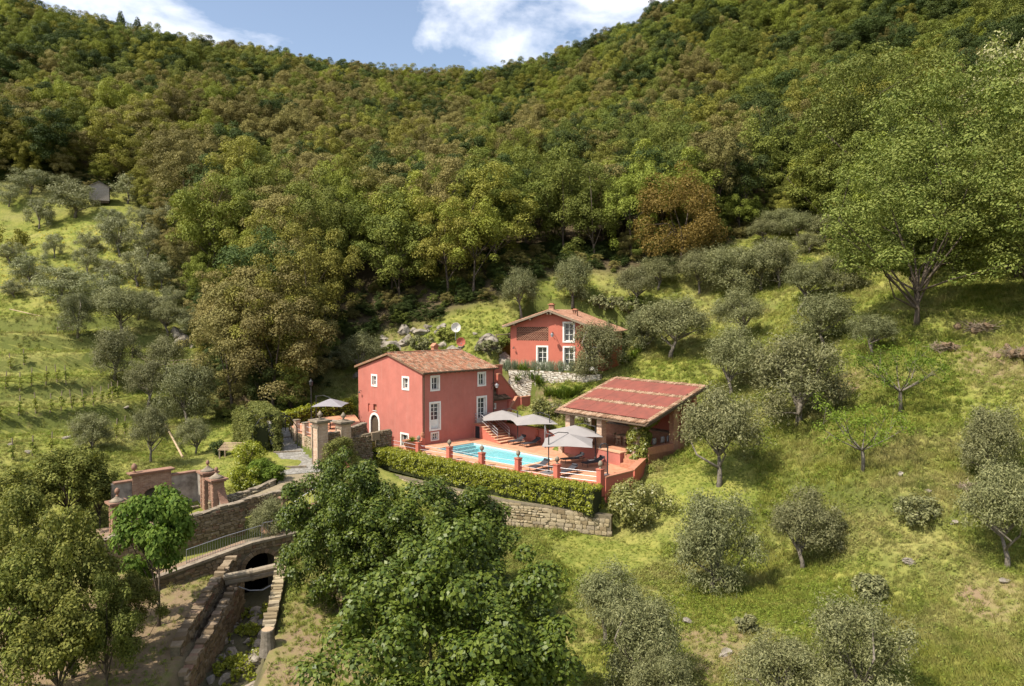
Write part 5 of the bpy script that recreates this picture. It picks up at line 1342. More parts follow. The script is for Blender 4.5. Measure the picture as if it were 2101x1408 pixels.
# ------------------------------------------------------------------ pavilion
def pavilion():
    t = villa('pavilion', 'open poolside pavilion with rust-red panelled roof on brick pillars', 'pavilion', 7.2, -15, T0, None, R(-5))
    zf, zb, x0, x1, y0, y1 = 3.55, 6.08, -.75, 7.0, -5.55, 4.85
    for y in (3.75, -.05, -3.9):
        mb = MB(); mb.box(-.28, .28, y - .28, y + .28, -.1, 3.55); mb.build('pillar', M_BRICK, t)
    fl = MB(); fl.box(.35, 6.3, -4.9, 5.0, -.6, 1.0); fl.build('floor', M_DECK, t)
    mb = MB(); mb.box(5.9, 6.3, -4.9, 4.9, 1.0, 5.3); w = mb.build('back_wall', M_RED2, t)
    mb = MB(); mb.box(.3, 5.9, -4.9, -4.5, .0, 1.55); mb.build('side_wall', M_TERRA, t)
    mb = MB(); mb.box(3.3, 3.9, -4.95, -4.45, 1.0, 4.6); mb.build('pillar', M_BRICKR, t)
    mb = MB(); mb.box(5.2, 5.9, -4.3, 4.6, 1.0, 1.95); ct = mb.build('counter', M_BRICKR, t)
    mb = MB(); mb.box(5.1, 5.9, -4.3, 4.6, 1.95, 2.03); mb.build('counter_top', M_STONEC, ct)
    mb = MB(); mb.box(5.3, 5.8, 2.6, 3.6, 2.03, 2.5); mb.build('oven', M_DARKM, ct)
    th = math.atan2(zb - zf, x1 - x0); s = Vector((x1 - x0, 0, zb - zf)); ln = s.length; s.normalize(); nr = Vector((-s.z, 0, s.x))
    P = lambda q, y, h=0.0: Vector((x0, y, zf)) + s * q + nr * h
    mb = MB(); mb.hexa([P(0, y0, -.1), P(ln, y0, -.1), P(ln, y1, -.1), P(0, y1, -.1)], [P(0, y0), P(ln, y0), P(ln, y1), P(0, y1)]); rf = mb.build('roof', M_DTILE, t)
    mb = MB(); mb.hexa([P(.5, y0 + .3, -.36), P(.72, y0 + .3, -.36), P(.72, y1 - .3, -.36), P(.5, y1 - .3, -.36)], [P(.5, y0 + .3, -.1), P(.72, y0 + .3, -.1), P(.72, y1 - .3, -.1), P(.5, y1 - .3, -.1)]); mb.build('beam', M_DWOOD, t)
    for i in range(12):
        y = y0 + .35 + i * (y1 - y0 - .7) / 11
        mb = MB(); mb.hexa([P(.05, y - .06, -.24), P(ln - .1, y - .06, -.24), P(ln - .1, y + .06, -.24), P(.05, y + .06, -.24)], [P(.05, y - .06, -.102), P(ln - .1, y - .06, -.102), P(ln - .1, y + .06, -.102), P(.05, y + .06, -.102)]); mb.build('rafter', M_DWOOD, rf)
    mb = MB(); mb.tube([P(-.1, y0, -.08), P(-.1, y1, -.08)], .07, 8); mb.build('gutter', M_DWOOD, rf)
    for yy in (y0 - .03, y1):
        mb = MB(); mb.hexa([P(0, yy, -.2), P(ln, yy, -.2), P(ln, yy + .03, -.2), P(0, yy + .03, -.2)], [P(0, yy, .03), P(ln, yy, .03), P(ln, yy + .03, .03), P(0, yy + .03, .03)]); mb.build('verge_board', M_DWOOD, rf)
    M_RUST = plain('oxide_red_sheet', (0.250, 0.075, 0.052), .7, .25, c2=(0.165, 0.058, 0.042), scale=1.3, bump=.05)
    rows = ((.72, 2.62), (3.15, 5.05), (5.55, 7.5))
    for q0, q1 in rows:
        for k in range(4):
            a = y0 + .45 + k * (y1 - y0 - .9) / 4 + .01; b = y0 + .45 + (k + 1) * (y1 - y0 - .9) / 4 - .01
            mb = MB(); mb.hexa([P(q0, a, .06), P(q1, a, .06), P(q1, b, .06), P(q0, b, .06)], [P(q0, a, .10), P(q1, a, .10), P(q1, b, .10), P(q0, b, .10)])
            mb.build('roof_panel', M_RUST, rf)
    # tiles, each its own piece
    tm = MB()
    vs = [(x_, -r_ * math.cos(math.pi * k / 6), l_ + r_ * math.sin(math.pi * k / 6)) for x_, r_, l_ in ((-.25, .105, .03), (.25, .085, .0)) for k in range(7)]
    tm.add(vs, [(k, k + 1, 8 + k, 7 + k) for k in range(6)] + [(6, 5, 4, 3, 2, 1, 0)])
    me = tm.mesh('roof_tile', M_TILE3, recalc=False)
    rr = random.Random(8)
    n = 42
    for q in (.25, 2.88, 5.30, 7.78):
        for i in range(n):
            y = y0 + .15 + (i + .5) * (y1 - y0 - .3) / n
            o = link('roof_tile', me, rf); o.location = P(q + rr.gauss(0, .03), y + rr.gauss(0, .012), .035); o.rotation_euler = (0, -th, rr.gauss(0, .04)); o.scale = (1.15 if q < 1 else 1, 1, 1)
    for yy in (y0 + .14, y0 + .36, y1 - .14, y1 - .36):
        for i in range(18):
            o = link('roof_tile', me, rf); o.location = P(.6 + i * .41, yy + rr.gauss(0, .01), .03); o.rotation_euler = (0, -th, rr.gauss(0, .04))
pavilion()
def table_set():
    t = villa('dining_table', 'light teak dining table under the pavilion roof', 'table', 9.6, -16.3, T0 + 1.0)
    mb = MB(); mb.box(-.5, .5, -1.2, 1.2, .70, .76); mb.build('table_top', M_LWOOD, t)
    for x in (-.42, .42):
        for y in (-1.1, 1.1): mb = MB(); mb.box(x - .04, x + .04, y - .04, y + .04, 0, .70); mb.build('leg', M_LWOOD, t)
    def chair(x, y, rz, lb):
        c = villa('dining_chair', lb, 'chair', x, y, T0 + 1.0, 'dining chairs', rz)
        mb = MB(); mb.box(-.23, .23, -.22, .22, .43, .47); mb.build('seat', M_LWOOD, c)
        for sx in (-.2, .2):
            for sy in (-.19, .19): mb = MB(); mb.tube([(sx * 1.08, sy * 1.1, 0), (sx, sy, .43 if sx > 0 else .80)], .022, 6); mb.build('leg', M_LWOOD, c)
        mb = MB(); mb.hexa([(-.24, -.22, .64), (-.19, -.22, .64), (-.19, .22, .64), (-.24, .22, .64)], [(-.26, -.22, .82), (-.21, -.22, .82), (-.21, .22, .82), (-.26, .22, .82)]); mb.build('backrest', M_LWOOD, c)
    chair(8.75, -15.75, 0.05, 'pale wooden dining chair at the pavilion table, next to the bare brick pillar')
    chair(8.75, -16.6, -.05, 'pale wooden dining chair at the pavilion table, next to the leafy pillar')
    chair(10.4, -16.0, math.pi, 'pale wooden dining chair on the counter side of the pavilion table')
    chair(9.6, -14.8, -math.pi / 2, 'pale wooden dining chair at the head of the pavilion table')
    for i, y in enumerate((0.0, 1.1, 1.9)):
        c = villa('cushion', ('white cushion leaning by the brick pier in the pavilion', 'square grey cushion in the middle of the pavilion bench', 'grey cushion at the far end of the pavilion bench')[i], 'cushion', 8.6 + y * 1.05, -19.35, T0 + 1.55, 'bench cushions', .1)
        b = bmesh.new(); bmesh.ops.create_uvsphere(b, u_segments=12, v_segments=8, radius=.28)
        for v in b.verts: v.co = Vector((max(-.25, min(.25, v.co.x * 1.3)), v.co.y * .4, .25 + max(-.25, min(.25, v.co.z * 1.3))))
        me = bpy.data.meshes.new('cushion'); b.to_mesh(me); b.free(); me.materials.append(M_CLOTH); me.polygons.foreach_set('use_smooth', [True] * len(me.polygons)); link('pad', me, c)
table_set()

# ------------------------------------------------------------------ furniture
def umbrella(lb, ca, cb, ma, mb_, top=2.75, r=2.7, rot=0.0, cloth=None, z=T0, sides=4, drop=.72):
    t = villa('cantilever_umbrella', lb, 'umbrella', ma, mb_, z)
    dx, dy = ca - ma, cb - mb_; cl = cloth or M_CLOTH
    k = sides * 2; m = MB(); ring = []
    for j in range(k):
        a = rot + 2 * math.pi * j / k; rr_ = r * (1.0 if j % 2 == 0 else math.cos(math.pi / sides) * .97); zz = top - drop * (1 if j % 2 == 0 else .92)
        ring.append((rr_ * math.cos(a), rr_ * math.sin(a), zz))
    mid = [(x * .5, y * .5, top - (top - q) * .47) for x, y, q in ring]
    vs = [(dx, dy, top)] + [(dx + x, dy + y, q) for x, y, q in mid] + [(dx + x, dy + y, q) for x, y, q in ring]
    fs = [(0, 1 + j, 1 + (j + 1) % k) for j in range(k)] + [(1 + j, 1 + k + j, 1 + k + (j + 1) % k, 1 + (j + 1) % k) for j in range(k)]
    m.add(vs, fs); c = m.build('canopy', cl, t); md = c.modifiers.new('cloth', 'SOLIDIFY'); md.thickness = .012; md.offset = -1
    for j in range(0, k, 1):
        q = ring[j]; m = MB(); m.tube([(dx, dy, top - .08), (dx + mid[j][0], dy + mid[j][1], mid[j][2] - .06), (dx + q[0] * .97, dy + q[1] * .97, q[2] - .04)], .012, 5); m.build('rib', M_DARKM, t)
    m = MB(); m.tube([(dx, dy, top - .75), (dx, dy, top + .08)], .03, 8); m.build('hub', M_DARKM, t)
    m = MB(); m.tube([(0, 0, 0), (0, 0, top + .12)], .045, 8); m.build('mast', M_DARKM, t)
    m = MB(); m.tube([(0, 0, top + .05), (dx * .5, dy * .5, top + .22), (dx, dy, top + .06)], .03, 8); m.build('arm', M_DARKM, t)
    m = MB(); m.box(-.5, .5, -.5, .5, 0, .06); b = m.build('base', M_GREYM, t)
    m = MB(); m.lathe([(.09, .06), (.08, .25), (.05, .3)], 10); m.build('sleeve', M_DARKM, b)
umbrella('grey square parasol next to the stair, over the rear loungers', 7.75, -2.4, 7.95, -4.3, rot=.1)
umbrella('grey square parasol over the rear loungers, next to the pavilion', 8.0, -6.3, 8.1, -8.3, rot=.2)
umbrella('grey square parasol next to the pavilion pillar, over the front loungers', 5.75, -13.4, 6.1, -15.3, rot=.15)
umbrella('grey square parasol at the pool corner, on a slab base behind the fence', 2.2, -15.8, .05, -15.75, rot=-.1)
umbrella('slate grey round parasol on the small upper terrace', -5.75, 6.3, -4.4 - 1.7, 8.3, top=2.45, r=1.95, cloth=M_CLOTH2, z=CAMZ - 10.4, sides=4, drop=.6)
def lounger_proto():
    t = thing('sun_lounger', 'x', 'sun lounger', (0, 0, 0), 0, 'charcoal sun loungers')
    m = MB()
    for y in (-.32, .32): m.tube([(-.98, y, .32), (.98, y, .32)], .022, 6)
    for x in (-.98, .98): m.tube([(x, -.32, .32), (x, .32, .32)], .022, 6)
    m.build('frame', M_DARKM, t)
    for x in (-.8, .8):
        for y in (-.32, .32): m = MB(); m.tube([(x, y, 0), (x, y, .32)], .022, 6); m.build('leg', M_DARKM, t)
    m = MB(); m.box(-.97, .35, -.30, .30, .335, .36); m.build('sling', M_SLING, t)
    m = MB(); m.hexa([(.36, -.30, .34), (.98, -.30, .60), (.98, .30, .60), (.36, .30, .34)], [(.35, -.30, .365), (.97, -.30, .625), (.97, .30, .625), (.35, .30, .365)]); m.build('backrest', M_SLING, t)
    m = MB(); m.tube([(.95, -.2, .33), (.95, -.2, .6)], .015, 5); m.tube([(.95, .2, .33), (.95, .2, .6)], .015, 5); m.build('prop', M_DARKM, t)
    m = MB(); m.lathe([(.02, -.25), (.09, -.24), (.09, .24), (.02, .25)], 8); pl = m.build('headrest', M_SLING, t, smooth=True); pl.rotation_euler = (R(90), 0, 0); pl.location = (.9, 0, .65)
    return t
LP = lounger_proto()
LSP = [(6.9, -5.3, .05, 'charcoal sun lounger under the parasol next to the stair'), (6.9, -7.1, -.05, 'charcoal sun lounger under the parasol by the red back wall'), (4.3, -14.4, -.35, 'charcoal sun lounger facing the pool before the low red wall'),
       (4.4, -16.5, -.2, 'charcoal sun lounger between the parasol mast and the shower'), (.35, -14.5, .1, 'charcoal sun lounger between the pool end and the umbrella base'), (.5, -17.2, .0, 'charcoal sun lounger with raised back beside the fence post')]
for i, (a, b, dr, lb) in enumerate(LSP):
    o = LP if i == 0 else copytree(LP)
    o.location = L(a, b, T0 + .005); o.rotation_euler = (0, 0, TH + dr); o['label'] = lb
def shower():
    t = villa('outdoor_shower', 'black gooseneck outdoor shower at the terrace corner', 'shower', 2.64, -19.35, T0)
    m = MB(); m.tube([(0, 0, 0), (0, 0, 2.15), (-.06, .05, 2.32), (-.25, .2, 2.38), (-.42, .33, 2.3), (-.45, .36, 2.12)], .055, 8); m.build('pipe', M_DARKM, t)
    m = MB(); m.lathe([(.03, .1), (.11, .02), (.11, 0)], 12, (-.45, .36, 2.02)); m.build('shower_head', M_DARKM, t)
    m = MB(); m.box(-.3, .3, -.3, .3, .004, .05); m.build('tray', M_GREYM, t)
    t = villa('steel_post', 'grey steel post with slanting tension arm beside the pool parasol', 'post', 7.2, -8.6, T0)
    m = MB(); m.box(-.06, .06, -.06, .06, 0, 2.0); m.build('post', M_GREYM, t)
    m = MB(); m.tube([(0, 0, 1.9), (-.9, -1.0, 1.55), (-1.3, -1.9, 1.6)], .025, 6); m.build('arm', M_GREYM, t)
    m = MB(); m.tube([(0, 0, 1.2), (-.6, -.9, 1.5), (-.9, -1.5, 1.9)], .02, 6); m.build('brace', M_DARKM, t)
shower()
def side_table(a, b, lb):
    t = villa('side_table', lb, 'table', a, b, T0, 'low pool tables')
    m = MB(); m.lathe([(.24, .40), (.25, .42), (.24, .44)], 16); m.build('table_top', M_DARKM, t)
    m = MB(); m.lathe([(.16, 0), (.16, .02), (.03, .04), (.03, .40)], 12); m.build('stem', M_DARKM, t)
side_table(.5, -15.75 + .1, 'round dark low table beside the umbrella base'); side_table(6.4, -6.2, 'round dark low table between the rear loungers')
def planter():
    t = villa('planter', 'wide terracotta bowl planter with an agave inside the fence', 'planter', -2.1, -1.3, T0)
    m = MB(); m.lathe([(.42, 0), (.46, .06), (.5, .1), (.78, .72), (.86, .86), (.90, .9), (.84, .9), (.76, .78)], 20); m.build('bowl', M_TERRA, t, smooth=True)
    m = MB(); m.lathe([(.02, .76), (.77, .77), (.77, .78)], 16); m.build('soil', M_MORTAR, t)
    p = villa('agave_plant', 'spiky green agave growing in the terracotta bowl', 'plant', -2.1, -1.3, T0 + .75)
    m = MB()
    for i in range(46):
        a = i * 2.4; e = .25 + .95 * (i / 46); l = .75 - .15 * i / 46; d = Vector((math.cos(a) * math.cos(e), math.sin(a) * math.cos(e), math.sin(e))); s = Vector((-math.sin(a), math.cos(a), 0)) * .035
        q = d * l * .55 + Vector((0, 0, .03)); tip = d * l - Vector((0, 0, .12 * (1 - i / 46)))
        m.add([s * .7, -s * .7, q - s, q + s, tip], [(0, 1, 2, 3), (3, 2, 4)])
    m.build('leaves', LM['strap'], p, recalc=False)
    t = villa('urn', 'small terracotta urn on a red plinth beside the house corner', 'urn', -1.2, -1.6, T0)
    m = MB(); m.box(-.16, .16, -.16, .16, 0, 1.0); m.build('plinth', M_RED2, t)
    m = MB(); m.lathe([(.1, 1.0), (.06, 1.06), (.16, 1.2), (.2, 1.36), (.13, 1.46), (.17, 1.52), (.02, 1.52)], 12); m.build('bowl', M_TERRA, t, smooth=True)
    m = MB(); m.tube([(0, 0, 1.5), (.02, .02, 1.95)], [.06, .01], 6); m.build('stem', M_TERRA, t)
planter()

# ------------------------------------------------------------------ clipped greenery
def hedge_thing(name, label, cat, path, width, leafkey, n_per_m, size, group=None, rough_top=0.05, mat_core=None, seed=1):
    """path: world points (x,y,z_foot,z_head); a dark branch core with leaf faces all over"""
    x0, y0, z0 = path[0][:3]; t = thing(name, label, cat, (x0, y0, z0), 0, group)
    C = []; rr = []; core = MB(); tot = 0
    for A, B in zip(path[:-1], path[1:]):
        A = Vector(A[:2]), A[2], A[3]; B = Vector(B[:2]), B[2], B[3]; d = B[0] - A[0]; ln = d.length; d /= ln; nn = Vector((-d.y, d.x)); tot += ln
        k = max(2, int(ln / .32))
        for i in range(k):
            f = (i + .5) / k; c = A[0].lerp(B[0], f); zb = A[1] + (B[1] - A[1]) * f - z0; zt = A[2] + (B[2] - A[2]) * f - z0
            nz_ = max(2, int((zt - zb) / .34)); nw = max(2, int(width / .34))
            for jz in range(nz_):
                for jw in range(nw):
                    if 0 < jz < nz_ - 1 and 0 < jw < nw - 1: continue
                    w = (jw / (nw - 1) - .5) * (width - .36); r_ = .2 + .1 * rng.random()
                    p = c + nn * (w + rng.normal() * .06)
                    C.append((p.x - x0 + d.x * rng.normal() * .1, p.y - y0 + d.y * rng.normal() * .1, zb + .18 + (zt - zb - .36) * jz / (nz_ - 1) + rng.normal() * rough_top)); rr.append(r_)
        q = width / 2 - .22
        core.hexa([(*(p - Vector((x0, y0))), z) for p, z in ((A[0] + nn * q, A[1] - z0 - .3), (B[0] + nn * q, B[1] - z0 - .3), (B[0] - nn * q, B[1] - z0 - .3), (A[0] - nn * q, A[1] - z0 - .3))],
                  [(*(p - Vector((x0, y0))), z) for p, z in ((A[0] + nn * q, A[2] - z0 - .22), (B[0] + nn * q, B[2] - z0 - .22), (B[0] - nn * q, B[2] - z0 - .22), (A[0] - nn * q, A[2] - z0 - .22))])
    core.build('branches', plain('hedge_twigs', (.035, .04, .012), .9), t)
    V, F = leafcloud(C, rr, int(tot * n_per_m), size, .6, up=.55, shell=.55)
    link('foliage', npmesh('foliage', V, F, LM[leafkey]), t)
    return t
def abz(a, b, z0, z1): p = L(a, b); return (p.x, p.y, z0, z1)
hz = CAMZ
hp = [abz(-4.55, 5.0, hz - 13.1, hz - 11.7), abz(-4.2, .8, hz - 13.2, hz - 11.85), abz(-3.75, -5, hz - 13.3, hz - 11.9), abz(-3.15, -11, hz - 13.4, hz - 11.95), abz(-2.2, -17, hz - 13.55, hz - 12.0), abz(-1.15, -21.5, hz - 13.75, hz - 12.05)]
hedge_thing('hedge', 'long clipped yellow-green hedge below the pool fence', 'hedge', hp, 1.8, 'hedge', 3200, .115)
hedge_thing('hedge', 'low clipped hedge closing the small upper terrace beside the round parasol', 'hedge', [(-21.3, 67.0, CAMZ - 11.0, CAMZ - 9.3), (-19.4, 72.0, CAMZ - 10.8, CAMZ - 9.1), (-16.6, 74.8, CAMZ - 10.6, CAMZ - 8.9)], 1.3, 'hedge', 900, .17)
def bush(name, label, cat, loc, w, h, leafkey, n, size, group=None, flat=False):
    t = thing(name, label, cat, loc, random.random() * 6, group)
    C, rr = crown_clumps(34, w * .38, h * .40, h * .48, min(w, h) * .19, low=-.95, inner=.2, jitter=.15)
    if flat: C[:, 2] = np.clip(C[:, 2], 0.1, h * .82)
    V, F = leafcloud(C, rr, n, size, .6, up=.5, shell=.5)
    link('foliage', npmesh('foliage', V, F, LM[leafkey]), t)
    m = MB(); m.tube([(0, 0, -.3), (0, 0, h * .4)], [.08, .05], 6)
    for c in C[:6]: m.tube([(0, 0, h * .1), tuple(c)], [.04, .012], 4, False)
    m.build('stems', M_BARK, t)
    return t
q = hit(1308, 1085); bush('shrub', 'round pale-leaved shrub at the end of the stone retaining wall', 'shrub', (q.x, q.y + .6, gz(q.x, q.y + .6)), 3.9, 3.1, 'pale', 9000, .16)
# vine on the third pillar
def vine():
    t = villa('climbing_vine', 'leafy climber smothering the pavilion corner pillar', 'vine', 7.2, -18.9, T0)
    C = []; rr = []
    for i in range(130):
        z = -.1 + 3.6 * rng.random(); a = rng.random() * 6.28; w = .5 + .12 * rng.random() + (.15 if z < 2.6 else 0); C.append((w * math.cos(a), w * math.sin(a), z)); rr.append(.24 + .1 * rng.random())
    for i in range(30):
        f = rng.random(); C.append((.3 + 4.8 * f, -.55 + .2 * rng.random(), 3.2 + 1.75 * f - .3 * rng.random())); rr.append(.22)
    for i in range(14): C.append((-.2 + .3 * rng.random(), -.6 + 1.5 * rng.random(), 3.1 + .3 * rng.random())); rr.append(.2)
    V, F = leafcloud(C, rr, 20000, .15, .75, up=.2, shell=.35); link('foliage', npmesh('foliage', V, F, LM['ivy']), t)
    m = MB()
    for i in range(5): a = i * 1.3; m.tube([(.34 * math.cos(a), .34 * math.sin(a), -.1), (.36 * math.cos(a + .4), .36 * math.sin(a + .4), 1.6), (.36 * math.cos(a + .2), .36 * math.sin(a + .2), 3.3)], [.035, .025, .015], 5)
    m.build('stems', M_BARK, t)
vine()
# ------------------------------------------------------------------ retaining wall below the hedge
def wz(a, b, zb, zt): p = L(a, b); return (p.x, p.y, CAMZ + zb, CAMZ + zt)
RW = [wz(-6.4, -1.5, -15.0, -13.35), wz(-5.65, -9.6, -15.25, -13.4), wz(-4.75, -15.7, -15.25, -13.5), wz(-3.2, -18.6, -15.25, -13.7), wz(-1.0, -22.6, -15.3, -13.95)]
stone_wall('retaining_wall', 'long rubble stone retaining wall under the clipped hedge', RW, -1, M_STONES, th=.6, size=(.42, .22), maxparts=300, cap=False)
# dry stone wall before the upper house, and the lower one
def up4(u, n, zb, zt): p = uppt(u, n); return (p.x, p.y, UZ + zb, UZ + zt)
stone_wall('dry_stone_wall', 'pale dry stone wall holding the lavender bed of the upper house', [up4(-2.9, 2.75, -3.4, .0), up4(0.5, 2.9, -2.4, -.05), up4(4.5, 3.0, -1.9, -.2), up4(7.2, 2.9, -1.6, -.25)], -1, M_PALEST, th=.5, size=(.36, .17), maxparts=300, cap=False)
stone_wall('dry_stone_wall', 'rough pale stone bank between the strap-leaved plants and the pool wall', [wz(13.6, -2.0, -9.8, -9.0), wz(12.6, -6.5, -10.2, -9.3), wz(12.4, -9.6, -10.3, -9.5)], -1, M_PALEST, th=.5, size=(.4, .2), maxparts=120, cap=False)
# ------------------------------------------------------------------ small upper terrace with its wall, posts and brick gate pillars
TZ = CAMZ - 10.4
def upper_terrace():
    out = TERR2
    mb = MB(); mb.ext([(*p, -.15) for p in out], (0, 0, .15)); o = mb.build('upper_terrace', M_DECK, None, 'structure'); o.location = L(0, 0, TZ); o.rotation_euler = (0, 0, TH); o['label'] = 'small terracotta paved terrace beside the house'
    stone_wall('terrace_wall', 'sunlit rubble wall carrying the small terrace beside the cobbled path', [(-20.25, 66.3, TZ - .8, TZ - .02), (-18.65, 62.75, TZ - 1.2, TZ - .02), (-15.5, 58.6, TZ - 2.2, TZ - .02)], -1, M_STONES, th=.45, size=(.34, .2), maxparts=200, cap=False)
    stone_wall('terrace_wall', 'shaded dark stone wall of the small terrace behind the gate pillars', [(-15.0, 58.6, TZ - 2.2, TZ + .45), (-13.9, 60.7, TZ - 2.2, TZ + .5), (-12.8, 64.1, TZ - 2.2, TZ + .55)], -1, M_BROWNST, th=.4, size=(.3, .16), joined=True)
    stone_wall('garden_wall', 'dark stone wall with a small opening reaching the house forecourt', [(*L(-7.6, .25)[:2], T0 - 1.4, T0 + 1.55), (*L(-5.2, .3)[:2], T0 - 1.4, T0 + 1.7)], -1, M_BROWNST, th=.4, size=(.3, .16), joined=True, cap=False)
    stone_wall('garden_wall', 'dark stone wall ending beside the first fence post', [(*L(-4.6, .3)[:2], T0 - 1.4, T0 + 1.75), (*L(-3.2, .3)[:2], T0 - 1.4, T0 + 1.8)], -1, M_BROWNST, th=.4, size=(.3, .16), joined=True, cap=False)
    t = villa('wall_lintel', 'stone lintel over the small opening in the dark wall', 'lintel', -5.3, .12, T0 + 1.05)
    mb = MB(); mb.box(0, .8, .0, .36, 0, .7); mb.build('lintel', M_BROWNST, t)
    for i, (wx, wy, lb) in enumerate(((-16.3, 59.9, 'brick post of the small terrace nearest the tall brick pillar'), (-17.45, 61.4, 'brick post in the middle of the small terrace railing'), (-18.65, 63.0, 'brick post at the hedge end of the small terrace'))):
        t = thing('terrace_post', lb, 'post', (wx, wy, TZ - .3), TH)
        mb = MB(); mb.box(-.2, .2, -.2, .2, -.6, 1.3); mb.build('shaft', M_BRICK, t)
        mb = MB(); mb.box(-.25, .25, -.25, .25, 1.3, 1.38); mb.build('cap', M_STONEC, t)
    for p0, p1, lb in (((-16.3, 59.9), (-17.45, 61.4), 'rails beside the tall brick pillar on the small terrace'), ((-17.45, 61.4), (-18.65, 63.0), 'rails at the hedge end of the small terrace')):
        t = thing('terrace_rail', 'thin white metal ' + lb, 'railing', (*p0, TZ))
        for z in (.3, .75):
            mb = MB(); mb.tube([(0, 0, z), (p1[0] - p0[0], p1[1] - p0[1], z)], .018, 6); mb.build('rail', M_STEEL, t)
    for (a, b, zb, h, lb) in ((-10.9, -1.0, CAMZ - 12.6, 3.75, 'tall brick gate pillar with stone urn next to the cobbled path'), (-8.3, -.2, CAMZ - 12.4, 3.1, 'brick gate pillar with stone urn next to the clipped arch')):
        t = villa('gate_pillar', lb, 'pillar', a, b, zb)
        mb = MB(); mb.box(-.42, .42, -.5, .5, -.6, h); mb.build('shaft', M_BRICK, t)
        mb = MB()
        for y in (-.5, .38): mb.box(-.48, -.42, y, y + .12, .3, h - .35)
        mb.box(-.48, -.42, -.5, .5, h - .35, h - .2); mb.build('pilaster_trim', M_STONEC, t)
        mb = MB(); mb.box(-.55, .55, -.63, .63, h, h + .12); mb.box(-.66, .66, -.74, .74, h + .12, h + .26); mb.build('cap', M_STONEC, t)
        mb = MB(); mb.box(-.3, .3, -.3, .3, h + .26, h + .34); mb.lathe([(.14, .34), (.07, .45), (.2, .6), (.22, .72), (.12, .82), (.05, .95)], 10, (0, 0, h)); mb.build('urn', M_STONEC, t, smooth=True)
        mb = MB(); mb.box(-.52, .52, -.6, .6, -.6, .22); mb.build('base', M_STONEC, t)
    t = villa('gate_steps', 'terracotta steps leading up between the two brick gate pillars', 'steps', -9.6, -1.6, CAMZ - 12.9)
    for i in range(6):
        mb = MB(); mb.box(-.8, .85, -.9 + i * .36, -.9 + (i + 1) * .36, -.4, .18 * (i + 1)); mb.build('step', M_TERRA, t)
    tb = villa('garden_table', 'round pale table on the small terrace behind the brick pillars', 'table', -7.0, 4.2, TZ)
    mb = MB(); mb.lathe([(.65, .7), (.68, .72), (.65, .75)], 20); mb.build('table_top', M_CLOTH, tb)
    mb = MB(); mb.lathe([(.3, 0), (.05, .05), (.05, .7)], 10); mb.build('stem', M_DARKM, tb)
    for i, (a, b, r, lb) in enumerate(((-8.0, 4.0, 0, 'wooden garden chair at the round table, back to the path'), (-7.0, 5.3, -1.6, 'wooden garden chair at the round table, back to the hedge'))):
        c = villa('garden_chair', lb, 'chair', a, b, TZ, 'garden chairs', r)
        mb = MB(); mb.box(-.23, .23, -.22, .22, .43, .47); mb.build('seat', M_LWOOD, c)
        mb = MB(); mb.box(-.25, -.2, -.22, .22, .5, .9); mb.build('backrest', M_LWOOD, c)
        for sx in (-.2, .2):
            for sy in (-.19, .19): mb = MB(); mb.box(sx - .02, sx + .02, sy - .02, sy + .02, 0, .43); mb.build('leg', M_LWOOD, c)
    lp = villa('lamp_post', 'dark lamp post standing beside the house gable', 'lamp post', -5.9, 9.6, TZ)
    mb = MB(); mb.lathe([(.1, 0), (.08, .3), (.04, .4), (.035, 3.3), (.05, 3.35)], 8); mb.build('post', M_DARKM, lp)
    mb = MB(); mb.lathe([(.06, 3.35), (.16, 3.45), (.2, 3.8), (.08, 3.92), (.02, 4.05)], 8); mb.build('lantern', M_DARKM, lp)
upper_terrace()
# cobbled path
def strip(name, label, pts, mat, lift=.05):
    """pts: left and right edge pairs (x,y) with level; laid as one sheet on its own thickness"""
    mb = MB(); vs = []
    for (lx, ly), (rx, ry), z in pts: vs += [(lx, ly, z + lift), (rx, ry, z + lift)]
    n = len(pts); mb.add(vs, [(2 * i, 2 * i + 1, 2 * i + 3, 2 * i + 2) for i in range(n - 1)])
    o = mb.build(name, mat, None, 'structure'); o['label'] = label
    md = o.modifiers.new('thick', 'SOLIDIFY'); md.thickness = .5; md.offset = -1
    NOGRASS.append([p[0] for p in pts] + [p[1] for p in pts][::-1])
    return o
_a = L(-14.4, 12); _b = L(-11.05, 12)
def ab2(a, b): p = L(a, b); return (p.x, p.y)
strip('path', 'grey cobbled path climbing beside the small terrace', [((-23.3, 69), (-21.2, 69), CAMZ - 10.4), ((-22.3, 66), (-20.35, 66.2), CAMZ - 10.8), ((-20.7, 62.3), (-18.75, 62.7), CAMZ - 11.3), ((-18.9, 58.9), (-16.2, 59.4), CAMZ - 12.0), ((-17.7, 55.4), (-14.7, 56.6), CAMZ - 12.5)], M_COBBLE)
strip('path', 'pale worn path between the box bushes and the parapet wall', [((-17.7, 55.4), (-14.7, 56.6), CAMZ - 12.53), (ab2(-15.6, -3.1), ab2(-11.5, -3.9), CAMZ - 12.75), (ab2(-17.3, -3.5), ab2(-15.5, -4.15), CAMZ - 13.0), (ab2(-20.6, -3.5), ab2(-20.6, -4.3), CAMZ - 13.6)], plain('worn_paving', (.30, .24, .155), .95, .1, c2=(.19, .16, .10), scale=2.2, bump=.5, bscale=9), .04)
for cx_, cy_, cz_ in ((-17.5, 57.0, -12.25), (-18.9, 60.4, -11.7), (-20.4, 63.9, -11.1)):
    t = thing('path_step', 'dark stone riser across the cobbled path', 'step', (cx_, cy_, CAMZ + cz_), .25, 'path risers'); mb = MB(); mb.box(-.9, 1.3, -.09, .09, -.1, .12); mb.build('slab', M_STONEC, t)
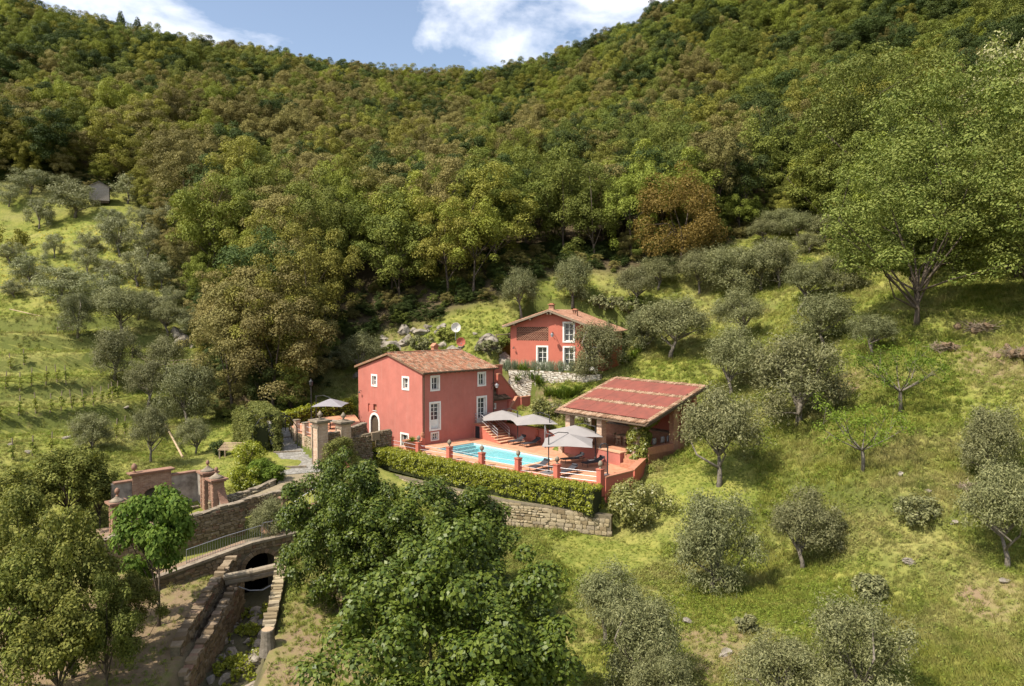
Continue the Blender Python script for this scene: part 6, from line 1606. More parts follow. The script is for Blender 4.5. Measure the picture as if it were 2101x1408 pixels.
# ------------------------------------------------------------------ gate forecourt (villa grid, s along b, walls along a)
def fp(x, y): a, b = AB(x, y); return a, b
GA, GB = AB(-21.4, 51.0)                      # far gate pillar
def gate():
    z0 = CAMZ - 14.15
    t = villa('gate_wall', 'old stained garden wall with brick arched niche behind the forecourt', 'wall', GA, GB, z0)
    # local: x along a (negative towards the valley), y along b ; niche wall faces -y
    y = 1.2
    mb = MB(); mb.box(-5.8, -.2, y, y + .35, -.6, 2.75); mb.build('wall', M_OLDWALL, t)
    for i in range(9):
        mb = MB(); x = -5.7 + i * .6; mb.box(x + .005, x + .595, y - .08, y + .43, 2.75, 2.85); mb.build('coping_tile', M_MUTED, t)
    n0, n1 = -4.6, -2.1
    mb = MB(); mb.box(n0, n0 + .6, y - .14, y, -.6, 3.15); mb.box(n1 - .6, n1, y - .14, y, -.6, 3.15)
    # arch ring head
    k = 10; c = (n0 + n1) / 2; r = (n1 - n0) / 2 - .6
    for i in range(k):
        a0, a1 = math.pi * i / k, math.pi * (i + 1) / k
        P = [(c - r * math.cos(a0), 1.5 + r * math.sin(a0)), (c - r * math.cos(a1), 1.5 + r * math.sin(a1)), (c - r * math.cos(a1), 3.15), (c - r * math.cos(a0), 3.15)]
        mb.hexa([(p[0], y - .14, p[1]) for p in P], [(p[0], y, p[1]) for p in P])
    ni = mb.build('niche', M_OLDBRICK, t); ni['label'] = 'brick arched niche'
    for i in range(12):
        a0, a1 = math.pi * i / 12 + .012, math.pi * (i + 1) / 12 - .012; P = [(c - q * math.cos(a), 1.5 + q * math.sin(a)) for q, a in ((r, a0), (r, a1), (r + .3, a1), (r + .3, a0))]
        m2 = MB(); m2.hexa([(p[0], y - .17, p[1]) for p in P], [(p[0], y - .141, p[1]) for p in P]); m2.build('arch_brick', M_OLDBRICK, ni)
    mb = MB(); mb.box(n0 - .12, n1 + .12, y - .24, y + .45, 3.15, 3.24); mb.box(n0 - .2, n1 + .2, y - .3, y + .5, 3.24, 3.32); mb.build('cornice', M_MUTED, ni)
    mb = MB(); finial(mb, (n0 + .2, y + .1, 3.32), 1.25); mb.build('finial', M_MUTED, ni, smooth=True)
    mb = MB(); mb.box(n0 + .6, n1 - .6, y - .012, y - .004, -.4, 2.5); mb.build('niche_back', plain('dark_render', (.10, .09, .06), .95, .1, c2=(.04, .04, .03), scale=3), ni)  # niche back coloured darker than the wall around it
    # short lit return wall to the pillar
    mb = MB(); mb.box(-.32, .0, .45, y - .002, -.6, 2.8); mb.build('return_wall', M_OLDWALL, t)
    mb = MB(); mb.box(-.4, .08, .45, y - .1, 2.8, 2.9); mb.build('coping_tile', M_MUTED, t)
    mb = MB(); mb.box(-1.5, -.5, .3, .75, .42, .52); be = mb.build('bench', M_STONEC, t)
    mb = MB(); mb.box(-1.45, -1.2, .35, .7, -.1, .42); mb.build('leg', M_STONEC, be); mb = MB(); mb.box(-.8, -.55, .35, .7, -.1, .42); mb.build('leg', M_STONEC, be)
    def pillar(lb, a, b, z, h, ball=1.0):
        p = villa('gate_pillar', lb, 'pillar', a, b, z)
        mb = MB(); mb.box(-.38, .38, -.38, .38, -.6, h); mb.build('shaft', M_OLDBRICK, p)
        mb = MB()
        for i in range(int(h / .34)):
            mb.box(-.42, -.385, -.36, -.16, .1 + i * .34, .35 + i * .34); mb.box(-.42, -.385, .16, .36, .1 + i * .34, .35 + i * .34)
        mb.build('quoins', M_MUTED, p, 'stuff')
        mb = MB(); mb.box(-.48, .48, -.48, .48, h, h + .1); mb.box(-.6, .6, -.6, .6, h + .1, h + .22); c = mb.build('cap', M_MUTED, p)
        mb = MB(); mb.lathe([(.52, .22), (.36, .34), (.2, .44), (.13, .5), (.1, .56)], 12, (0, 0, h)); mb.build('dome', M_STONEC, c, smooth=True)
        mb = MB(); finial(mb, (0, 0, h + .54), .9 * ball); mb.build('finial', M_MUTED, c, smooth=True)
    pillar('brick gate pillar with domed stone cap beside the stained wall', GA, GB, z0, 2.75)
    pillar('brick gate pillar with domed stone cap carrying the curved wing wall', GA, GB - 1.5, z0 + .1, 2.4)
    pillar('brick pillar with terracotta ball at the tree end of the stained wall', GA - 6.0, GB - .6, z0 - .1, 1.9, 1.2)
    g = villa('iron_gate', 'dark wrought iron gate between the two domed pillars', 'gate', GA, GB - .38, z0)
    for i in range(6):
        mb = MB(); mb.tube([(0, -.06 - i * .12, .05), (0, -.06 - i * .12, 2.2)], .016, 5); mb.build('bar', M_DARKM, g)
    mb = MB()
    for z in (.15, 1.1, 2.05): mb.box(-.02, .02, -.74, -.02, z - .025, z + .025)
    mb.build('frame', M_DARKM, g)
    w = villa('wing_wall', 'sweeping wing wall with brick coping beside the domed pillar', 'wall', GA, GB - 1.85, z0)
    prof = [(0, 2.0), (-.25, 1.45), (-.5, 1.1), (-.85, .85), (-1.2, .75)]
    mb = MB(); mb.ext([(.0, yy, zz) for yy, zz in prof] + [(.0, -1.2, -.5), (0, 0, -.5)], (.3, 0, 0)); mb.build('wall', M_OLDWALL, w)
    for (ya, za), (yb, zb) in zip(prof[:-1], prof[1:]):
        for i in range(4):
            f0, f1 = i / 4 + .02, (i + 1) / 4 - .02; P = [(ya + (yb - ya) * f, za + (zb - za) * f) for f in (f0, f1)]
            mb = MB(); mb.hexa([(-.1, P[0][0], P[0][1]), (-.1, P[1][0], P[1][1]), (.42, P[1][0], P[1][1]), (.42, P[0][0], P[0][1])], [(-.1, P[0][0], P[0][1] + .09), (-.1, P[1][0], P[1][1] + .09), (.42, P[1][0], P[1][1] + .09), (.42, P[0][0], P[0][1] + .09)]); mb.build('coping_brick', M_MUTED, w)
    # forecourt floor
    fl = villa('forecourt', '', '', GA, GB, z0); 
    bpy.data.objects.remove(fl)
    mb = MB(); mb.ext([(-7.5, -3.3, -.02), (.2, -3.1, -.02), (.2, 1.2, -.02), (-7.5, 1.2, -.02)], (0, 0, -.6)); o = mb.build('forecourt', plain('brown_earth_paving', (.30, .21, .14), .95, c2=(.2, .14, .09), scale=3, bump=.4), None, 'structure'); o.location = L(GA, GB, z0); o.rotation_euler = (0, 0, TH)
gate()
# long brown wall under the forecourt and on towards the stairs
FA, FB = AB(-18.3, 49.5)
stone_wall('boundary_wall', 'tall brown stone wall holding up the gate forecourt', [(*L(FA - 9, FB - .2)[:2], CAMZ - 16.2, CAMZ - 13.75), (*L(FA - 4, FB)[:2], CAMZ - 15.9, CAMZ - 13.4), (*L(FA, FB)[:2], CAMZ - 15.6, CAMZ - 13.0)], -1, M_BROWNST, th=.45, size=(.34, .17), maxparts=300)
stone_wall('parapet_wall', 'shaded brown parapet wall beside the worn path above the culvert', [(*L(FA + .2, FB + .6)[:2], CAMZ - 16.4, CAMZ - 13.05), (*L(FA + 4, FB + .7)[:2], CAMZ - 16.0, CAMZ - 12.85), (*L(FA + 7.5, FB + .8)[:2], CAMZ - 15.4, CAMZ - 12.65)], -1, M_BROWNST, th=.4, size=(.34, .17), maxparts=200)
stone_wall('parapet_wall', 'low pale stone kerb wall in front of the box bushes', [(*L(-20.6, -3.35)[:2], CAMZ - 13.8, CAMZ - 13.0), (*L(-17.3, -3.3)[:2], CAMZ - 13.4, CAMZ - 12.75), (*L(-15.6, -2.9)[:2], CAMZ - 12.9, CAMZ - 12.4)], -1, M_STONES, th=.35, size=(.34, .17), joined=True)
def culvert():
    t = villa('culvert_arch', 'dark arched culvert mouth in the shaded brown wall', 'arch', FA + 1.2, FB + .52, CAMZ - 16.25)
    mb = MB(); k = 12; r = .95
    pts = [(-r, 0)] + [(-r * math.cos(math.pi * i / k), 1.2 + r * .75 * math.sin(math.pi * i / k)) for i in range(k + 1)] + [(r, 0)]
    mb.ext([(p[0], -.1, p[1]) for p in pts], (0, .06, 0)); mb.build('opening', plain('culvert_dark', (.004, .004, .004), 1.0, 0), t)  # solid near-black sheet: the unlit depth of the culvert is put into its colour
    for i in range(k):
        a0, a1 = math.pi * i / k + .01, math.pi * (i + 1) / k - .01
        P = [(-q * math.cos(a), 1.2 + q * .78 * math.sin(a)) for q, a in ((r, a0), (r, a1), (r + .28, a1), (r + .28, a0))]
        mb = MB(); mb.hexa([(p[0], -.2, p[1]) for p in P], [(p[0], -.02, p[1]) for p in P]); mb.build('arch_stone', M_BROWNST, t)
culvert()
# ------------------------------------------------------------------ bridge over the ravine
BA, BB = AB(-15.6, 46.2)
def bridge():
    z0 = CAMZ - 14.65
    t = villa('stone_bridge', 'small sloping stone bridge with an arch over the stream', 'bridge', BA, BB, z0)
    # local x along a: right end 0.6, left end -8 ; front face at y=0 (towards the camera), deck behind
    top = lambda x: (.0 if x > -1.2 else -.02 + (x + 1.2) * .135)
    def dk(x0, x1):
        return [(x0, top(x0)), (x1, top(x1))]
    c, r, sp = -.55, 1.05, -1.55; k = 14
    xs = [-8.5, -6, -4, -1.6] ; mb = MB()
    arcp = [(c - r * math.cos(math.pi * i / k), sp + r * .85 * math.sin(math.pi * i / k)) for i in range(k + 1)]
    for a, b in zip(xs[:-1], xs[1:]): mb.hexa([(a, 0, -3.9), (b, 0, -3.9), (b, 1.3, -3.9), (a, 1.3, -3.9)], [(a, 0, top(a)), (b, 0, top(b)), (b, 1.3, top(b)), (a, 1.3, top(a))])
    for (xa, za), (xb, zb) in zip(arcp[:-1], arcp[1:]): mb.hexa([(xa, 0, za), (xb, 0, zb), (xb, 1.3, zb), (xa, 1.3, za)], [(xa, 0, top(xa)), (xb, 0, top(xb)), (xb, 1.3, top(xb)), (xa, 1.3, top(xa))])
    mb.box(.5, 2.2, 0, 1.3, -3.9, 0); mb.build('core', M_MORTAR, t)
    stone_face(t, [(-8.5, 0, -3.0, top(-8.5)), (-5, 0, -2.6, top(-5)), (-1.7, 0, -2.3, top(-1.7))], -1, M_BROWNST, size=(.40, .2), maxparts=150)
    stone_face(t, [(.55, 0, -2.0, 0), (2.2, 0, -2.0, 0)], -1, M_BROWNST, size=(.36, .2), seed=9)
    stone_face(t, [(-2.0, 0, -.42, top(-1.6)), (.9, 0, -.42, 0)], -1, M_BROWNST, size=(.36, .17), seed=11)
    for i in range(k):
        a0, a1 = math.pi * i / k + .012, math.pi * (i + 1) / k - .012
        P = [(c - q * math.cos(a), sp + q * .86 * math.sin(a)) for q, a in ((r, a0), (r, a1), (r + .3, a1), (r + .3, a0))]
        m = MB(); m.hexa([(p[0], -.12, p[1]) for p in P], [(p[0], .05, p[1]) for p in P]); m.build('arch_stone', M_BROWNST, t)
    for a, b in ((-8.5, -7.2), (-7.2, -5.9), (-5.9, -4.6), (-4.6, -3.3), (-3.3, -2.2), (-2.2, -1.1), (-1.1, 0), (0, 1.1), (1.1, 2.2)):
        m = MB(); m.hexa([(a + .01, -.12, top(a)), (b - .01, -.12, top(b)), (b - .01, .3, top(b)), (a + .01, .3, top(a))], [(a + .01, -.12, top(a) + .16), (b - .01, -.12, top(b) + .16), (b - .01, .3, top(b) + .16), (a + .01, .3, top(a) + .16)]); m.build('cap_stone', M_STONEC, t)
    m = MB()
    for a, b in zip([-8.5, -4, -1.2], [-4, -1.2, 2.2]): m.hexa([(a, .3, top(a) - .05), (b, .3, top(b) - .05), (b, 1.25, top(b) - .05), (a, 1.25, top(a) - .05)], [(a, .3, top(a) + .01), (b, .3, top(b) + .01), (b, 1.25, top(b) + .01), (a, 1.25, top(a) + .01)])
    m.build('deck', plain('earthy_deck', (.27, .18, .115), .95, c2=(.18, .13, .085), scale=3), t)
    m = MB(); m.box(-2.05, .85, 1.18, 1.28, -3.9, -.3); m.build('vault_shade_panel', plain('culvert_dark', (.004, .004, .004), 1.0, 0), t)  # near-black sheet added behind the arch, painting the darkness under the vault
    def rail(lb, x0, x1, y, dz, n):
        g = villa('iron_railing', lb, 'railing', BA, BB, z0)
        m = MB(); m.tube([(x0, y, top(x0) + dz + .95), ((x0 + x1) / 2, y, top((x0 + x1) / 2) + dz + .95), (x1, y, top(x1) + dz + .95)], .025, 6); m.build('handrail', M_GREYM, g)
        m = MB(); m.tube([(x0, y, top(x0) + dz + .15), ((x0 + x1) / 2, y, top((x0 + x1) / 2) + dz + .15), (x1, y, top(x1) + dz + .15)], .016, 6); m.build('bottom_rail', M_GREYM, g)
        for i in range(n + 1):
            x = x0 + (x1 - x0) * i / n; m = MB(); m.tube([(x, y, top(x) + dz), (x, y, top(x) + dz + .95)], .011 if 0 < i < n else .022, 5); m.build('baluster', M_GREYM, g)
    rail('grey iron railing descending the deck of the small bridge', -4.9, -.2, .5, .0, 30)
    rail('grey iron railing at the culvert end of the small bridge', -.1, 1.9, .52, .12, 12)
bridge()
def lower_stair():
    t = villa('garden_stair', 'curving terracotta stair with iron railing beside the lindens', 'stair', FA + 3.4, FB - 1.6, CAMZ - 14.4)
    for i in range(9):
        m = MB(); m.box(i * .36, (i + 1) * .36 + .03, -.6, .7, -.6, .17 * (i + 1)); m.build('step', M_MUTED, t)
    m = MB(); m.tube([(-.2, .75, .9), (0, .75, 1.1), (1.6, .75, 1.75), (3.2, .75, 2.5)], .03, 6); m.build('handrail', M_STEEL, t)
    for i in range(14):
        x = -.1 + i * .25; m = MB(); m.tube([(x, .75, .0 + x * .45), (x, .75, 1.05 + x * .45)], .012, 5); m.build('baluster', M_STEEL, t)
    m = MB(); m.box(-2.6, 0, -.7, .9, -.7, .02); m.build('landing', M_MUTED, t)
    p = villa('brick_post', 'short brick post with flat cap at the foot of the curving stair', 'post', FA + 1.9, FB - 1.9, CAMZ - 14.6)
    m = MB(); m.box(-.22, .22, -.22, .22, -.6, 1.15); m.build('shaft', M_OLDBRICK, p); m = MB(); m.box(-.12, .12, -.12, .12, 1.15, 1.9); m.build('stub', M_OLDBRICK, p); m = MB(); m.box(-.32, .32, -.22, .22, 1.9, 1.99); m.build('cap', M_MUTED, p)
lower_stair()
# ravine walls
stone_wall('ravine_wall', 'buttress stone wall sloping down on the bank side of the stream', [(-17.1, 44.6, CAMZ - 16.8, CAMZ - 15.1), (-16.9, 41.0, CAMZ - 17.6, CAMZ - 15.7), (-16.6, 37.6, CAMZ - 18.2, CAMZ - 16.1), (-16.3, 35.2, CAMZ - 18.2, CAMZ - 16.45)], 1, M_BROWNST, th=.45, size=(.42, .22), caplen=(.22, .42), maxparts=120)
stone_wall('ravine_wall', 'lower inner stone wall along the stream below the buttress', [(-16.25, 43.6, CAMZ - 18.4, CAMZ - 15.9), (-16.0, 40, CAMZ - 18.9, CAMZ - 16.6), (-15.7, 36.6, CAMZ - 19.3, CAMZ - 17.0), (-15.4, 34.0, CAMZ - 19.6, CAMZ - 17.3)], 1, M_BROWNST, th=.4, size=(.44, .24), caplen=(.22, .42), maxparts=140)
stone_wall('ravine_wall', 'straight stone wall with slab coping on the stump side of the stream', [(-14.55, 44.9, CAMZ - 18.6, CAMZ - 15.3), (-13.6, 41, CAMZ - 18.9, CAMZ - 15.8), (-12.85, 37.2, CAMZ - 19.2, CAMZ - 16.4)], -1, M_STONES, th=.5, size=(.44, .24), caplen=(.22, .42), maxparts=140)
def logs():
    for dz, dy, lb, r in ((0, 0, 'thick upper pipe spanning the ravine in front of the bridge arch', .2), (-.42, .25, 'thin lower pipe spanning the ravine in front of the bridge arch', .15)):
        t = thing('pipe', lb, 'pipe', (-16.9, 42.2 + dy, CAMZ - 15.55 + dz), 0)
        m = MB(); m.tube([(0, 0, 0), (1.4, .5, .12), (2.75, .95, .32)], r, 10); m.build('barrel', plain('concrete_pipe', (.33, .27, .19), .9, c2=(.22, .18, .13), bump=.4), t)
        m = MB(); m.tube([(1.36, .485, .117), (1.5, .535, .135)], r + .03, 10); m.build('collar', M_STONEC, t)
    t = thing('cable', 'black hose sagging across the ravine below the pipes', 'hose', (-16.4, 42.6, CAMZ - 16.2))
    m = MB(); m.tube([(.1, 0, 0), (.8, .2, -.35), (1.5, .4, -.4), (2.2, .65, -.05)], .035, 6); m.build('hose', M_GREYM, t)
    t = thing('tree_stump', 'sawn tree stump standing at the end of the ravine wall', 'stump', (-12.35, 36.3, gz(-12.35, 36.3)))
    m = MB(); m.lathe([(.46, -.3), (.40, .1), (.34, .5), (.33, .95), (.31, 1.0)], 14); m.build('trunk', M_BARKG, t)
    m = MB(); m.lathe([(.30, 1.0), (.29, 1.012), (.05, 1.015)], 14); m.build('sawn_face', M_LWOOD, t)
logs()
M_ROCK = plain('grey_rock', (.34, .29, .23), .9, .2, c2=(.17, .14, .10), scale=2.5, bump=.8, bscale=6)
M_PROCK = plain('pale_limestone', (.35, .31, .255), .9, .2, c2=(.12, .10, .07), scale=1.1, bump=.9, bscale=4)
def rock_mesh(seed, mat):
    b = bmesh.new(); bmesh.ops.create_icosphere(b, subdivisions=3, radius=1.0); r = random.Random(seed); ds = [(Vector((r.gauss(0, 1), r.gauss(0, 1), r.gauss(0, 1))).normalized(), r.uniform(.42, .85)) for _ in range(16)]
    for v in b.verts:
        for d, h in ds:
            k = v.co.dot(d)
            if k > h: v.co -= d * (k - h)
        v.co += Vector((r.gauss(0, .035), r.gauss(0, .035), r.gauss(0, .035)))
    me = bpy.data.meshes.new('rock'); b.to_mesh(me); b.free(); me.materials.append(mat); return me
RK = [rock_mesh(i, M_ROCK) for i in range(5)]; PK = [rock_mesh(i + 9, M_PROCK) for i in range(5)]
def rock(ms, label, x, y, s, group, name='boulder', dz=0.0):
    o = link(name, random.choice(ms)); o.location = (x, y, gz(x, y) + dz + s[2] * .25); o.rotation_euler = (random.uniform(-.3, .3), random.uniform(-.3, .3), random.random() * 6.28); o.scale = s
    tag(o, label, 'rock', group)
for i in range(42):
    f = random.random(); y = 31 + 13 * f; x = -15.6 + (44 - y) * .17 + random.uniform(-1.2, 1.3); s = random.uniform(.16, .62)
    rock(RK if i % 3 else PK, 'wet boulder lying in the bed of the stream', x, y, (s, s * random.uniform(.7, 1.2), s * .75), 'boulders in the stream bed')
for px, py, k, sc in ((840, 690, 9, 1.3), (800, 715, 5, .9), (1020, 705, 8, 1.2), (985, 715, 4, .9), (380, 705, 6, 1.2), (690, 740, 4, .9), (900, 690, 5, .8), (960, 700, 5, .9)):
    q = hit(px, py)
    for i in range(k):
        s = sc * random.uniform(.35, 1.15)
        rock(PK, 'pale limestone outcrop in the bank behind the houses' if px > 500 else 'pale limestone outcrop among the vineyard olives', q.x + random.gauss(0, 1.6), q.y + random.gauss(0, 1.0), (s * 1.35, s, s * random.uniform(.5, 1.1)), 'limestone outcrops behind the houses' if px > 500 else 'limestone outcrops by the olives', 'rock_outcrop', -.3 * s)
for px, py in ((1848, 981), (1905, 1020), (1958, 1090), (1868, 1172), (2060, 1195), (1410, 1282), (1345, 790), (1490, 1345), (1865, 1350), (60, 930), (110, 925), (135, 900), (150, 880), (260, 845), (20, 915)):
    q = hit(px, py); s = random.uniform(.22, .4); rock(PK, 'loose white stone lying in the meadow grass' if px > 1000 else 'loose white stone in the vineyard bank', q.x, q.y, (s * 1.3, s, s * .6), 'loose stones in the meadow' if px > 1000 else 'loose stones in the vineyard', 'stone')
HK = [rock_mesh(i + 20, plain('rooty_earth', (.24, .165, .10), .95, .1, c2=(.10, .07, .045), scale=4, bump=.9, bscale=7)) for i in range(4)]
def brush(label, px, py, n, r, rocks):
    q = hit(px, py); t = thing('rubble_heap', label, 'heap', (q.x, q.y, gz(q.x, q.y)))
    if rocks:
        for i in range(n):
            s = random.uniform(.15, .42) * r; o = link('boulder', random.choice(HK), t); o.location = (random.gauss(0, .55) * r, random.gauss(0, .4) * r, random.uniform(0, .5) * r); o.rotation_euler = (random.random() * 3, random.random() * 3, 0); o.scale = (s, s, s * .8)
    m = MB()
    for i in range(130):
        a = random.random() * 6.28; l = random.uniform(.4, 1.3) * r; c = Vector((random.gauss(0, .4) * r, random.gauss(0, .35) * r, random.uniform(.0, .45) * r)); d = Vector((math.cos(a), math.sin(a), random.gauss(0, .35))) * l * .5
        m.tube([c - d, c + d], [.02, .01], 4, False)
    m.build('branches', M_WOOD, t)
brush('heap of rubble and roots at the edge of the shade', 2005, 682, 14, 1.3, True); brush('smaller heap of dry roots on the earth bank', 1935, 722, 7, 1.1, True); brush('pile of dry brushwood beside the silvery olive', 1985, 1012, 0, .8, False); brush('dark earthy rubble heap under the meadow edge', 2085, 735, 10, 1.2, True)
# ------------------------------------------------------------------ clipped bushes, arches, beds
def arch_topiary(name, label, A, B, h, th, leafkey, n, size):
    """clipped arch between two feet (world x,y,z)"""
    A = Vector(A); B = Vector(B); t = thing(name, label, 'topiary', A); d = B - A; C = []; k = 34
    for i in range(k + 1):
        f = i / k; a = math.pi * f; w = .5 - .5 * math.cos(a); z = h * min(1, 1.15 * math.sin(a) ** .75)
        for j in range(3): C.append((d.x * w + rng.normal() * .12, d.y * w + rng.normal() * .12, d.z * w + z * .92 + rng.normal() * .1))
    V, F = leafcloud(C, [th] * len(C), n, size, .6, up=.3, shell=.4); link('foliage', npmesh('foliage', V, F, LM[leafkey]), t)
    m = MB(); m.tube([(d.x * (.5 - .5 * math.cos(math.pi * i / 14)), d.y * (.5 - .5 * math.cos(math.pi * i / 14)), d.z * (i / 14) + h * .92 * min(1, 1.15 * math.sin(math.pi * i / 14) ** .75)) for i in range(15)], .06, 6); m.build('frame', M_BARK, t)
pA = PD(668, 968, 55.5); pB = PD(722, 945, 58.0)
arch_topiary('clipped_arch', 'clipped evergreen arch at the head of the long hedge', (pA.x, pA.y, CAMZ - 12.9), (pB.x, pB.y, CAMZ - 12.7), 2.75, .36, 'vine', 5200, .12)
# big vine tunnel at the top of the path
def tunnel():
    t = thing('vine_arbour', 'broad arbour tunnel smothered in dark climber at the top of the path', 'arbour', (-19.75, 60.6, CAMZ - 12.0), R(28)); t.scale = (1.2, 1.1, 1.32)
    C = []
    for i in range(420):
        y = rng.random() * 7.0; f = rng.random(); a = math.pi * (.0 + .62 * f)
        x = -1.3 * math.cos(a) - .2; z = 2.5 * min(1, 1.25 * math.sin(a) ** .8) if f > .0 else 0
        if f < .45: x = -1.5; z = 2.4 * rng.random()
        elif f < .6: x = .15 + .1 * rng.normal(); z = 2.3 * rng.random() ** .7; y = -.2 + .7 * rng.random()
        C.append((x, y, z + .1))
    V, F = leafcloud(C, [.33] * len(C), 26000, .14, .6, up=.4, shell=.35); link('foliage', npmesh('foliage', V, F, LM['vine']), t)
    for y in (0, 2.3, 4.6, 6.9):
        m = MB(); m.tube([(-1.5, y, -.4), (-1.5, y, 1.7), (-1.0, y, 2.4), (0, y, 2.6), (1.0, y, 2.4), (1.5, y, 1.7), (1.5, y, -.1)], .03, 6); m.build('hoop', M_DARKM, t)
tunnel()
hedge_thing('hedge', 'tall clipped hedge block beside the arbour tunnel', 'hedge', [(-20.9, 60.3, CAMZ - 12.2, CAMZ - 9.3), (-22.6, 63.0, CAMZ - 12.0, CAMZ - 8.9), (-24.6, 66.0, CAMZ - 11.8, CAMZ - 8.9)], 1.7, 'vine', 3000, .13)
for i, (px, d, zb, w, h, lb) in enumerate(((502, 53.3, -13.1, 2.3, 1.7, 'squared yellow-green box bush next to the domed gate pillar'), (533, 54.6, -12.95, 2.0, 1.6, 'round box bush in the middle of the row beside the cobbled path'), (560, 54.2, -12.9, 1.7, 1.35, 'small round box bush next to the foot of the cobbled path'), (512, 57.5, -12.4, 2.2, 1.9, 'tall clipped box bush behind the row, beside the timber rack'))):
    q = PD(px, 900, d); bush('box_bush', lb, 'bush', (q.x, q.y, max(CAMZ + zb, gz(q.x, q.y) - .05)), w, h, 'hedge' if i in (0, 3) else 'box', 5200, .12, 'box bushes', flat=i in (0, 3))
q = PD(450, 970, 60); bush('shrub', 'dark little shrub beneath the timber rack', 'shrub', (q.x, q.y, gz(q.x, q.y)), 1.3, 1.2, 'dark', 2500, .12)
for i in range(9):
    p = uppt(-3.4 + i * 1.0 + random.uniform(-.15, .15), 1.85 + random.uniform(-.15, .15), UZ - .15)
    if 3 < i < 5: p.x += .2
    t = thing('lavender_bush', 'grey-green lavender bush on the edge of the upper house bed', 'bush', p, 0, 'lavender row before the upper house')
    m = MB()
    for k in range(150):
        a = rng.random() * 6.28; e = .5 + 1.05 * rng.random(); l = 1.0 + .4 * rng.random(); d_ = Vector((math.cos(a) * math.cos(e), math.sin(a) * math.cos(e), math.sin(e))); b0 = Vector((rng.normal() * .2, rng.normal() * .2, 0)); s = Vector((-math.sin(a), math.cos(a), 0)) * .02
        m.add([b0 + s, b0 - s, b0 + d_ * l * .8 - s * .8, b0 + d_ * l, b0 + d_ * l * .8 + s * .8], [(0, 1, 2, 3, 4)])
    m.build('stems', LM['lav'], t, recalc=False)
def strap_plant(lb, x, y, s, group, key='strap', z=None):
    t = thing('strap_leaf_plant', lb, 'plant', (x, y, gz(x, y) if z is None else z), 0, group); m = MB()
    for k in range(70):
        a = rng.random() * 6.28; e = .55 + .95 * rng.random(); l = s * (.8 + .5 * rng.random()); d_ = Vector((math.cos(a) * math.cos(e), math.sin(a) * math.cos(e), math.sin(e))); b0 = Vector((rng.normal() * .12 * s, rng.normal() * .12 * s, 0)); w = Vector((-math.sin(a), math.cos(a), 0)) * .035
        q_ = b0 + d_ * l * .65; tip = b0 + d_ * l + Vector((math.cos(a), math.sin(a), -.6)) * .25 * l
        m.add([b0 + w, b0 - w, q_ - w, q_ + w, tip], [(0, 1, 2, 3), (3, 2, 4)])
    m.build('leaves', LM[key], t, recalc=False)
for px, py in ((1062, 802), (1073, 803), (1083, 806), (1092, 808), (1104, 812), (1122, 814), (1140, 815), (1150, 818), (1160, 820), (1172, 815), (1184, 812), (1066, 810), (1158, 812)):
    q = hit(px, py); strap_plant('lush strap-leaved plant below the pale dry stone wall', q.x, q.y, 1.15, 'strap-leaved plants on the ledge')
for px, py in ((1262, 740), (1275, 748), (1290, 742), (1300, 735), (1310, 725)):
    q = hit(px, py); strap_plant('strap-leaved plant beside the flank of the upper house', q.x, q.y, 1.1, 'strap-leaved plants by the upper house')
for i, (px, py) in enumerate(((1100, 852), (1108, 853), (1116, 856), (1128, 858), (1145, 860), (1165, 862), (1200, 868), (1185, 864))):
    q = hit(px, py); bush('shrub', 'young yellow-green shrub growing on the stony bank above the pool wall', 'shrub', (q.x, q.y, q.z), 1.2, 1.7, 'pale', 900, .15, 'young shrubs on the stony bank')
for px, py, w, h in ((860, 720, 3.4, 1.6), (915, 700, 2.6, 1.5), (1000, 730, 3, 1.3), (800, 735, 2.2, 1.6), (1030, 720, 2, 1.2), (1255, 660, 4.5, 1.5), (1290, 655, 3.0, 1.5), (1230, 655, 3.5, 1.4), (1300, 690, 2.5, 1.8), (690, 760, 3, 2)):
    q = hit(px, py); bush('shrub', 'wild green shrub on the bank behind the houses', 'shrub', (q.x, q.y, q.z), w, h, 'green' if w < 3 else 'olive', 2600, .2, 'wild shrubs behind the houses')
for px, py, w, h in ((1882, 1085, 2.2, 1.6), (1790, 1230, 1.6, 1.2), (1535, 1300, .9, .8)):
    q = hit(px, py); bush('shrub', 'small wild shrub standing in the meadow', 'shrub', (q.x, q.y, q.z), w, h, 'olive', 2400, .14, 'small shrubs in the meadow')
q = hit(25, 515); bush('shrub', 'wide brownish thorn bush among the yellow flowers', 'shrub', (q.x, q.y, q.z), 6, 3, 'gold', 3000, .25)
for i in range(46):          # moss cushions and ferns in the stream bed
    y = 32 + 12 * random.random(); x = -15.6 + (44 - y) * .17 + random.uniform(-1.1, 1.2); bush('stream_weed', 'yellow-green weed growing among the stream boulders', 'plant', (x, y, gz(x, y)), random.uniform(.4, .9), random.uniform(.3, .6), 'hedge', 350, .11, 'weeds in the stream bed')
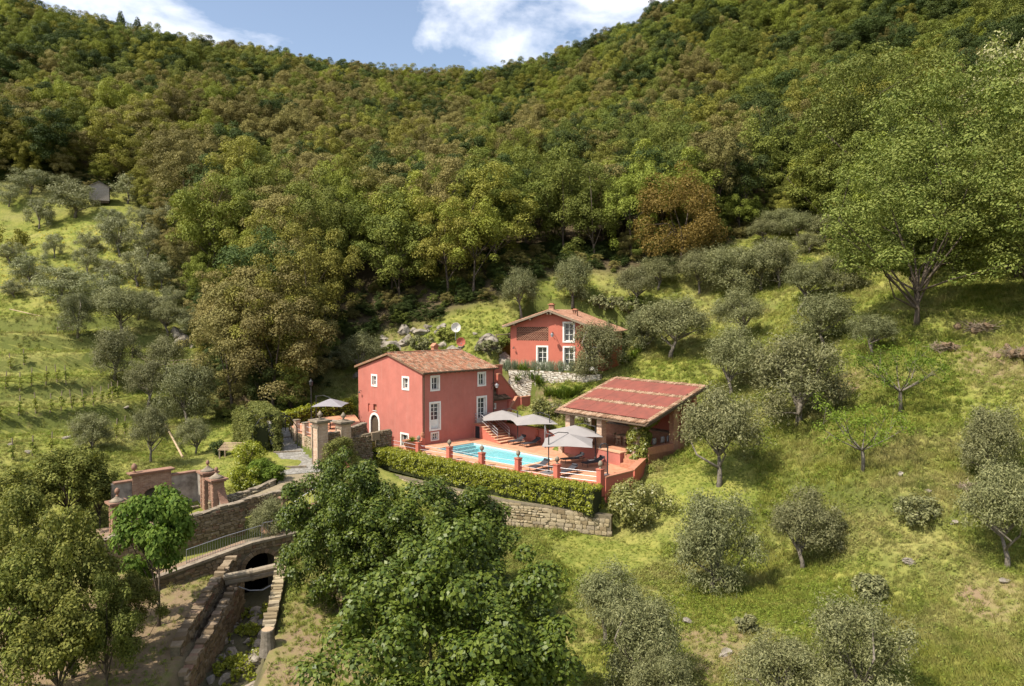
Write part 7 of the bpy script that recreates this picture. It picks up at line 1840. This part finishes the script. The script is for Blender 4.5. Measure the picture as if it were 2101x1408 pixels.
# ------------------------------------------------------------------ vineyard posts, fences, hut
VP = [(38,775),(130,770),(208,762),(303,748),(375,738),(434,733),(125,970),(235,950),(330,930),(403,912),(473,895),(550,880),(615,868),(665,855),(712,840),(742,825),(775,818),(85,1240),(213,1215),(338,1190),(765,1085),(820,1065),(68,630),(158,625),(5,990)]
vm = vv = None
for x, y in VP:
    q = hit(x / 3.2, 560 + y / 3.2)
    o = thing('vineyard_post', 'slim weathered post in a row on the vineyard terraces', 'post', (q.x, q.y, q.z), random.random() * 6, 'vineyard posts')
    if vm is None:
        m = MB(); m.tube([(0, 0, -.3), (.02, .01, .8), (.0, .03, 1.7)], [.055, .05, .045], 6); vm = m.mesh('post', M_WOOD)
    p = link('pole', vm, o); p.rotation_euler = (random.gauss(0, .05), random.gauss(0, .05), 0)
    if vv is None:
        V, F = leafcloud([(0, 0, .35), (.1, 0, .75), (-.05, .1, 1.05)], [.2, .24, .18], 240, .11, .8, up=.5, shell=.2); vv = npmesh('vine_leaves', V, F, LM['lime'])
    y_ = thing('young_vine', 'small young vine climbing its vineyard post', 'vine', (q.x + .12, q.y - .12, q.z), random.random() * 6, 'young vines on the terraces'); link('leaves', vv, y_)
def post_rail(label, p0, p1, n, h=1.0, rails=2):
    t = thing('timber_fence', label, 'fence', p0); d = Vector(p1) - Vector(p0)
    for i in range(n + 1):
        c = d * (i / n); zg = gz(p0[0] + c.x, p0[1] + c.y) - p0[2]; m = MB(); m.tube([(c.x, c.y, zg - .3), (c.x, c.y, zg + h)], .07, 6); m.build('post', M_WOOD, t)
    for k in range(rails):
        z = h * (.9 - .42 * k)
        for i in range(n):
            a, b = d * (i / n), d * ((i + 1) / n); za = gz(p0[0] + a.x, p0[1] + a.y) - p0[2]; zb = gz(p0[0] + b.x, p0[1] + b.y) - p0[2]
            m = MB(); m.tube([(a.x, a.y, za + z), (b.x, b.y, zb + z)], .055, 6); m.build('rail', M_WOOD, t)
a_, b_ = hit(272, 742), hit(440, 748); post_rail('timber post and rail fence at the foot of the vineyard olives', tuple(a_), tuple(b_), 6)
a_, b_ = hit(118, 684), hit(150, 682); post_rail('short stretch of dark timber rail beside an olive', tuple(a_), tuple(b_), 1, .8)
a_, b_ = hit(1018, 702), hit(1046, 705); post_rail('short grey rail fence at the corner of the upper house', tuple(a_), tuple(b_), 1, .9)
def pole(label, p0, p1, r=.07):
    t = thing('timber_pole', label, 'pole', p0); d = Vector(p1) - Vector(p0); m = MB(); m.tube([(0, 0, 0), d * .5 + Vector((0, 0, .02)), d], [r, r * .9, r * .8], 7); m.build('shaft', M_LWOOD, t)
a_ = hit(375, 942); b_ = hit(338, 873); pole('long pale pole lying down the mown grass by the olives', (a_.x, a_.y, a_.z + .1), (b_.x, b_.y, b_.z + .15), .09)
a_ = hit(145, 672); b_ = hit(20, 643); pole('long pale rail running along the top vineyard terrace', (a_.x, a_.y, a_.z + .5), (b_.x, b_.y, b_.z + .5), .07)
a_ = hit(150, 800)
def rack():
    q = hit(480, 938); t = thing('timber_rack', 'slatted timber bench rack at the edge of the mown grass', 'rack', (q.x, q.y, q.z), -.1)
    for i in range(6): m = MB(); m.box(-1.1, 1.1, -.5 + i * .2, -.36 + i * .2, .62 + i * .08, .67 + i * .08); m.build('slat', M_LWOOD, t)
    for x in (-1, 1):
        for y in (-.4, .5): m = MB(); m.box(x - .05, x + .05, y - .05, y + .05, -.5, .62 + (.4 if y > 0 else 0)); m.build('leg', M_WOOD, t)
rack()
def hut():
    q = hit(205, 418); t = thing('wooden_hut', 'small grey wooden hut half hidden among the grove olives', 'hut', (q.x, q.y, q.z + .2), .45)
    for k in range(9):
        m = MB(); m.box(-1.6, 1.6, -1.55, -1.5, k * .27, k * .27 + .255); m.build('plank', plain('silver_timber', (.40, .35, .31), .9, c2=(.28, .24, .21)), t)
        m = MB(); m.box(1.52, 1.57, -1.49, 1.5, k * .27, k * .27 + .255); m.build('plank', M_DWOOD, t)
    m = MB(); m.box(-1.5, 1.5, -1.48, 1.5, -.4, 2.4); m.build('wall', M_DWOOD, t)
    for s in (-1, 1):
        m = MB(); m.ext([(s * 1.9, -1.8, 2.2), (0, -1.8, 3.3), (0, 1.8, 3.3), (s * 1.9, 1.8, 2.2)], (0, 0, .08)); m.build('roof', plain('slate_roof', (.16, .14, .15), .8), t)
    m = MB(); m.ext([(-1.6, -1.52, 2.42), (1.6, -1.52, 2.42), (0, -1.52, 3.25)], (0, .06, 0)); m.build('gable', MATS['silver_timber'], t)
hut()
NOGRASS += [abpoly([(-15, -2.5), (-10.5, -3), (-10.5, 13), (-15, 13)]), abpoly([(-5.8, .5), (0, .5), (0, 11), (-5.8, 11)]), abpoly([(GA - 9.2, GB - 5.4), (GA + .3, GB - 5), (GA + .3, GB + 1.8), (GA - 9.2, GB + 1.8)]),
            abpoly([(BA - 8.7, BB - .3), (BA + 2.4, BB - .3), (BA + 2.4, BB + 2.1), (BA - 8.7, BB + 2.1)]), abpoly([(FA - 1, FB - 3), (FA + 8, FB - 3), (FA + 8, FB + 2), (FA - 1, FB + 2)]), abpoly([(8.4, -.5), (14.5, -.5), (14.5, 5), (8.4, 5)]),
            abpoly([(-9, -3), (-4.5, -16), (-1, -22.5), (0, -21), (-3, 1), (-8, 2)])]
grass()
print('OBJECTS', len(bpy.data.objects))
